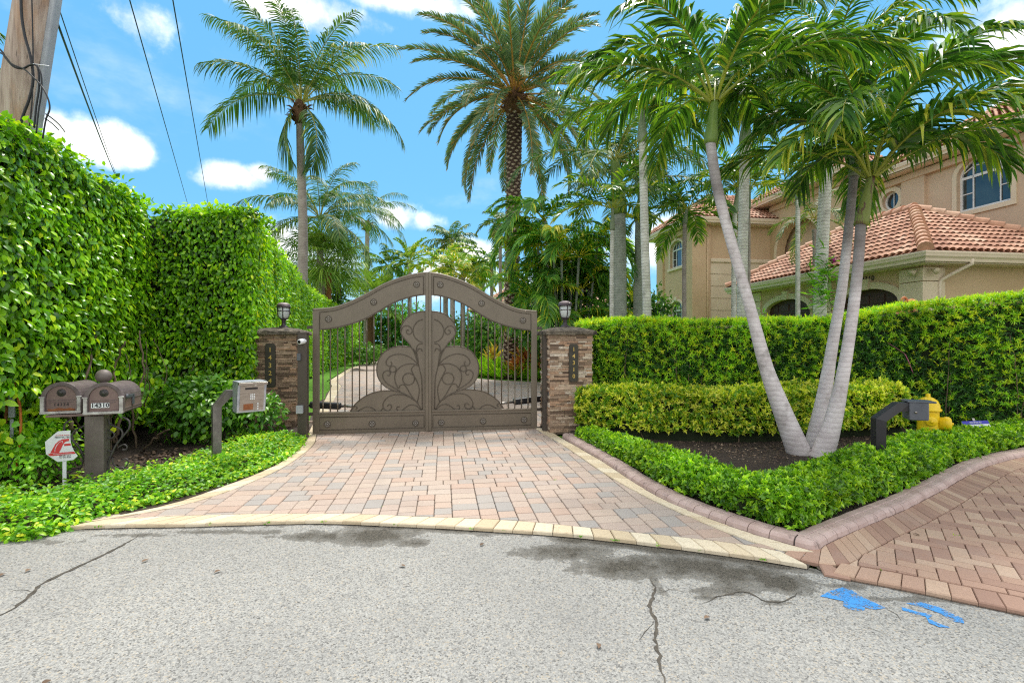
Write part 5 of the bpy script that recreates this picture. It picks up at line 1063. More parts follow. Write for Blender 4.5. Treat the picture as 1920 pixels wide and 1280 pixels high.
# ---------------------------------------------------------------- villa (its own axes: A runs along the short garage wall, B back along the doors)
HO = np.array([10.42, 12.1, 0.0]); hth = R(8); HA = np.array([math.cos(hth), math.sin(hth), 0]); HB_ = np.array([-math.sin(hth), math.cos(hth), 0])
def hp(a, b, z=0.0): return HO+HA*a+HB_*b+UP*z
villa = thing('villa', hp(3, 4), 'large tan stucco villa with red barrel tile roofs and arched garage doors', 'house')
def arch_poly(x0, x1, z0, zs, zt, n=14):
    c, r = (x0+x1)/2, (x1-x0)/2
    return [(x0, z0)]+[(c-r*math.cos(t), zs+(zt-zs)*math.sin(t)) for t in np.linspace(0, math.pi, n)]+[(x1, z0)]
def wallB(a, b0, b1, z0, z1, notches=(), holes=(), th=.25, mat='stucco', name='wall', parent=villa):
    """wall facing the street side (-A), running along B; notches reach the floor"""
    pts = [(b0, z0)]
    for n_ in notches: pts += list(n_)
    pts += [(b1, z0), (b1, z1), (b0, z1)]
    mb = MB(); mb.prism(pts, th, hp(a, 0), HB_, UP, HA, holes); return mb.build(name, M[mat], parent, recalc=True)
def wallA(b, a0, a1, z0, z1, holes=(), th=.25, mat='stucco', name='wall', parent=villa):
    mb = MB(); mb.prism([(a0, z0), (a1, z0), (a1, z1), (a0, z1)], th, hp(0, b), HA, UP, HB_, holes); return mb.build(name, M[mat], parent, recalc=True)
def hbox(a0, a1, b0, b1, z0, z1, mat, name, parent=villa, bevel=.0):
    mb = MB(); mb.box(hp((a0+a1)/2, (b0+b1)/2, (z0+z1)/2), (a1-a0, b1-b0, z1-z0), axes=[HA, HB_, UP]); return mb.build(name, M[mat], parent, bevel=bevel)
def arch_band(a, x0, x1, z0, zs, zt, w, proj, mat, name, parent, key=True, sides=True):
    o = arch_poly(x0-w, x1+w, z0 if sides else zs, zs, zt+w); i = arch_poly(x0, x1, z0 if sides else zs, zs, zt)
    mb = MB(); mb.prism(o+i[::-1], -proj, hp(a, 0), HB_, UP, HA)
    if key: c = (x0+x1)/2; mb.prism([(c-.11, zt-.02), (c+.11, zt-.02), (c+.15, zt+w+.09), (c-.15, zt+w+.09)], -(proj+.05), hp(a+.003, 0), HB_, UP, HA)
    return mb.build(name, M[mat], parent, recalc=True, bevel=.012)
# garage wing
D = [(1.16, 3.24), (4.46, 6.74)]
wallB(.5, .5, 8.0, 0, 3.52, [arch_poly(x0, x1, 0, 2.62, 3.06) for x0, x1 in D], th=.3)
wallA(.503, .803, 9.0, 0, 3.52); wallA(7.75, .803, 5.6, 0, 3.52)
for x0, x1 in D:
    mb = MB(); mb.prism(arch_poly(x0-.05, x1+.05, 0, 2.62, 3.11), .05, hp(.66, 0), HB_, UP, HA); gd_ = mb.build('garage_door', M['garage'], villa, recalc=True)
    mb = MB(); nx = 4; wv = (x1-x0)/nx
    for i in range(nx):
        for j, (za, zb2) in enumerate(((.1, .62), (.72, 1.24), (1.34, 1.86), (1.96, 2.48), (2.58, 2.92))):
            mb.box(hp(.65, x0+wv*(i+.5), (za+zb2)/2), (.03, wv-.16, zb2-za-.08), axes=[HA, HB_, UP])
    for z in (.67, 1.29, 1.91, 2.53): mb.box(hp(.652, (x0+x1)/2, z), (.02, x1-x0, .022), axes=[HA, HB_, UP])
    mb.build('door_panel', M['garage'], gd_, bevel=.012)
    arch_band(.5, x0, x1, 2.62, 2.62, 3.06, .20, .05, 'cream', 'arch_surround', villa, sides=False)
# corner and pier quoins, cream blocks with joints
def quoins(face, x0, x1, z1, proj=.05, z0=0, step=.62, parent=villa):
    z = z0
    while z < z1-.05:
        t = min(step, z1-z)-.02
        if face[0] == 'B': hbox(face[1]-proj, face[1]+.02, x0, x1, z, z+t, 'cream', 'quoin', parent, .012)
        else: hbox(x0, x1, face[1]-proj, face[1]+.02, z, z+t, 'cream', 'quoin', parent, .012)
        z += step
for q in ((.45, 1.13), (3.50, 4.20), (7.02, 8.02)):
    mbq = MB(); z = .0
    while z < 3.45:
        t = min(.62, 3.47-z)-.018; mbq.box(hp(.475, (q[0]+q[1])/2, z+t/2), (.07, q[1]-q[0], t), axes=[HA, HB_, UP])
        if q[0] < 1: mbq.box(hp(.80, .478, z+t/2), (.63, .07, t), axes=[HA, HB_, UP])
        z += .62
    mbq.build('quoin', M['cream'], villa, bevel=.012)
lettering('14310', .21, hp(.49, 2.22, 3.36), -HB_, UP, -HA, M['iron'], villa, 'house_number', .012, spacing=1.1)
# ---- tiled roofs
def tiles(name, polys, parent=villa, base=True, caps=(), fascia=()):
    """polys: 3-D outlines (eave edge first, counter-clockwise seen from outside)"""
    mb = MB()
    for P in polys:
        P = np.array(P, float); e = nrm(P[1]-P[0]); nn = nrm(np.cross(e, P[-1]-P[0])); 
        if nn[2] < 0: nn = -nn
        up = np.cross(nn, e)
        if up[2] < 0: up = -up
        q = np.c_[(P-P[0])@e, (P-P[0])@up]
        tri = geometry.tessellate_polygon([[Vector((x, y, 0)) for x, y in q]]); mb.add(P-nn*.01, np.array(tri, int), False, .12)
        lo, hi = q.min(0), q.max(0); dx, dy, r = .205, .30, .092
        i = np.arange(math.ceil((hi[0]-lo[0])/dx)+1); j = np.arange(math.ceil((hi[1]-lo[1])/dy)+1)
        G = np.stack(np.meshgrid(lo[0]+i*dx+.1, lo[1]+j*dy+.13, indexing='ij'), -1).reshape(-1, 2); G = G[inside(q, G)]
        th = np.linspace(0, math.pi, 6); N = len(G); 
        for gx, gy in G:
            l0, l1 = gy-.165, gy+.175; j_ = random.uniform(-.006, .006)
            A_ = P[0]+e*(gx+j_)+up*l0+np.outer(np.cos(th)*r, e)+np.outer(np.sin(th)*r*.85+.045, nn); B_ = P[0]+e*(gx+j_)+up*l1+np.outer(np.cos(th)*r*.86, e)+np.outer(np.sin(th)*r*.75+.008, nn)
            k = np.arange(5); mb.add(np.concatenate([A_, B_]), np.stack([k, k+1, k+7, k+6], 1), False, random.random())
    for a, b in caps:
        a, b = np.array(a, float), np.array(b, float); L = np.linalg.norm(b-a); d = (b-a)/L; s = nrm(np.cross(d, UP)); n_ = np.cross(s, d); n_ = n_ if n_[2] > 0 else -n_; th = np.linspace(-.35, math.pi+.35, 9)
        for k in np.arange(0, L, .36):
            rr = (.17, .135); A_ = a+d*(k-.03)+np.outer(np.cos(th)*rr[0], s)+np.outer(np.sin(th)*rr[0]+.065, n_); B_ = a+d*min(k+.40, L+.03)+np.outer(np.cos(th)*rr[1], s)+np.outer(np.sin(th)*rr[1]+.03, n_)
            i = np.arange(8); mb.add(np.concatenate([A_, B_]), [np.stack([i, i+1, i+10, i+9], 1), np.array([[*range(9)]])], False, random.uniform(.55, 1))
    return mb.build(name, M['tile'], parent)
def hip_wing(a0, a1, b0, b1, ze, rise, name='roof', gutter=True, t=None, back=True):
    """hipped roof over the eave rectangle"""
    w = (a1-a0)/2 if t is None else t; zr_ = ze+rise; c = [hp(a0, b0, ze), hp(a1, b0, ze), hp(a1, b1, ze), hp(a0, b1, ze)]
    if a1-a0 <= b1-b0: r0, r1 = hp((a0+a1)/2, b0+w, zr_), hp((a0+a1)/2, b1-w, zr_); pol = [[c[0], c[1], r0], [c[1], c[2], r1, r0], [c[2], c[3], r1], [c[3], c[0], r0, r1]]; cp = [(c[0], r0), (c[1], r0), (c[2], r1), (c[3], r1), (r0, r1)]
    else:
        w = (b1-b0)/2; r0, r1 = hp(a0+w, (b0+b1)/2, zr_), hp(a1-w, (b0+b1)/2, zr_); pol = [[c[0], c[1], r1, r0], [c[1], c[2], r1], [c[2], c[3], r0, r1], [c[3], c[0], r0]]; cp = [(c[0], r0), (c[1], r1), (c[2], r1), (c[3], r0), (r0, r1)]
    o = tiles(name, pol, caps=cp)
    # soffit and gutter
    hbox(a0+.06, a1-.06, b0+.06, b1-.06, ze-.30, ze-.26, 'fascia', 'soffit')
    mb = MB()
    for (p, q) in ((c[0], c[1]), (c[1], c[2]), (c[2], c[3]), (c[3], c[0])):
        d = nrm(q-p); n_ = np.cross(d, UP); L = np.linalg.norm(q-p)
        prof = [(0, -.27), (.0, -.02), (-.11, -.02), (-.115, -.06), (-.10, -.10), (-.09, -.15), (-.045, -.20), (-.03, -.27)]
        V = np.concatenate([np.array([p-d*(-x if True else 0)+n_*(-x)+UP*z for x, z in prof]), np.array([q+d*(-x)+n_*(-x)+UP*z for x, z in prof])]) if False else np.concatenate([np.array([p+n_*(-x)+d*x+UP*z for x, z in prof]), np.array([q+n_*(-x)-d*x+UP*z for x, z in prof])])
        k = np.arange(8); mb.add(V, np.stack([k, (k+1) % 8, (k+1) % 8+8, k+8], 1), False)
    mb.build('gutter', M['fascia'], villa, recalc=True); return o
hip_wing(0, 6, 0, 8.5, 3.8, 1.95)
# down pipe and twin flood light at the short wall
q = [hp(1.34, -.02, 3.62), hp(1.34, -.02, 3.48), hp(1.25, .14, 3.38), hp(.98, .40, 3.14), hp(.93, .44, 3.02), hp(.93, .44, .05)]
mb = MB(); mb.tube(np.vstack([q[0], q[1], smooth(q[1:5], 4)[2:-2], q[4], q[5]]), .048, 10); mb.build('down_pipe', M['fascia'], villa)
fl = MB()
for (a, b, d) in ((.38, .62, (-1, .1, -.5)), (.62, .34, (-.1, -1, -.4))): fl.lathe([(0, .12), (.085, .12), (.08, .09), (.045, .02), (.035, -.03), (0, -.04)], hp(a, b, 3.36), 14, axis=nrm(HA*d[0]+HB_*d[1]+UP*d[2]))
fl.tube([hp(.40, .60, 3.40), hp(.47, .47, 3.44), hp(.62, .38, 3.40)], .02, 6); fl.build('flood_light', M['cream'], villa)
# ---- main block
WIN = (2.19, 3.80, 5.93, 7.15, 7.70)
wallB(5.6, -6, 12.4, 0, 8.0, [], [arch_poly(*WIN), [(6.3+.36*math.cos(t), 7.1+.36*math.sin(t)) for t in np.linspace(0, 2*math.pi, 24, endpoint=False)]], .3, 'stucco2')
hbox(5.47, 5.62, 4.85, 5.75, 3.0, 8.0, 'stucco2', 'pilaster', bevel=.01)
hbox(5.42, 5.63, -6, 8.2, 7.62, 7.86, 'stucco2', 'cornice', bevel=.03)
def window(name, a, poly, bars, fw=.06, recess=.12, surround=None, blinds=False):
    mb = MB(); p = np.array(poly); c = p.mean(0); inn = [tuple(c+(q-c)*(1-np.array([2*fw/(p[:, 0].max()-p[:, 0].min()), 2*fw/(p[:, 1].max()-p[:, 1].min())]))) for q in p]
    mb.prism(poly, .06, hp(a+recess, 0), HB_, UP, HA, [inn])
    for x0, z0, x1, z1, w in bars:
        d = nrm([x1-x0, z1-z0]); n_ = np.array([-d[1], d[0]])*w/2; q = [(x0-n_[0], z0-n_[1]), (x1-n_[0], z1-n_[1]), (x1+n_[0], z1+n_[1]), (x0+n_[0], z0+n_[1])]
        mb.prism(q, .03, hp(a+recess+.015, 0), HB_, UP, HA)
    f = mb.build('window', M['frame'], villa, recalc=True)
    mb = MB(); mb.prism(poly, .01, hp(a+recess+.05, 0), HB_, UP, HA); mb.build('pane', M['glass'], f, recalc=True)
    if surround: arch_band(a, *surround, 'cream', 'window_surround', villa, key=False) if len(surround) == 7 else None
    return f
x0, x1, z0, zs, zt = WIN; W3 = (x1-x0)/4
window('window', 5.6, arch_poly(*WIN), [(x0, zs-.06, x1, zs-.06, .09), (x0+W3, z0, x0+W3, zt-.12, .035), (x1-W3, z0, x1-W3, zt-.12, .035), (x0, (z0+zs)/2, x0+W3, (z0+zs)/2, .03), (x1-W3, (z0+zs)/2, x1, (z0+zs)/2, .03), (x0+W3, zs+.28, x1-W3, zs+.28, .03), (x0+W3, zs+.28, x0+.1, zs+.12, .03), (x1-W3, zs+.28, x1-.1, zs+.12, .03)])
arch_band(5.6, x0, x1, z0, zs, zt, .15, .045, 'cream', 'window_surround', villa, key=False); hbox(5.545, 5.62, x0-.15, x1+.15, z0-.16, z0, 'cream', 'window_sill', bevel=.01)
cir = lambda r: [(6.3+r*math.cos(t), 7.1+r*math.sin(t)) for t in np.linspace(0, 2*math.pi, 28, endpoint=False)]
window('window', 5.6, cir(.36), [(6.3, 6.8, 6.3, 7.4, .025)])
mb = MB(); mb.prism(cir(.55), -.05, hp(5.6, 0), HB_, UP, HA, [cir(.36)])
for d in (0, 1, 2, 3): x, z = 6.3+.6*math.cos(d*math.pi/2), 7.1+.6*math.sin(d*math.pi/2); mb.box(hp(5.56, x, z), (.11, .19, .19), axes=[HA, HB_, UP])
mb.build('window_surround', M['cream'], villa, recalc=True, bevel=.012)
hip_wing(5.0, 15, -7, 9.0, 8.2, 2.7, t=5)
# ---- entry tower with the tall arch
AO = (9.1, 12.0, 3.0, 6.0, 7.45)
wallB(4.9, 8.0, 12.497, 0, 8.55, [], [arch_poly(*AO)], .45, 'stucco', 'entry_wall')
arch_band(4.9, *AO, .17, .05, 'cream', 'arch_surround', villa, key=False)
hbox(6.6, 6.75, 8.2, 12.4, 2.8, 8.2, 'stucco', 'porch_back_wall'); hbox(5.36, 6.6, 8.2, 12.4, 2.8, 3.0, 'stucco', 'porch_floor')
hbox(6.52, 6.59, 10.95, 11.75, 3.6, 6.3, 'dark', 'door'); mb = MB(); mb.prism(arch_poly(9.3, 10.5, 3.9, 5.6, 6.1), -.04, hp(6.6, 0), HB_, UP, HA); mb.build('window', M['glass'], villa, recalc=True)
wallA(8.02, 5.36, 5.6, 0, 8.55, name='entry_return')
hbox(4.82, 4.93, 8.0, 12.5, 8.22, 8.5, 'stucco', 'cornice', bevel=.03)
hip_wing(4.3, 9.5, 7.4, 13.0, 8.85, 1.6)
# ---- left wing
WL = (13.55, 15.0, 5.55, 6.55, 7.0); WL2 = (13.55, 15.0, 1.4, 3.2, 3.7)
wallB(.6, 12.5, 16.5, 0, 7.45, [], [arch_poly(*WL), arch_poly(*WL2)], .3, 'stucco')
wallA(12.503, .9, 6.5, 0, 7.45, name='wall')
for w_ in (WL, WL2):
    x0, x1, z0, zs, zt = w_; c = (x0+x1)/2
    window('window', .6, arch_poly(*w_), [(x0, zs, x1, zs, .08), (x0+.42, z0, x0+.42, zs, .035), (x1-.42, z0, x1-.42, zs, .035), (c, zs, c, zt, .035), (x0+.35, zs, x0+.5, zs+.35, .03), (x1-.35, zs, x1-.5, zs+.35, .03), (x0, (z0+zs)/2, x0+.42, (z0+zs)/2, .03), (x1-.42, (z0+zs)/2, x1, (z0+zs)/2, .03)])
    arch_band(.6, x0, x1, z0, zs, zt, .14, .05, 'cream', 'window_surround', villa); hbox(.5, .62, x0-.22, x1+.22, z0-.14, z0, 'cream', 'window_sill', bevel=.015)
hbox(.48, .63, 15.75, 16.55, 0, 7.45, 'stucco', 'pilaster', bevel=.01); hbox(.48, 1.5, 12.38, 13.1, 0, 7.45, 'stucco', 'pilaster', bevel=.03)
z = 0
mbq = MB()
while z < 5.3: mbq.box(hp(3.2, 12.485, z+.30), (3.38, .10, .60), axes=[HA, HB_, UP]); z += .62
mbq.build('rusticated_base', M['cream'], villa, bevel=.014)
hbox(1.5, 4.95, 12.36, 12.52, 5.56, 5.76, 'cream', 'string_course', bevel=.03)
hbox(.42, .63, 12.3, 16.6, 7.15, 7.42, 'stucco', 'cornice', bevel=.03)
mb = MB(); mb.tube(smooth([hp(1.0, 12.0, 7.4), hp(1.15, 12.3, 7.1), hp(1.3, 12.34, 6.9)], 4), .045, 8); mb.tube([hp(1.3, 12.34, 6.95), hp(1.3, 12.34, .1)], .045, 8); mb.build('down_pipe', M['stucco'], villa)
hip_wing(-.0, 7, 11.9, 17.1, 7.75, 1.75)
# terracotta ornament by the garage
c = at(1700, 573, 10.4); t = thing('terracotta_ornament', c*[1, 1, 0], 'orange terracotta scrolled ornament standing by the garage corner', 'garden ornament'); mb = MB()
mb.lathe([(0, 0), (.16, 0), (.2, .3), (.14, .6), (.1, .9), (.13, 1.3), (.16, 1.55), (.2, c[2]+.02), (0, c[2]+.03)], c*[1, 1, 0], 16); mb.build('pedestal', M['terracotta'], t)
mb = MB(); mb.tube(smooth([c+[-.1, 0, 0], c+[-.11, 0, .12], c+[-.05, 0, .18], c+[.0, 0, .12], c+[-.04, 0, .08]], 6), .026, 8); mb.lathe([(0, -.02), (.09, 0), (.10, .08), (.05, .14), (0, .15)], c+[.10, 0, 0], 12); mb.build('scroll', M['terracotta'], t)
# ---------------------------------------------------------------- neighbour's house behind the palms
nb = thing('neighbour_house', (3.0, 47, 0), 'low house with a red tiled roof far behind the palm trunks', 'house')
def plain_house(root, x0, x1, y0, y1, ze, rise, mat):
    mb = MB(); mb.box(((x0+x1)/2, (y0+y1)/2, ze/2), (x1-x0-1, y1-y0-1, ze)); mb.build('wall', M[mat], root)
    w = (y1-y0)/2; c = [np.array(q, float) for q in ((x0, y0, ze), (x1, y0, ze), (x1, y1, ze), (x0, y1, ze))]; r0, r1 = np.array([x0+w, (y0+y1)/2, ze+rise]), np.array([x1-w, (y0+y1)/2, ze+rise])
    tiles('roof', [[c[0], c[1], r1, r0], [c[3], c[0], r0], [c[1], c[2], r1]], parent=root, caps=[(c[0], r0), (c[1], r1), (r0, r1)])
plain_house(nb, -4, 14, 44, 52, 4.3, 2.6, 'stucco')
# ---------------------------------------------------------------- garden behind the gate
isl = [(-2.4, 20.7), (-.6, 18.6), (1.0, 17.7), (4.2, 17.5), (12, 17.4), (12, 44), (-4.3, 42), (-5.0, 33), (-4.3, 26)]
tag(sheet('lawn', isl, .012, M['grass']), kind='structure')
lw = [(-4.75, 10.9), (-4.86, 12.5), (-6.95, 18), (-8.95, 26), (-10, 33), (-12, 42), (-13.4, 42), (-11.2, 31), (-9.3, 24), (-7.6, 17.4), (-5.1, 10.2), (-4.5, 9.0), (-4.35, 9.2)]
tag(sheet('lawn', lw, .012, M['grass']), kind='structure')
ferns = [(-2.0, 20.9), (-.4, 18.95), (1.1, 18.1), (4.5, 17.9), (4.5, 20.3), (0, 21.5)]
q = scatter_poly(ferns, 760); mb = MB()
for x, y in q:
    n_ = 16; a = RNG.uniform(0, 6.28, n_); e = RNG.uniform(.6, 1.4, n_); d = np.c_[np.cos(a)*np.cos(e), np.sin(a)*np.cos(e), np.sin(e)]
    leaves(mb, 'plain', np.repeat([[x, y, .02]], n_, 0), d, rnd(n_)+[0, -.6, .6], RNG.uniform(.5, .95, n_), .075, np.clip(RNG.normal(.8, .2, n_), 0, 1))
tag(mb.build('fern_bed', M['bright']), kind='stuff')
def blob_tree(name, c, r, n, L, W, mat, label, cat='shrub', group=None, kind='plain', tint=(.45, .22), trunk=True, z0=0.0, lobes=7):
    t = thing(name, (c[0], c[1], 0), label, cat, group); mb = MB(); r = np.asarray(r, float); c3 = np.array([c[0], c[1], z0+r[2]])
    lc = c3+nrm(rnd(lobes))*r*RNG.uniform(.25, .62, (lobes, 1)); k = RNG.integers(0, lobes, n); d = nrm(rnd(n)); s = RNG.uniform(.35, 1.0, n)**.6
    P = lc[k]+d*(r*.55)*s[:, None]+rnd(n, .08); P[:, 2] = np.maximum(P[:, 2], .05)
    foliage_face(mb, kind, P, d, L, W, .02, 0, 1, droop=.45, out=.5, tint=tint)
    mb.build('crown', M[mat], t)
    if trunk:
        mb = MB()
        for k in range(5): mb.tube(smooth([c3*[1, 1, 0]+[random.uniform(-.1, .1), 0, 0], c3*[1, 1, .5], lc[k]], 5), np.linspace(.05, .015, 11), 6)
        mb.build('trunk', M['twig'], t)
    return t
blob_tree('shrub', (1.6, 24.0), (2.6, 1.6, 1.75), 4200, .22, .12, 'wild', 'dense dark green shrub mass behind the right gate leaf and the ferns', tint=(.5, .22))
blob_tree('shrub', (-1.3, 27), (1.9, 1.5, 1.9), 2600, .24, .14, 'wild', 'tall bushy green shrub seen just right of the gate leaves\' meeting line', tint=(.6, .22))
blob_tree('shrub', (3.6, 22.0), (1.5, 1.2, 1.6), 2200, .20, .11, 'bright', 'yellow green arching shrub beside the pillar numbered 14310, inside the gate', tint=(.55, .22))
blob_tree('shrub', (-9.4, 30.5), (1.7, 2.2, .75), 2200, .18, .1, 'wild', 'low rounded shrub at the far left bend of the drive', tint=(.55, .22), trunk=False)
blob_tree('shrub', (-7.2, 44.5), (4.4, 1.2, 1.0), 2600, .22, .12, 'wild', 'low dark hedge closing the far end of the drive', tint=(.3, .2), trunk=False)
for i, (u, v, y, L, lab) in enumerate([(925, 645, 19.4, .5, 'yellow croton plant left of the date palm\'s foot'), (985, 655, 18.6, .75, 'tall red and orange croton beside the ferns, next to the gate\'s hinge stile'), (968, 668, 18.4, .6, 'orange leaved croton rising from the ferns by the date palm'), (1012, 660, 18.4, .6, 'red croton half hidden by the gate post of pillar 14310')]):
    c = at(u, v, y); t = thing('croton', (c[0], c[1], 0), lab, 'plant', 'crotons among the ferns'); mb = MB(); n_ = 60
    a = RNG.uniform(0, 6.28, n_); e = RNG.uniform(.2, 1.4, n_); d = np.c_[np.cos(a)*np.cos(e), np.sin(a)*np.cos(e), np.sin(e)]
    leaves(mb, 'plain', np.repeat([[c[0], c[1], c[2]-.5]], n_, 0)+rnd(n_, .12), d, rnd(n_)+[0, -.6, .6], RNG.uniform(.3, .62, n_)*L/.6, .07, np.clip(RNG.normal((.6 if i == 0 else .3), .16, n_), 0, 1)); mb.build('leaves', M['croton'], t)
    mb = MB(); mb.tube([(c[0], c[1], 0), (c[0], c[1], c[2]-.4)], .03, 6); mb.build('stem', M['twig'], t)
blob_tree('tree', (-11.6, 49), (3.4, 2.0, 3.2), 3000, .34, .18, 'bright', 'leafy light green tree beyond the far end of the drive, left of the gate\'s balusters', 'tree', tint=(.35, .22))
blob_tree('shrub', (-6.2, 48), (3.2, 2.0, 1.9), 2400, .32, .17, 'wild', 'broad shrub mass beyond the far end of the drive', tint=(.5, .22))
# shrubs and trees between the yew hedge and the villa
blob_tree('tree', (4.35, 16.6), (1.3, 1.2, 2.1), 3600, .2, .1, 'wild', 'dark leafy small tree between the royal palm trunks and the villa', 'tree', tint=(.35, .22))
blob_tree('shrub', (3.35, 11.6), (.75, .5, 1.05), 1500, .12, .045, 'bright', 'loose yellow green shrub behind the yew hedge under the thin palms', tint=(.7, .2))
blob_tree('shrub', (4.9, 11.2), (.55, .45, 1.05), 900, .12, .05, 'wild', 'dark small shrub poking above the yew hedge before the villa\'s left wing', tint=(.5, .2))
blob_tree('shrub', (5.6, 11.0), (.45, .4, 1.2), 800, .12, .05, 'bright', 'light green plant above the yew hedge behind the leaning palm trunk', tint=(.5, .2))
blob_tree('shrub', (12.1, 9.9), (.7, .5, 1.35), 900, .1, .05, 'wild', 'green twiggy shrub in front of the short garage wall', tint=(.55, .2))
# far tree belt
mb = MB()
for i in range(34):
    x = -34+i*2.05; y = random.uniform(46, 56); h = random.uniform(2.6, 5.2) if not -11 < x < -5 else random.uniform(1.2, 2.2)
    n_ = 520; d = nrm(rnd(n_)); P = np.array([x, y, h*.52])+d*np.array([2.0, 1.6, h*.52])*RNG.uniform(.5, 1.05, (n_, 1))*(1+.25*lump(d*2+i, 1)[:, None])
    foliage_face(mb, 'plain', P, d, .5, .26, .02, 0, 1, droop=.4, out=.5, tint=(.45, .22))
tag(mb.build('far_trees', M['wild']), kind='stuff')
# ---------------------------------------------------------------- palms
def frond(mb, base, az, e0, L, droop, nl, ll, lw, vee=.2, ldroop=.5, fwd=(.35, 1.3), start=.14, plum=.0, tint=(.45, .16), stalk=.95, rach=.018, side=0.0, K=15, old=0.0, pw=1.25, jit=.12):
    s = np.linspace(0, 1, K); e = e0-droop*s**pw; a = az+side*s**1.5
    T = np.c_[np.cos(a)*np.cos(e), np.sin(a)*np.cos(e), np.sin(e)]; P = np.asarray(base, float)+np.r_[[[0, 0, 0]], np.cumsum((T[1:]+T[:-1])/2*(L/(K-1)), axis=0)]
    mb.tube(P, rach*(1-.85*s)+.002, 5, tint=stalk, cap=False)
    n = nl*2; q = start+(.985-start)*(np.arange(n)//2+RNG.uniform(-.35, .35, n))/nl; q = np.clip(q, start, .99); sg = np.where(np.arange(n) % 2 == 0, 1.0, -1.0)
    I = lambda X: np.stack([np.interp(q, s, X[:, k]) for k in range(3)], 1)
    p, t = I(P), nrm(I(T)); aq = az+side*q**1.5; S = np.c_[-np.sin(aq), np.cos(aq), np.zeros(n)]; Nn = np.cross(t, S)
    f = fwd[0]+(fwd[1]-fwd[0])*q**1.4; v = vee+RNG.normal(0, 1, n)*plum+RNG.normal(0, .06, n)
    D = nrm(S*(sg*np.cos(v))[:, None]+Nn*np.sin(v)[:, None]+t*f[:, None]+rnd(n, jit*.5))
    prof = np.clip(np.sin(np.pi*(.20+.74*(q-start)/(1-start))), .05, 1)**.7; l = ll*prof*RNG.uniform(.85, 1.12, n)
    W = nrm(t-D*(t*D).sum(1, keepdims=True)+Nn*RNG.normal(0, .35, (n, 1)))
    ts = [0, .3, .65, 1.0]; ws = [.45, 1, .75, 0]; rows = []; dd = ldroop*RNG.uniform(.6, 1.35, n)
    for x, w in zip(ts, ws):
        c = p+D*(l*x*(1-.25*np.minimum(dd, 1.2)*x*x))[:, None]; c[:, 2] -= l*dd*x*x*.62
        rows += [c-W*(lw*w/2*prof**.3)[:, None], c+W*(lw*w/2*prof**.3)[:, None]] if w else [c]
    V = np.stack(rows, 1); o = np.arange(n)[:, None]*7
    tn = np.clip(RNG.normal(tint[0], tint[1], n)+old, 0, .90); tn = np.repeat(tn[:, None], 7, 1); tn[:, 4:] = np.minimum(tn[:, 4:]+.10+.25*(RNG.random((n, 1)) < .12), .93)
    mb.add(V.reshape(-1, 3), [np.concatenate([o+[0, 1, 3, 2], o+[2, 3, 5, 4]]), o+[4, 5, 6]], True, tn.ravel())
def fan(mb, base, az, e0, Lp, r, nseg, w, droop, tint, spread=2.5):
    a = np.array([math.cos(az), math.sin(az), 0]); t = a*math.cos(e0)+UP*math.sin(e0); K = 7; s = np.linspace(0, 1, K); e = e0-.5*s; T = np.c_[np.cos(az)*np.cos(e), np.sin(az)*np.cos(e), np.sin(e)]
    P = np.asarray(base, float)+np.r_[[[0, 0, 0]], np.cumsum((T[1:]+T[:-1])/2*(Lp/(K-1)), axis=0)]; mb.tube(P, .014, 4, tint=.97, cap=False)
    t = T[-1]; S = np.array([-math.sin(az), math.cos(az), 0]); N = np.cross(t, S); th = np.linspace(-spread, spread, nseg)+RNG.normal(0, .03, nseg)
    D = nrm(np.outer(np.cos(th), t)+np.outer(np.sin(th), S)+N*.12+rnd(nseg, .05)); W = nrm(np.cross(D, N)); l = r*(.75+.25*np.cos(th))*RNG.uniform(.9, 1.1, nseg); rows = []
    for x, ww in zip([.05, .5, .75, 1], [.25, 1, .7, 0]):
        c = P[-1]+D*(l*x)[:, None]; c[:, 2] -= l*droop*np.maximum(0, x-.45)**1.5*RNG.uniform(.7, 1.5, nseg); rows += [c-W*w*ww/2, c+W*w*ww/2] if ww else [c]
    V = np.stack(rows, 1); o = np.arange(nseg)[:, None]*7; mb.add(V.reshape(-1, 3), [np.concatenate([o+[0, 1, 3, 2], o+[2, 3, 5, 4]]), o+[4, 5, 6]], True, np.repeat(np.clip(RNG.normal(tint, .12, nseg), 0, .9), 7))
def trunk(t, pts, rad, mat, dark=None, ring=.0, gap=.1, n=14, name='trunk'):
    p = resample(smooth(pts, 8), .035 if ring else .12); m = len(p); s = np.linspace(0, 1, m); r = np.interp(s, np.linspace(0, 1, len(rad)), rad)
    r = r*(1+.015*lump(p*3, 1)); 
    if ring: k = np.arange(m); r = r*(1+ring*((k % max(2, int(gap/.035))) == 0))
    tn = np.zeros(m) if dark is None else np.clip(np.interp(s, dark[0], dark[1])+.12*lump(p, 3), 0, 1)
    mb = MB(); mb.tube(p, r, n, tint=tn); return mb.build(name, M[mat], t)
def pxp(lst, y): return [at(u, v, y) if np.ndim(y) == 0 else None for u, v in lst]
def shaft(t, a, b, r0, r1, mat, bulge=1.25):
    a, b = np.array(a, float), np.array(b, float); s = np.linspace(0, 1, 12); p = a+(b-a)*s[:, None]; r = (r0+(r1-r0)*s)*(1+(bulge-1)*np.exp(-((s-.22)/.22)**2)); mb = MB(); mb.tube(p, r, 14); return mb.build('crownshaft', M[mat], t)
GOLD = 2.39996
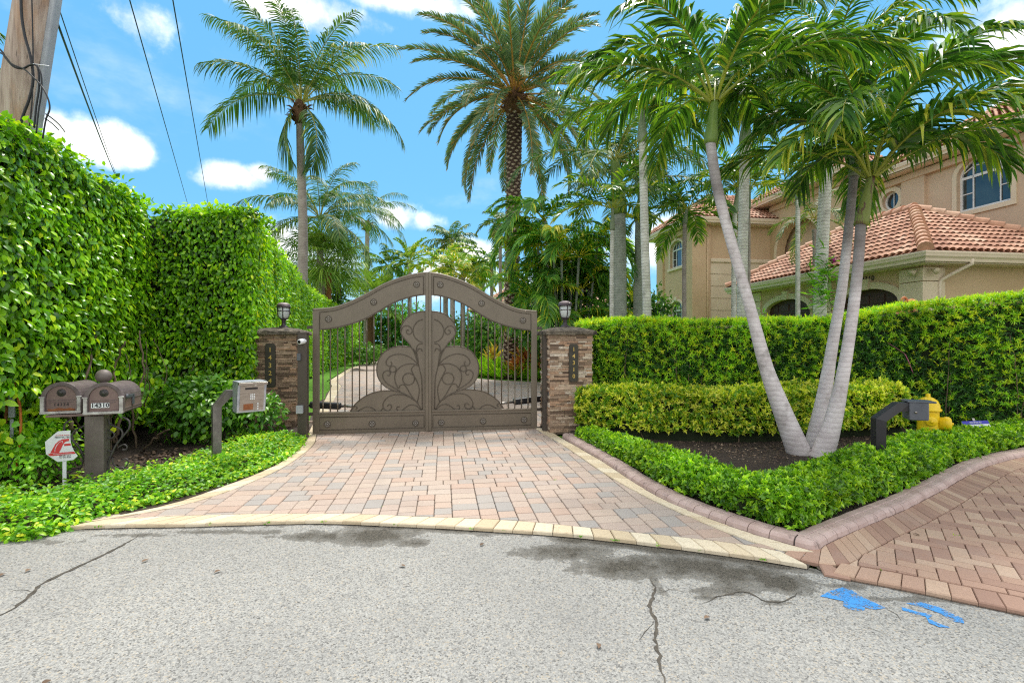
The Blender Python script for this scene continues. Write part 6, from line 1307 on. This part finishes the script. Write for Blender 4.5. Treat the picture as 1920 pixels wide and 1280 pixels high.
def crown(t, c, n, spec, mat, az0=0.0, emax=1.35, emin=-.25, pw=1.0, parts=True, azs=None, shafts=0.0, up=None):
    c = np.array(c, float); mb = MB()
    for i in range(n):
        f = i/max(1, n-1); az = az0+i*GOLD+random.uniform(-.18, .18) if azs is None else azs[i][0]
        e0 = emax+(emin-emax)*f**pw+random.uniform(-.07, .07) if azs is None else azs[i][1]
        k = dict(spec); k['L'] = k['L']*random.uniform(.9, 1.08)*(1 if azs is None or len(azs[i]) < 3 else azs[i][2]); k['old'] = .22*f**3*random.random()*1.6
        k['droop'] = k['droop']*random.uniform(.85, 1.15)*(1-.35*max(0, f-.5)); k['side'] = random.uniform(-.25, .25)
        if parts: mb = MB()
        frond(mb, c+np.array([math.cos(az), math.sin(az), 0])*.05+UP*shafts*(1-f), az, e0, **k)
        if parts: mb.build('frond', M[mat], t)
    if not parts: mb.build('crown', M[mat], t)
ADON = dict(L=2.35, droop=2.0, nl=60, ll=.66, lw=.044, vee=.32, ldroop=.85, plum=.16, fwd=(.65, 1.7), start=.16, rach=.018, tint=(.42, .22), pw=1.25)
COCO = dict(L=3.6, droop=1.4, nl=62, ll=.85, lw=.055, vee=.0, ldroop=1.0, fwd=(.45, 1.2), start=.16, rach=.03, tint=(.45, .18), pw=1.2)
DATE = dict(L=4.6, droop=1.15, nl=90, ll=.55, lw=.044, vee=.38, ldroop=.22, plum=.18, fwd=(.75, 1.6), start=.2, rach=.042, tint=(.45, .17), pw=1.5)
ROYAL = dict(L=3.3, droop=1.6, nl=60, ll=.66, lw=.04, vee=.2, ldroop=.7, plum=.4, fwd=(.4, 1.2), start=.1, rach=.03, tint=(.42, .18))
SMALL = dict(L=1.7, droop=1.5, nl=26, ll=.52, lw=.055, vee=.35, ldroop=.6, plum=.15, fwd=(.5, 1.4), start=.14, rach=.016, tint=(.45, .2))
G3 = 'feather palms sharing one base in the planting bed'
def W6(lst, y0, y1=None): # pixel path with the distance running from y0 to y1
    n = len(lst); y1 = y0 if y1 is None else y1; return [at(u, v, y0+(y1-y0)*i/(n-1)) for i, (u, v) in enumerate(lst)]
b = at(1497, 845, 6.2); t = thing('palm_tree', (b[0], b[1], .05), 'grey palm leaning far left out of the planting bed, with a smooth green crownshaft', 'palm tree', G3)
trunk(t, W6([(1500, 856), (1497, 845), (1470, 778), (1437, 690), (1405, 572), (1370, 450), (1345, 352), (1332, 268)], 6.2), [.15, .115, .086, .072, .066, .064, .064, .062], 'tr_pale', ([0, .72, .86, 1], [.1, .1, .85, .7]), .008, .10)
c0 = at(1340, 190, 6.2); shaft(t, at(1332, 270, 6.2), c0, .072, .048, 'shaft'); crown(t, c0, 12, dict(ADON, L=2.2), 'adonidia', .4, 1.42, .62)
b = at(1527, 838, 6.35); t = thing('palm_tree', (b[0], b[1], .05), 'pale palm in the middle of the clump, its trunk dark near the top', 'palm tree', G3)
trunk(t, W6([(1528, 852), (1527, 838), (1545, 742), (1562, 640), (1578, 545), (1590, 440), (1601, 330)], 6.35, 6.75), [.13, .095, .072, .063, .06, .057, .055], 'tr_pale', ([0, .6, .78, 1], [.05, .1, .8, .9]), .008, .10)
c0 = at(1613, 225, 6.85); shaft(t, at(1601, 332, 6.75), c0, .068, .045, 'shaft_grey'); crown(t, c0, 8, dict(ADON, L=2.0), 'adonidia', 1.3, 1.42, .75)
b = at(1543, 854, 6.05); t = thing('palm_tree', (b[0], b[1], .05), 'palm leaning right in the clump, with a peeling brown and yellow crownshaft', 'palm tree', G3)
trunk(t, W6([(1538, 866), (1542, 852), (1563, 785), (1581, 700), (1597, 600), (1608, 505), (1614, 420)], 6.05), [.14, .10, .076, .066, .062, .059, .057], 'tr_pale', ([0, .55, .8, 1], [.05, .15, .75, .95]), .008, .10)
c0 = at(1633, 332, 6.05); shaft(t, at(1614, 422, 6.05), c0, .075, .045, 'shaft_old', 1.15); crown(t, c0, 13, dict(ADON, L=2.05), 'adonidia', 2.2, 1.42, .66)
def slim(lst, y, w, crown_px, n, spec, mat, label, tr='tr_spot', sh=True, group='slim palms behind the yew hedge', az0=0.0, emax=1.35, emin=.35, parts=True, name='palm_tree', sm='shaft_grey', dark=None):
    b = at(*lst[0], y); t = thing(name, (b[0], b[1], 0), label, 'palm tree', group); r = w*y/F/2*.86
    pts = [np.array([b[0], b[1], 0])]+W6(lst, y); trunk(t, pts, [r*1.15, r*1.05, r, r*.95], tr, dark, .015, .1, 12)
    c0 = at(*crown_px, y)
    if sh: shaft(t, at(*lst[-1], y), c0, r*1.05, r*.7, sm)
    crown(t, c0, n, spec, mat, az0, emax, emin, parts=parts); return t
slim([(1537, 600), (1541, 480), (1546, 380), (1551, 285)], 8.9, 24, (1566, 120), 10, dict(ADON, L=2.2, nl=46), 'adonidia', 'tall slim pale green trunked palm with orchids tied to its trunk', az0=.9, emax=1.3)
slim([(1392, 500), (1394, 400), (1397, 272)], 9.6, 21, (1400, 205), 10, dict(ADON, L=2.2, nl=46), 'adonidia', 'slim mottled palm behind the far left leaning one, its crown above the villa\'s left wing', az0=2.0)
slim([(1213, 585), (1209, 450), (1205, 268)], 9.8, 18, (1203, 205), 11, dict(ADON, L=2.2, nl=46), 'adonidia', 'slim white mottled palm to the left of the villa, in front of the royal palms', az0=.3)
slim([(1162, 590), (1162, 480), (1161, 402)], 14.0, 29, (1153, 300), 14, ROYAL, 'coconut', 'stout smooth grey royal palm with a green crownshaft', tr='tr_royal', group='royal palms left of the villa', sm='shaft', az0=.5, emin=-.1)
slim([(1197, 560), (1199, 480), (1200, 415)], 14.9, 22, (1206, 345), 11, dict(ROYAL, L=2.6), 'coconut', 'thinner pale royal palm half hidden by the white mottled palm', tr='tr_royal', group='royal palms left of the villa', sm='shaft', az0=1.7, emin=.0)
slim([(1147, 585), (1147, 500), (1148, 432)], 12.0, 9, (1149, 390), 10, SMALL, 'adonidia', 'very thin young palm just left of the stout royal palm', az0=.2, group='young palms near the villa')
slim([(1283, 590), (1283, 500), (1284, 420)], 13.5, 9, (1288, 392), 12, dict(SMALL, L=1.75), 'adonidia', 'very thin dark palm in front of the villa\'s left wing windows', tr='tr_coco', az0=.7, emin=-.3, group='young palms near the villa')
slim([(1376, 520), (1377, 450), (1378, 400)], 13.0, 10, (1384, 352), 11, dict(SMALL, L=1.8), 'adonidia', 'thin young palm in front of the villa wall, behind the leaning trunk', az0=1.1, group='young palms near the villa')
slim([(1404, 520), (1404, 450), (1404, 392)], 14.0, 7, (1406, 352), 9, dict(SMALL, L=1.5), 'adonidia', 'thinnest young palm, beside the villa\'s rusticated base', tr='tr_coco', az0=1.9, group='young palms near the villa')
slim([(1496, 520), (1496, 450), (1496, 375)], 15.0, 9, (1500, 318), 12, dict(SMALL, L=1.9), 'adonidia', 'young palm growing before the villa\'s tall entry arch', az0=.4, group='young palms near the villa')
slim([(1528, 520), (1528, 470), (1527, 430)], 16.0, 9, (1526, 408), 12, dict(SMALL, L=1.7, nl=34, ll=.34, lw=.03), 'coconut', 'small feathery date palm partly covering the entry arch', sh=False, tr='tr_coco', az0=.4, emin=-.4, group='young palms near the villa')
# coconuts
def coconut(lst, y, w0, w1, cpx, n, L, label, az0=0, azs=None, tilt=0, nl=62):
    b = at(*lst[0], y); t = thing('coconut_palm', (b[0], b[1], 0), label, 'palm tree', 'coconut palms inside the gate'); pts = [np.array([b[0], b[1], 0])]+W6(lst, y)
    trunk(t, pts, [w0*y/F/2*1.3, w0*y/F/2, (w0+w1)/2*y/F/2, w1*y/F/2], 'tr_coco', None, .02, .12, 14)
    c0 = at(*cpx, y); mb = MB(); h = at(*lst[-1], y); rr = w1*y/F/2
    mb.lathe([(0, -.25), (rr*1.05, -.2), (rr*1.8, .05), (rr*2.1, .35), (rr*1.6, .6), (rr*.9, .8), (0, .9)], h*[1, 1, 1], 14)
    for k in range(26):
        a = random.uniform(0, 6.28); z = random.uniform(-.1, .5); d = np.array([math.cos(a), math.sin(a), random.uniform(.1, .9)]); q = h+np.array([math.cos(a), math.sin(a), 0])*rr*1.3+UP*z; mb.tube([q, q+d*.22, q+d*.36+[0, 0, -.1]], [.05, .035, .008], 4)
    mb.build('fibre_sheath', M['fibre'], t)
    crown(t, c0, n, dict(COCO, L=L, nl=nl, ll=.82*L/3.6), 'coconut', az0, 1.45, -.15, 1.0, azs=azs); return t
coconut([(567, 535), (568, 420), (564, 300), (562, 225)], 15.0, 17, 12, (566, 192), 0, 3.5, 'tallest coconut palm, rising behind the clipped drive hedge', azs=None) if False else None
C1 = [(math.pi*.98, .42, 1.0), (math.pi*.86, .92, .95), (.02, .30, 1.0), (.25, .62, .85), (-.5, -.75, .62), (math.pi*1.2, -.85, .6), (1.4, 1.25, .9), (math.pi*.7, 1.2, 1.0), (.55, 1.05, .95), (4.4, .95, .8), (5.0, 1.2, .85), (5.6, .75, .85), (3.7, .7, .85), (4.7, 1.45, .9), (2.2, 1.0, .9), (.9, .75, .9), (4.1, 1.3, .9), (5.8, 1.25, .85), (3.3, 1.2, 1.0), (0.1, 1.15, .95)]
coconut([(567, 535), (568, 420), (564, 300), (562, 225)], 19.5, 19, 13, (566, 192), len(C1), 4.85, 'tallest coconut palm, rising behind the clipped drive hedge', azs=C1)
coconut([(604, 600), (602, 520), (599, 462)], 27.0, 14, 12, (600, 408), 19, 4.5, 'middle sized coconut palm with a shaggy brown neck, among the fan palms', .8)
coconut([(687, 560), (688, 490), (689, 430)], 46.0, 9, 8, (692, 398), 16, 4.8, 'smaller coconut palm farther back, right of the fan palms', 1.9, nl=46)
# date palm
b = at(957, 690, 19.0); t = thing('date_palm', (b[0], b[1], 0), 'tall date palm with a rough diamond patterned trunk behind the right gate leaf', 'palm tree')
yb = 19.0; base_ = np.array([b[0], yb, 0]); topp = at(965, 195, yb)
mb = MB(); mb.tube([base_, base_*.5+topp*.5, topp], [.29, .255, .32], 18); mb.build('trunk', M['date_gap'], t)
mb = MB(); H_ = topp[2]; k = 0; z = .1
while z < H_-.15:
    r = np.interp(z/H_, [0, .05, .5, .93, 1], [.35, .30, .265, .28, .36]); a = k*GOLD; k += 1; z += .0185
    d = np.array([math.cos(a), math.sin(a), 0]); s = np.array([-d[1], d[0], 0]); c = base_+(topp-base_)*(z/H_); c[2] = z
    w_, h_ = .112, .072; o = c+d*r*.86
    V = [o-s*w_-UP*.0, o+UP*-h_, o+s*w_, o+UP*h_*.7, o+d*.075+UP*.035-s*w_*.62, o+d*.08-UP*h_*.3, o+d*.075+UP*.035+s*w_*.62, o+d*.07+UP*.055]
    mb.add(np.array(V), np.array([[0, 1, 5, 4], [1, 2, 6, 5], [2, 3, 7, 6], [3, 0, 4, 7], [4, 5, 6, 7]]), False)
mb.build('leaf_bases', M['tr_date'], t)
mb = MB(); mb.lathe([(0, -.6), (.30, -.55), (.42, -.1), (.46, .2), (.34, .5), (0, .7)], topp, 16)
for k in range(40):
    a = k*GOLD; d = np.array([math.cos(a), math.sin(a), .35]); q = topp+d*.3+UP*random.uniform(-.4, .3); mb.tube([q, q+d*.25], [.06, .04], 5)
mb.build('crown_base', M['fibre'], t)
crown(t, topp+UP*.35, 74, DATE, 'date', .3, 1.5, -.72, 1.1)
# fan palms
def sabal(u0, v0, v1, y, w, cpx, n, r, label, boots='tr_sabal'):
    b = at(u0, v0, y); t = thing('fan_palm', (b[0], b[1], 0), label, 'palm tree', 'fan palms inside the gate'); rr = w*y/F/2; mb = MB(); top = at(u0, v1, y)
    p = resample(np.array([[b[0], b[1], 0], top]), .12); mb.tube(p, rr*(1+.14*RNG.random(len(p))), 12); mb.build('trunk', M[boots], t)
    c0 = at(*cpx, y)
    for i in range(n):
        mb = MB(); f = i/(n-1); fan(mb, top*.6+c0*.4, i*GOLD, 1.3-1.75*f, r*1.0, r, 30, .07, .8, .3+.3*random.random()); mb.build('fan_leaf', M['sabal'], t)
sabal(613, 590, 500, 27.5, 15, (612, 470), 26, 1.5, 'thick fan palm with orange brown boots, right of the shaggy coconut palm')
sabal(634, 580, 512, 31.5, 11, (640, 478), 24, 1.5, 'thinner fan palm with an orange brown trunk, the right one of the fan palms')
sabal(596, 580, 505, 27.0, 9, (572, 470), 24, 1.45, 'fan palm half hidden behind the tallest coconut palm')
b = at(695, 620, 45); t = thing('fan_palm', (b[0], b[1], 0), 'squat yellow green fan palm, its leaves starting near the ground, over the left gate leaf', 'palm tree', 'fan palms inside the gate')
mb = MB(); mb.tube([(b[0], b[1], 0), at(694, 570, 45)], .3, 10); mb.build('trunk', M['fibre'], t)
for i in range(30):
    mb = MB(); fan(mb, at(694, 575, 45), i*GOLD, 1.45-1.6*i/29, 2.5, 2.0, 28, .15, .5, .62); mb.build('fan_leaf', M['sabal'], t)
# areca clump
b = np.array([1.75, 16.3, 0]); t = thing('areca_palm', b, 'broad dark areca palm clump with orange yellow fronds, right of the date palm trunk', 'palm tree')
AR = dict(L=2.3, droop=1.7, nl=40, ll=.68, lw=.06, vee=.45, ldroop=.8, plum=.1, fwd=(.5, 1.3), start=.16, rach=.016, tint=(.40, .2), stalk=.92)
mbs = MB(); pts = []
for k in range(17):
    a = k*GOLD; q = np.array([math.cos(a)*1.05, math.sin(a)*.8, 0])*math.sqrt(k/17); top = b+q*1.25+UP*random.uniform(2.2, 6.6)*(1-.3*math.sqrt(k/17)); pts.append(top); mbs.tube(smooth([b+q*.7, b+q*.95+UP*top[2]*.5, top], 4), .045, 6)
mbs.build('stems', M['tr_royal'], t)
fr = 0; rest = MB(); pts.sort(key=lambda p: p[1])
for k, top in enumerate(pts):
    for i in range(7):
        mb = MB() if fr < 98 else rest; out = math.atan2(top[1]-b[1], top[0]-b[0]); yl = .42 if random.random() < .12 else 0
        frond(mb, top, out+random.uniform(-2.2, 2.2) if i < 4 else i*GOLD, random.uniform(.35, 1.25), **dict(AR, L=random.uniform(1.8, 2.6), old=yl, droop=random.uniform(1.7, 2.6))); fr += 1
        if fr <= 98: mb.build('frond', M['areca'], t)
tag(rest.build('fronds_at_the_back', M['areca'], t), kind='stuff')
# far palms
def far(name, u, v, y, n, spec, mat, label, w=8, vb=600, emin=-.3, az0=0.0, tr='tr_coco'):
    c0 = at(u, v, y); t = thing(name, (c0[0], c0[1], 0), label, 'palm tree', 'distant palms'); trunk(t, [np.array([c0[0], c0[1], 0]), c0*[1, 1, .5], c0], [w*y/F/2]*2, tr, n=8)
    crown(t, c0, n, spec, mat, az0, 1.4, emin, parts=False)
far('palm_tree', 848, 455, 40, 18, dict(COCO, L=2.6, nl=30, lw=.10), 'coconut', 'distant coconut palm, highest of those above the gate\'s middle', az0=.3)
far('palm_tree', 768, 492, 46, 22, dict(DATE, L=3.0, nl=34, lw=.10), 'sabal', 'distant spiky date palm directly above the left gate leaf', az0=1.0, emin=-.2)
far('palm_tree', 835, 505, 29, 16, dict(AR, L=2.7, lw=.09, nl=30, old=0, tint=(.55, .25)), 'yellowpalm', 'bushy yellowing palm just above the gate\'s meeting line', az0=.5, emin=.0)
far('palm_tree', 868, 520, 27, 14, dict(AR, L=2.4, lw=.09, nl=30, old=0, tint=(.6, .25)), 'yellowpalm', 'yellow tipped palm between the gate\'s middle and the date palm', az0=1.5, emin=.0)
far('palm_tree', 922, 492, 27, 14, dict(SMALL, L=1.9, lw=.11, nl=18), 'adonidia', 'dark slender palm close to the left side of the date palm trunk', w=6, az0=.5)
far('palm_tree', 938, 420, 24, 10, dict(SMALL, L=1.3, lw=.06), 'coconut', 'small palm head peeping out behind the date palm trunk', w=6, az0=1.5)
far('palm_tree', 730, 500, 47, 14, dict(COCO, L=3.3, nl=28, lw=.13), 'adonidia', 'distant palm between the smaller coconut palm and the gate', az0=2.1)
far('palm_tree', 905, 505, 33, 13, dict(COCO, L=2.4, nl=28, lw=.1), 'yellowpalm', 'distant loose palm above the right gate leaf', az0=.6)
# palm behind the pole at the very edge
c0 = at(-150, 120, 8.5); t = thing('coconut_palm', (c0[0], c0[1], 0), 'palm whose frond tips show just left of the wooden pole', 'palm tree'); trunk(t, [np.array([c0[0], c0[1], 0]), c0*[1, 1, .5], c0], [.16, .13], 'tr_coco'); crown(t, c0, 12, dict(COCO, L=1.55, ll=.45, nl=40), 'coconut', .2, 1.2, -.3)
# dark understorey behind the fan palms, seen over the drive hedge
blob_tree('tree', (-12.2, 31), (2.4, 1.6, 3.0), 2400, .26, .14, 'wild', 'dark tree filling the gap behind the fan palm trunks', 'tree', tint=(.3, .2))
blob_tree('tree', (-3.5, 38), (3.2, 1.6, 2.2), 2600, .3, .16, 'wild', 'round green tree seen through the bars of the left gate leaf', 'tree', tint=(.55, .22))
blob_tree('tree', (.4, 36), (3.0, 1.6, 2.6), 2600, .3, .16, 'wild', 'distant broad green tree left of the date palm trunk', 'tree', tint=(.55, .22))
blob_tree('tree', (2.3, 18.4), (2.5, 1.2, 3.1), 5200, .24, .12, 'wild', 'very dark tree close behind the areca palm clump', 'tree', tint=(.45, .22), lobes=12)
# orchids tied to the slim palm
c = at(1540, 530, 8.75); t = thing('orchid', c, 'orchid with strap leaves and one purple flower, tied to a slim pale palm trunk', 'plant'); mb = MB(); n_ = 150
P = c+rnd(n_)*[.10, .05, .30]; a = RNG.uniform(0, 6.28, n_); d = np.c_[np.cos(a), np.sin(a), RNG.uniform(-.3, 1, n_)]; leaves(mb, 'plain', P, d, rnd(n_)+[0, -.5, .5], RNG.uniform(.12, .28, n_), .032, RNG.uniform(0, .8, n_))
mb.tube(smooth([c+[0, -.05, .2], c+[.12, -.1, .45], at(1560, 492, 8.7)], 5), .006, 5, tint=.6)
for k in range(26): q = c+rnd(1)[0]*[.08, .04, .3]; mb.tube([q, q+rnd(1)[0]*.12+[0, 0, -.1], q+rnd(1)[0]*.18+[0, 0, -.22]], .005, 4, tint=.05)
mb.build('leaves', M['bright'], t); mb = MB(); f = at(1562, 487, 8.68); n_ = 16; leaves(mb, 'broad', np.repeat([f], n_, 0)+rnd(n_, .02), rnd(n_), rnd(n_)+[0, -1, 0], .075, .05, RNG.random(n_)); mb.build('flower', M['purple'], t)
SKYTINT=(.43,.57,.69,1); SKYBLUE=(.90,3.15,5.15,1); CLOUD=(8.6,8.4,8.0,1); SKYSTR=.12; SUNSTR=2.2; EXPO=.92; DENOISE=False
# ---------------------------------------------------------------- camera, sky, sun
cam = bpy.data.cameras.new('camera'); cam.sensor_width = 36; cam.lens = 36*F/1920; cam.clip_end = 3000; cam.clip_start = .05
co = bpy.data.objects.new('camera', cam); COL.objects.link(co); co.location = (0, 0, EYE); co.rotation_euler = (R(90), 0, 0); SC.camera = co
SUN_EL, SUN_AZ = R(66), R(12)      # azimuth from +Y (into the scene) towards +X
w = bpy.data.worlds.new('World'); SC.world = w; w.use_nodes = True; t = w.node_tree; bg = t.nodes['Background']
sky = t.nodes.new('ShaderNodeTexSky'); sky.sky_type = 'NISHITA'; sky.sun_disc = False; sky.sun_elevation = SUN_EL; sky.sun_rotation = SUN_AZ; sky.air_density = 1.0; sky.dust_density = .6; sky.ozone_density = 1.2
def wn(typ, **kw):
    x = t.nodes.new(typ)
    for k, v in kw.items(): setattr(x, k, v)
    return x
def wl(a, b): t.links.new(a, b)
def wmath(op, a, b=None, c=None, clamp=False):
    x = wn('ShaderNodeMath', operation=op); x.use_clamp = clamp
    for i, q in enumerate((a, b, c)):
        if q is None: continue
        if hasattr(q, 'links'): wl(q, x.inputs[i])
        else: x.inputs[i].default_value = q
    return x.outputs[0]
gen = wn('ShaderNodeTexCoord').outputs['Generated']
def wnoise(scale, detail, rough, stretch=None):
    x = wn('ShaderNodeTexNoise'); x.inputs['Scale'].default_value = scale; x.inputs['Detail'].default_value = detail; x.inputs['Roughness'].default_value = rough
    v = gen
    if stretch: mp = wn('ShaderNodeMapping'); mp.inputs['Scale'].default_value = stretch; wl(gen, mp.inputs[0]); v = mp.outputs[0]
    wl(v, x.inputs['Vector']); return x.outputs['Fac']
nz = wmath('MULTIPLY_ADD', wnoise(9, 8, .62), 2.0, -1.0)
tot = None
CLOUDS = [(170, 268, 92, 50, 1.0), (240, 285, 42, 32, 1.0), (105, 235, 42, 36, .9), (440, 328, 58, 32, 1.0), (485, 322, 40, 22, .9), (740, 405, 66, 34, .9), (790, 412, 40, 22, .7), (540, 470, 70, 60, .85), (600, 500, 80, 40, .7), (895, 468, 60, 26, .7), (850, 520, 120, 40, .55), (530, 5, 190, 30, .8), (760, 2, 160, 24, .7), (1860, 70, 120, 50, .62), (1905, 190, 50, 22, .7), (1790, 30, 90, 30, .4), (1640, 215, 120, 30, .4), (960, 545, 260, 40, .5), (-300, 120, 160, 80, .9), (2300, 200, 260, 90, .9), (250, 40, 120, 30, .22), (1240, 470, 160, 60, .6)]
for u, v, rx, ry, k in CLOUDS:
    d = nrm(np.array([(u-CX)/F, 1, (CY-v)/F])); ln = math.sqrt(((u-CX)/F)**2+1+((CY-v)/F)**2)
    s = wn('ShaderNodeVectorMath', operation='SUBTRACT'); wl(gen, s.inputs[0]); s.inputs[1].default_value = d
    m = wn('ShaderNodeVectorMath', operation='MULTIPLY'); wl(s.outputs[0], m.inputs[0]); m.inputs[1].default_value = (F*ln/rx, F*ln/rx, F*ln/ry)
    le = wn('ShaderNodeVectorMath', operation='LENGTH'); wl(m.outputs[0], le.inputs[0])
    f = wmath('MULTIPLY', wmath('SUBTRACT', 1.15, le.outputs['Value']), k)
    tot = f if tot is None else wmath('MAXIMUM', tot, f)
back = wn('ShaderNodeSeparateXYZ'); wl(gen, back.inputs[0])
allround = wmath('MULTIPLY', wmath('LESS_THAN', back.outputs['Y'], .05), .25)
tot = wmath('MAXIMUM', tot, wmath('ADD', allround, -.35))
cov = wmath('MULTIPLY_ADD', nz, .95, tot)
mr = wn('ShaderNodeMapRange', interpolation_type='SMOOTHSTEP'); wl(cov, mr.inputs[0]); mr.inputs[1].default_value = .06; mr.inputs[2].default_value = .78
wisp = wn('ShaderNodeMapRange', interpolation_type='SMOOTHSTEP'); wl(wnoise(2.6, 7, .6, (1, 1, 2.2)), wisp.inputs[0]); wisp.inputs[1].default_value = .55; wisp.inputs[2].default_value = .85; wisp.inputs[4].default_value = .35
hi = wn('ShaderNodeMapRange', interpolation_type='SMOOTHSTEP'); wl(back.outputs['Z'], hi.inputs[0]); hi.inputs[1].default_value = .62; hi.inputs[2].default_value = .86; hi.inputs[4].default_value = .85  # unseen high cloud, added to make the sky light neutral
rear = wn('ShaderNodeMapRange', interpolation_type='SMOOTHSTEP'); wl(back.outputs['Y'], rear.inputs[0]); rear.inputs[1].default_value = .30; rear.inputs[2].default_value = -.2; rear.inputs[4].default_value = .9  # unseen cloud behind the camera, added as fill on camera-facing sides
fac = wmath('MAXIMUM', wmath('MAXIMUM', mr.outputs[0], wisp.outputs[0]), wmath('MAXIMUM', hi.outputs[0], rear.outputs[0]))
mx = wn('ShaderNodeMix', data_type='RGBA', blend_type='MULTIPLY'); mx.inputs[0].default_value = 1; wl(sky.outputs[0], mx.inputs[6]); mx.inputs[7].default_value = SKYTINT
fl = wn('ShaderNodeMix', data_type='RGBA'); fl.inputs[0].default_value = .6; wl(mx.outputs[2], fl.inputs[6]); fl.inputs[7].default_value = SKYBLUE
shade = wn('ShaderNodeMix', data_type='RGBA'); sh = wn('ShaderNodeMapRange'); wl(wnoise(16, 7, .6), sh.inputs[0]); sh.inputs[1].default_value = .4; sh.inputs[2].default_value = .68; wl(sh.outputs[0], shade.inputs[0]); shade.inputs[6].default_value = CLOUD; shade.inputs[7].default_value = (4.4, 4.7, 5.1, 1)
cl = wn('ShaderNodeMix', data_type='RGBA'); wl(fac, cl.inputs[0]); wl(fl.outputs[2], cl.inputs[6]); wl(shade.outputs[2], cl.inputs[7])
wl(cl.outputs[2], bg.inputs['Color']); bg.inputs['Strength'].default_value = SKYSTR
sl = bpy.data.lights.new('sun', 'SUN'); sl.energy = SUNSTR; sl.angle = R(14); sl.color = (1, .955, .88)
so = bpy.data.objects.new('sun', sl); COL.objects.link(so)
sd = Vector((math.sin(SUN_AZ)*math.cos(SUN_EL), math.cos(SUN_AZ)*math.cos(SUN_EL), math.sin(SUN_EL)))
so.rotation_euler = sd.to_track_quat('Z', 'Y').to_euler(); so.location = sd*50
SC.view_settings.view_transform = 'Standard'; SC.view_settings.look = 'None'; SC.view_settings.gamma = 1; SC.view_settings.exposure = EXPO
SC.cycles.max_bounces = 6; SC.cycles.diffuse_bounces = 3; SC.cycles.glossy_bounces = 2; SC.cycles.transmission_bounces = 4; SC.cycles.transparent_max_bounces = 4; SC.cycles.use_denoising = DENOISE; SC.cycles.pixel_filter_type = 'BLACKMAN_HARRIS'; SC.cycles.filter_width = 1.2
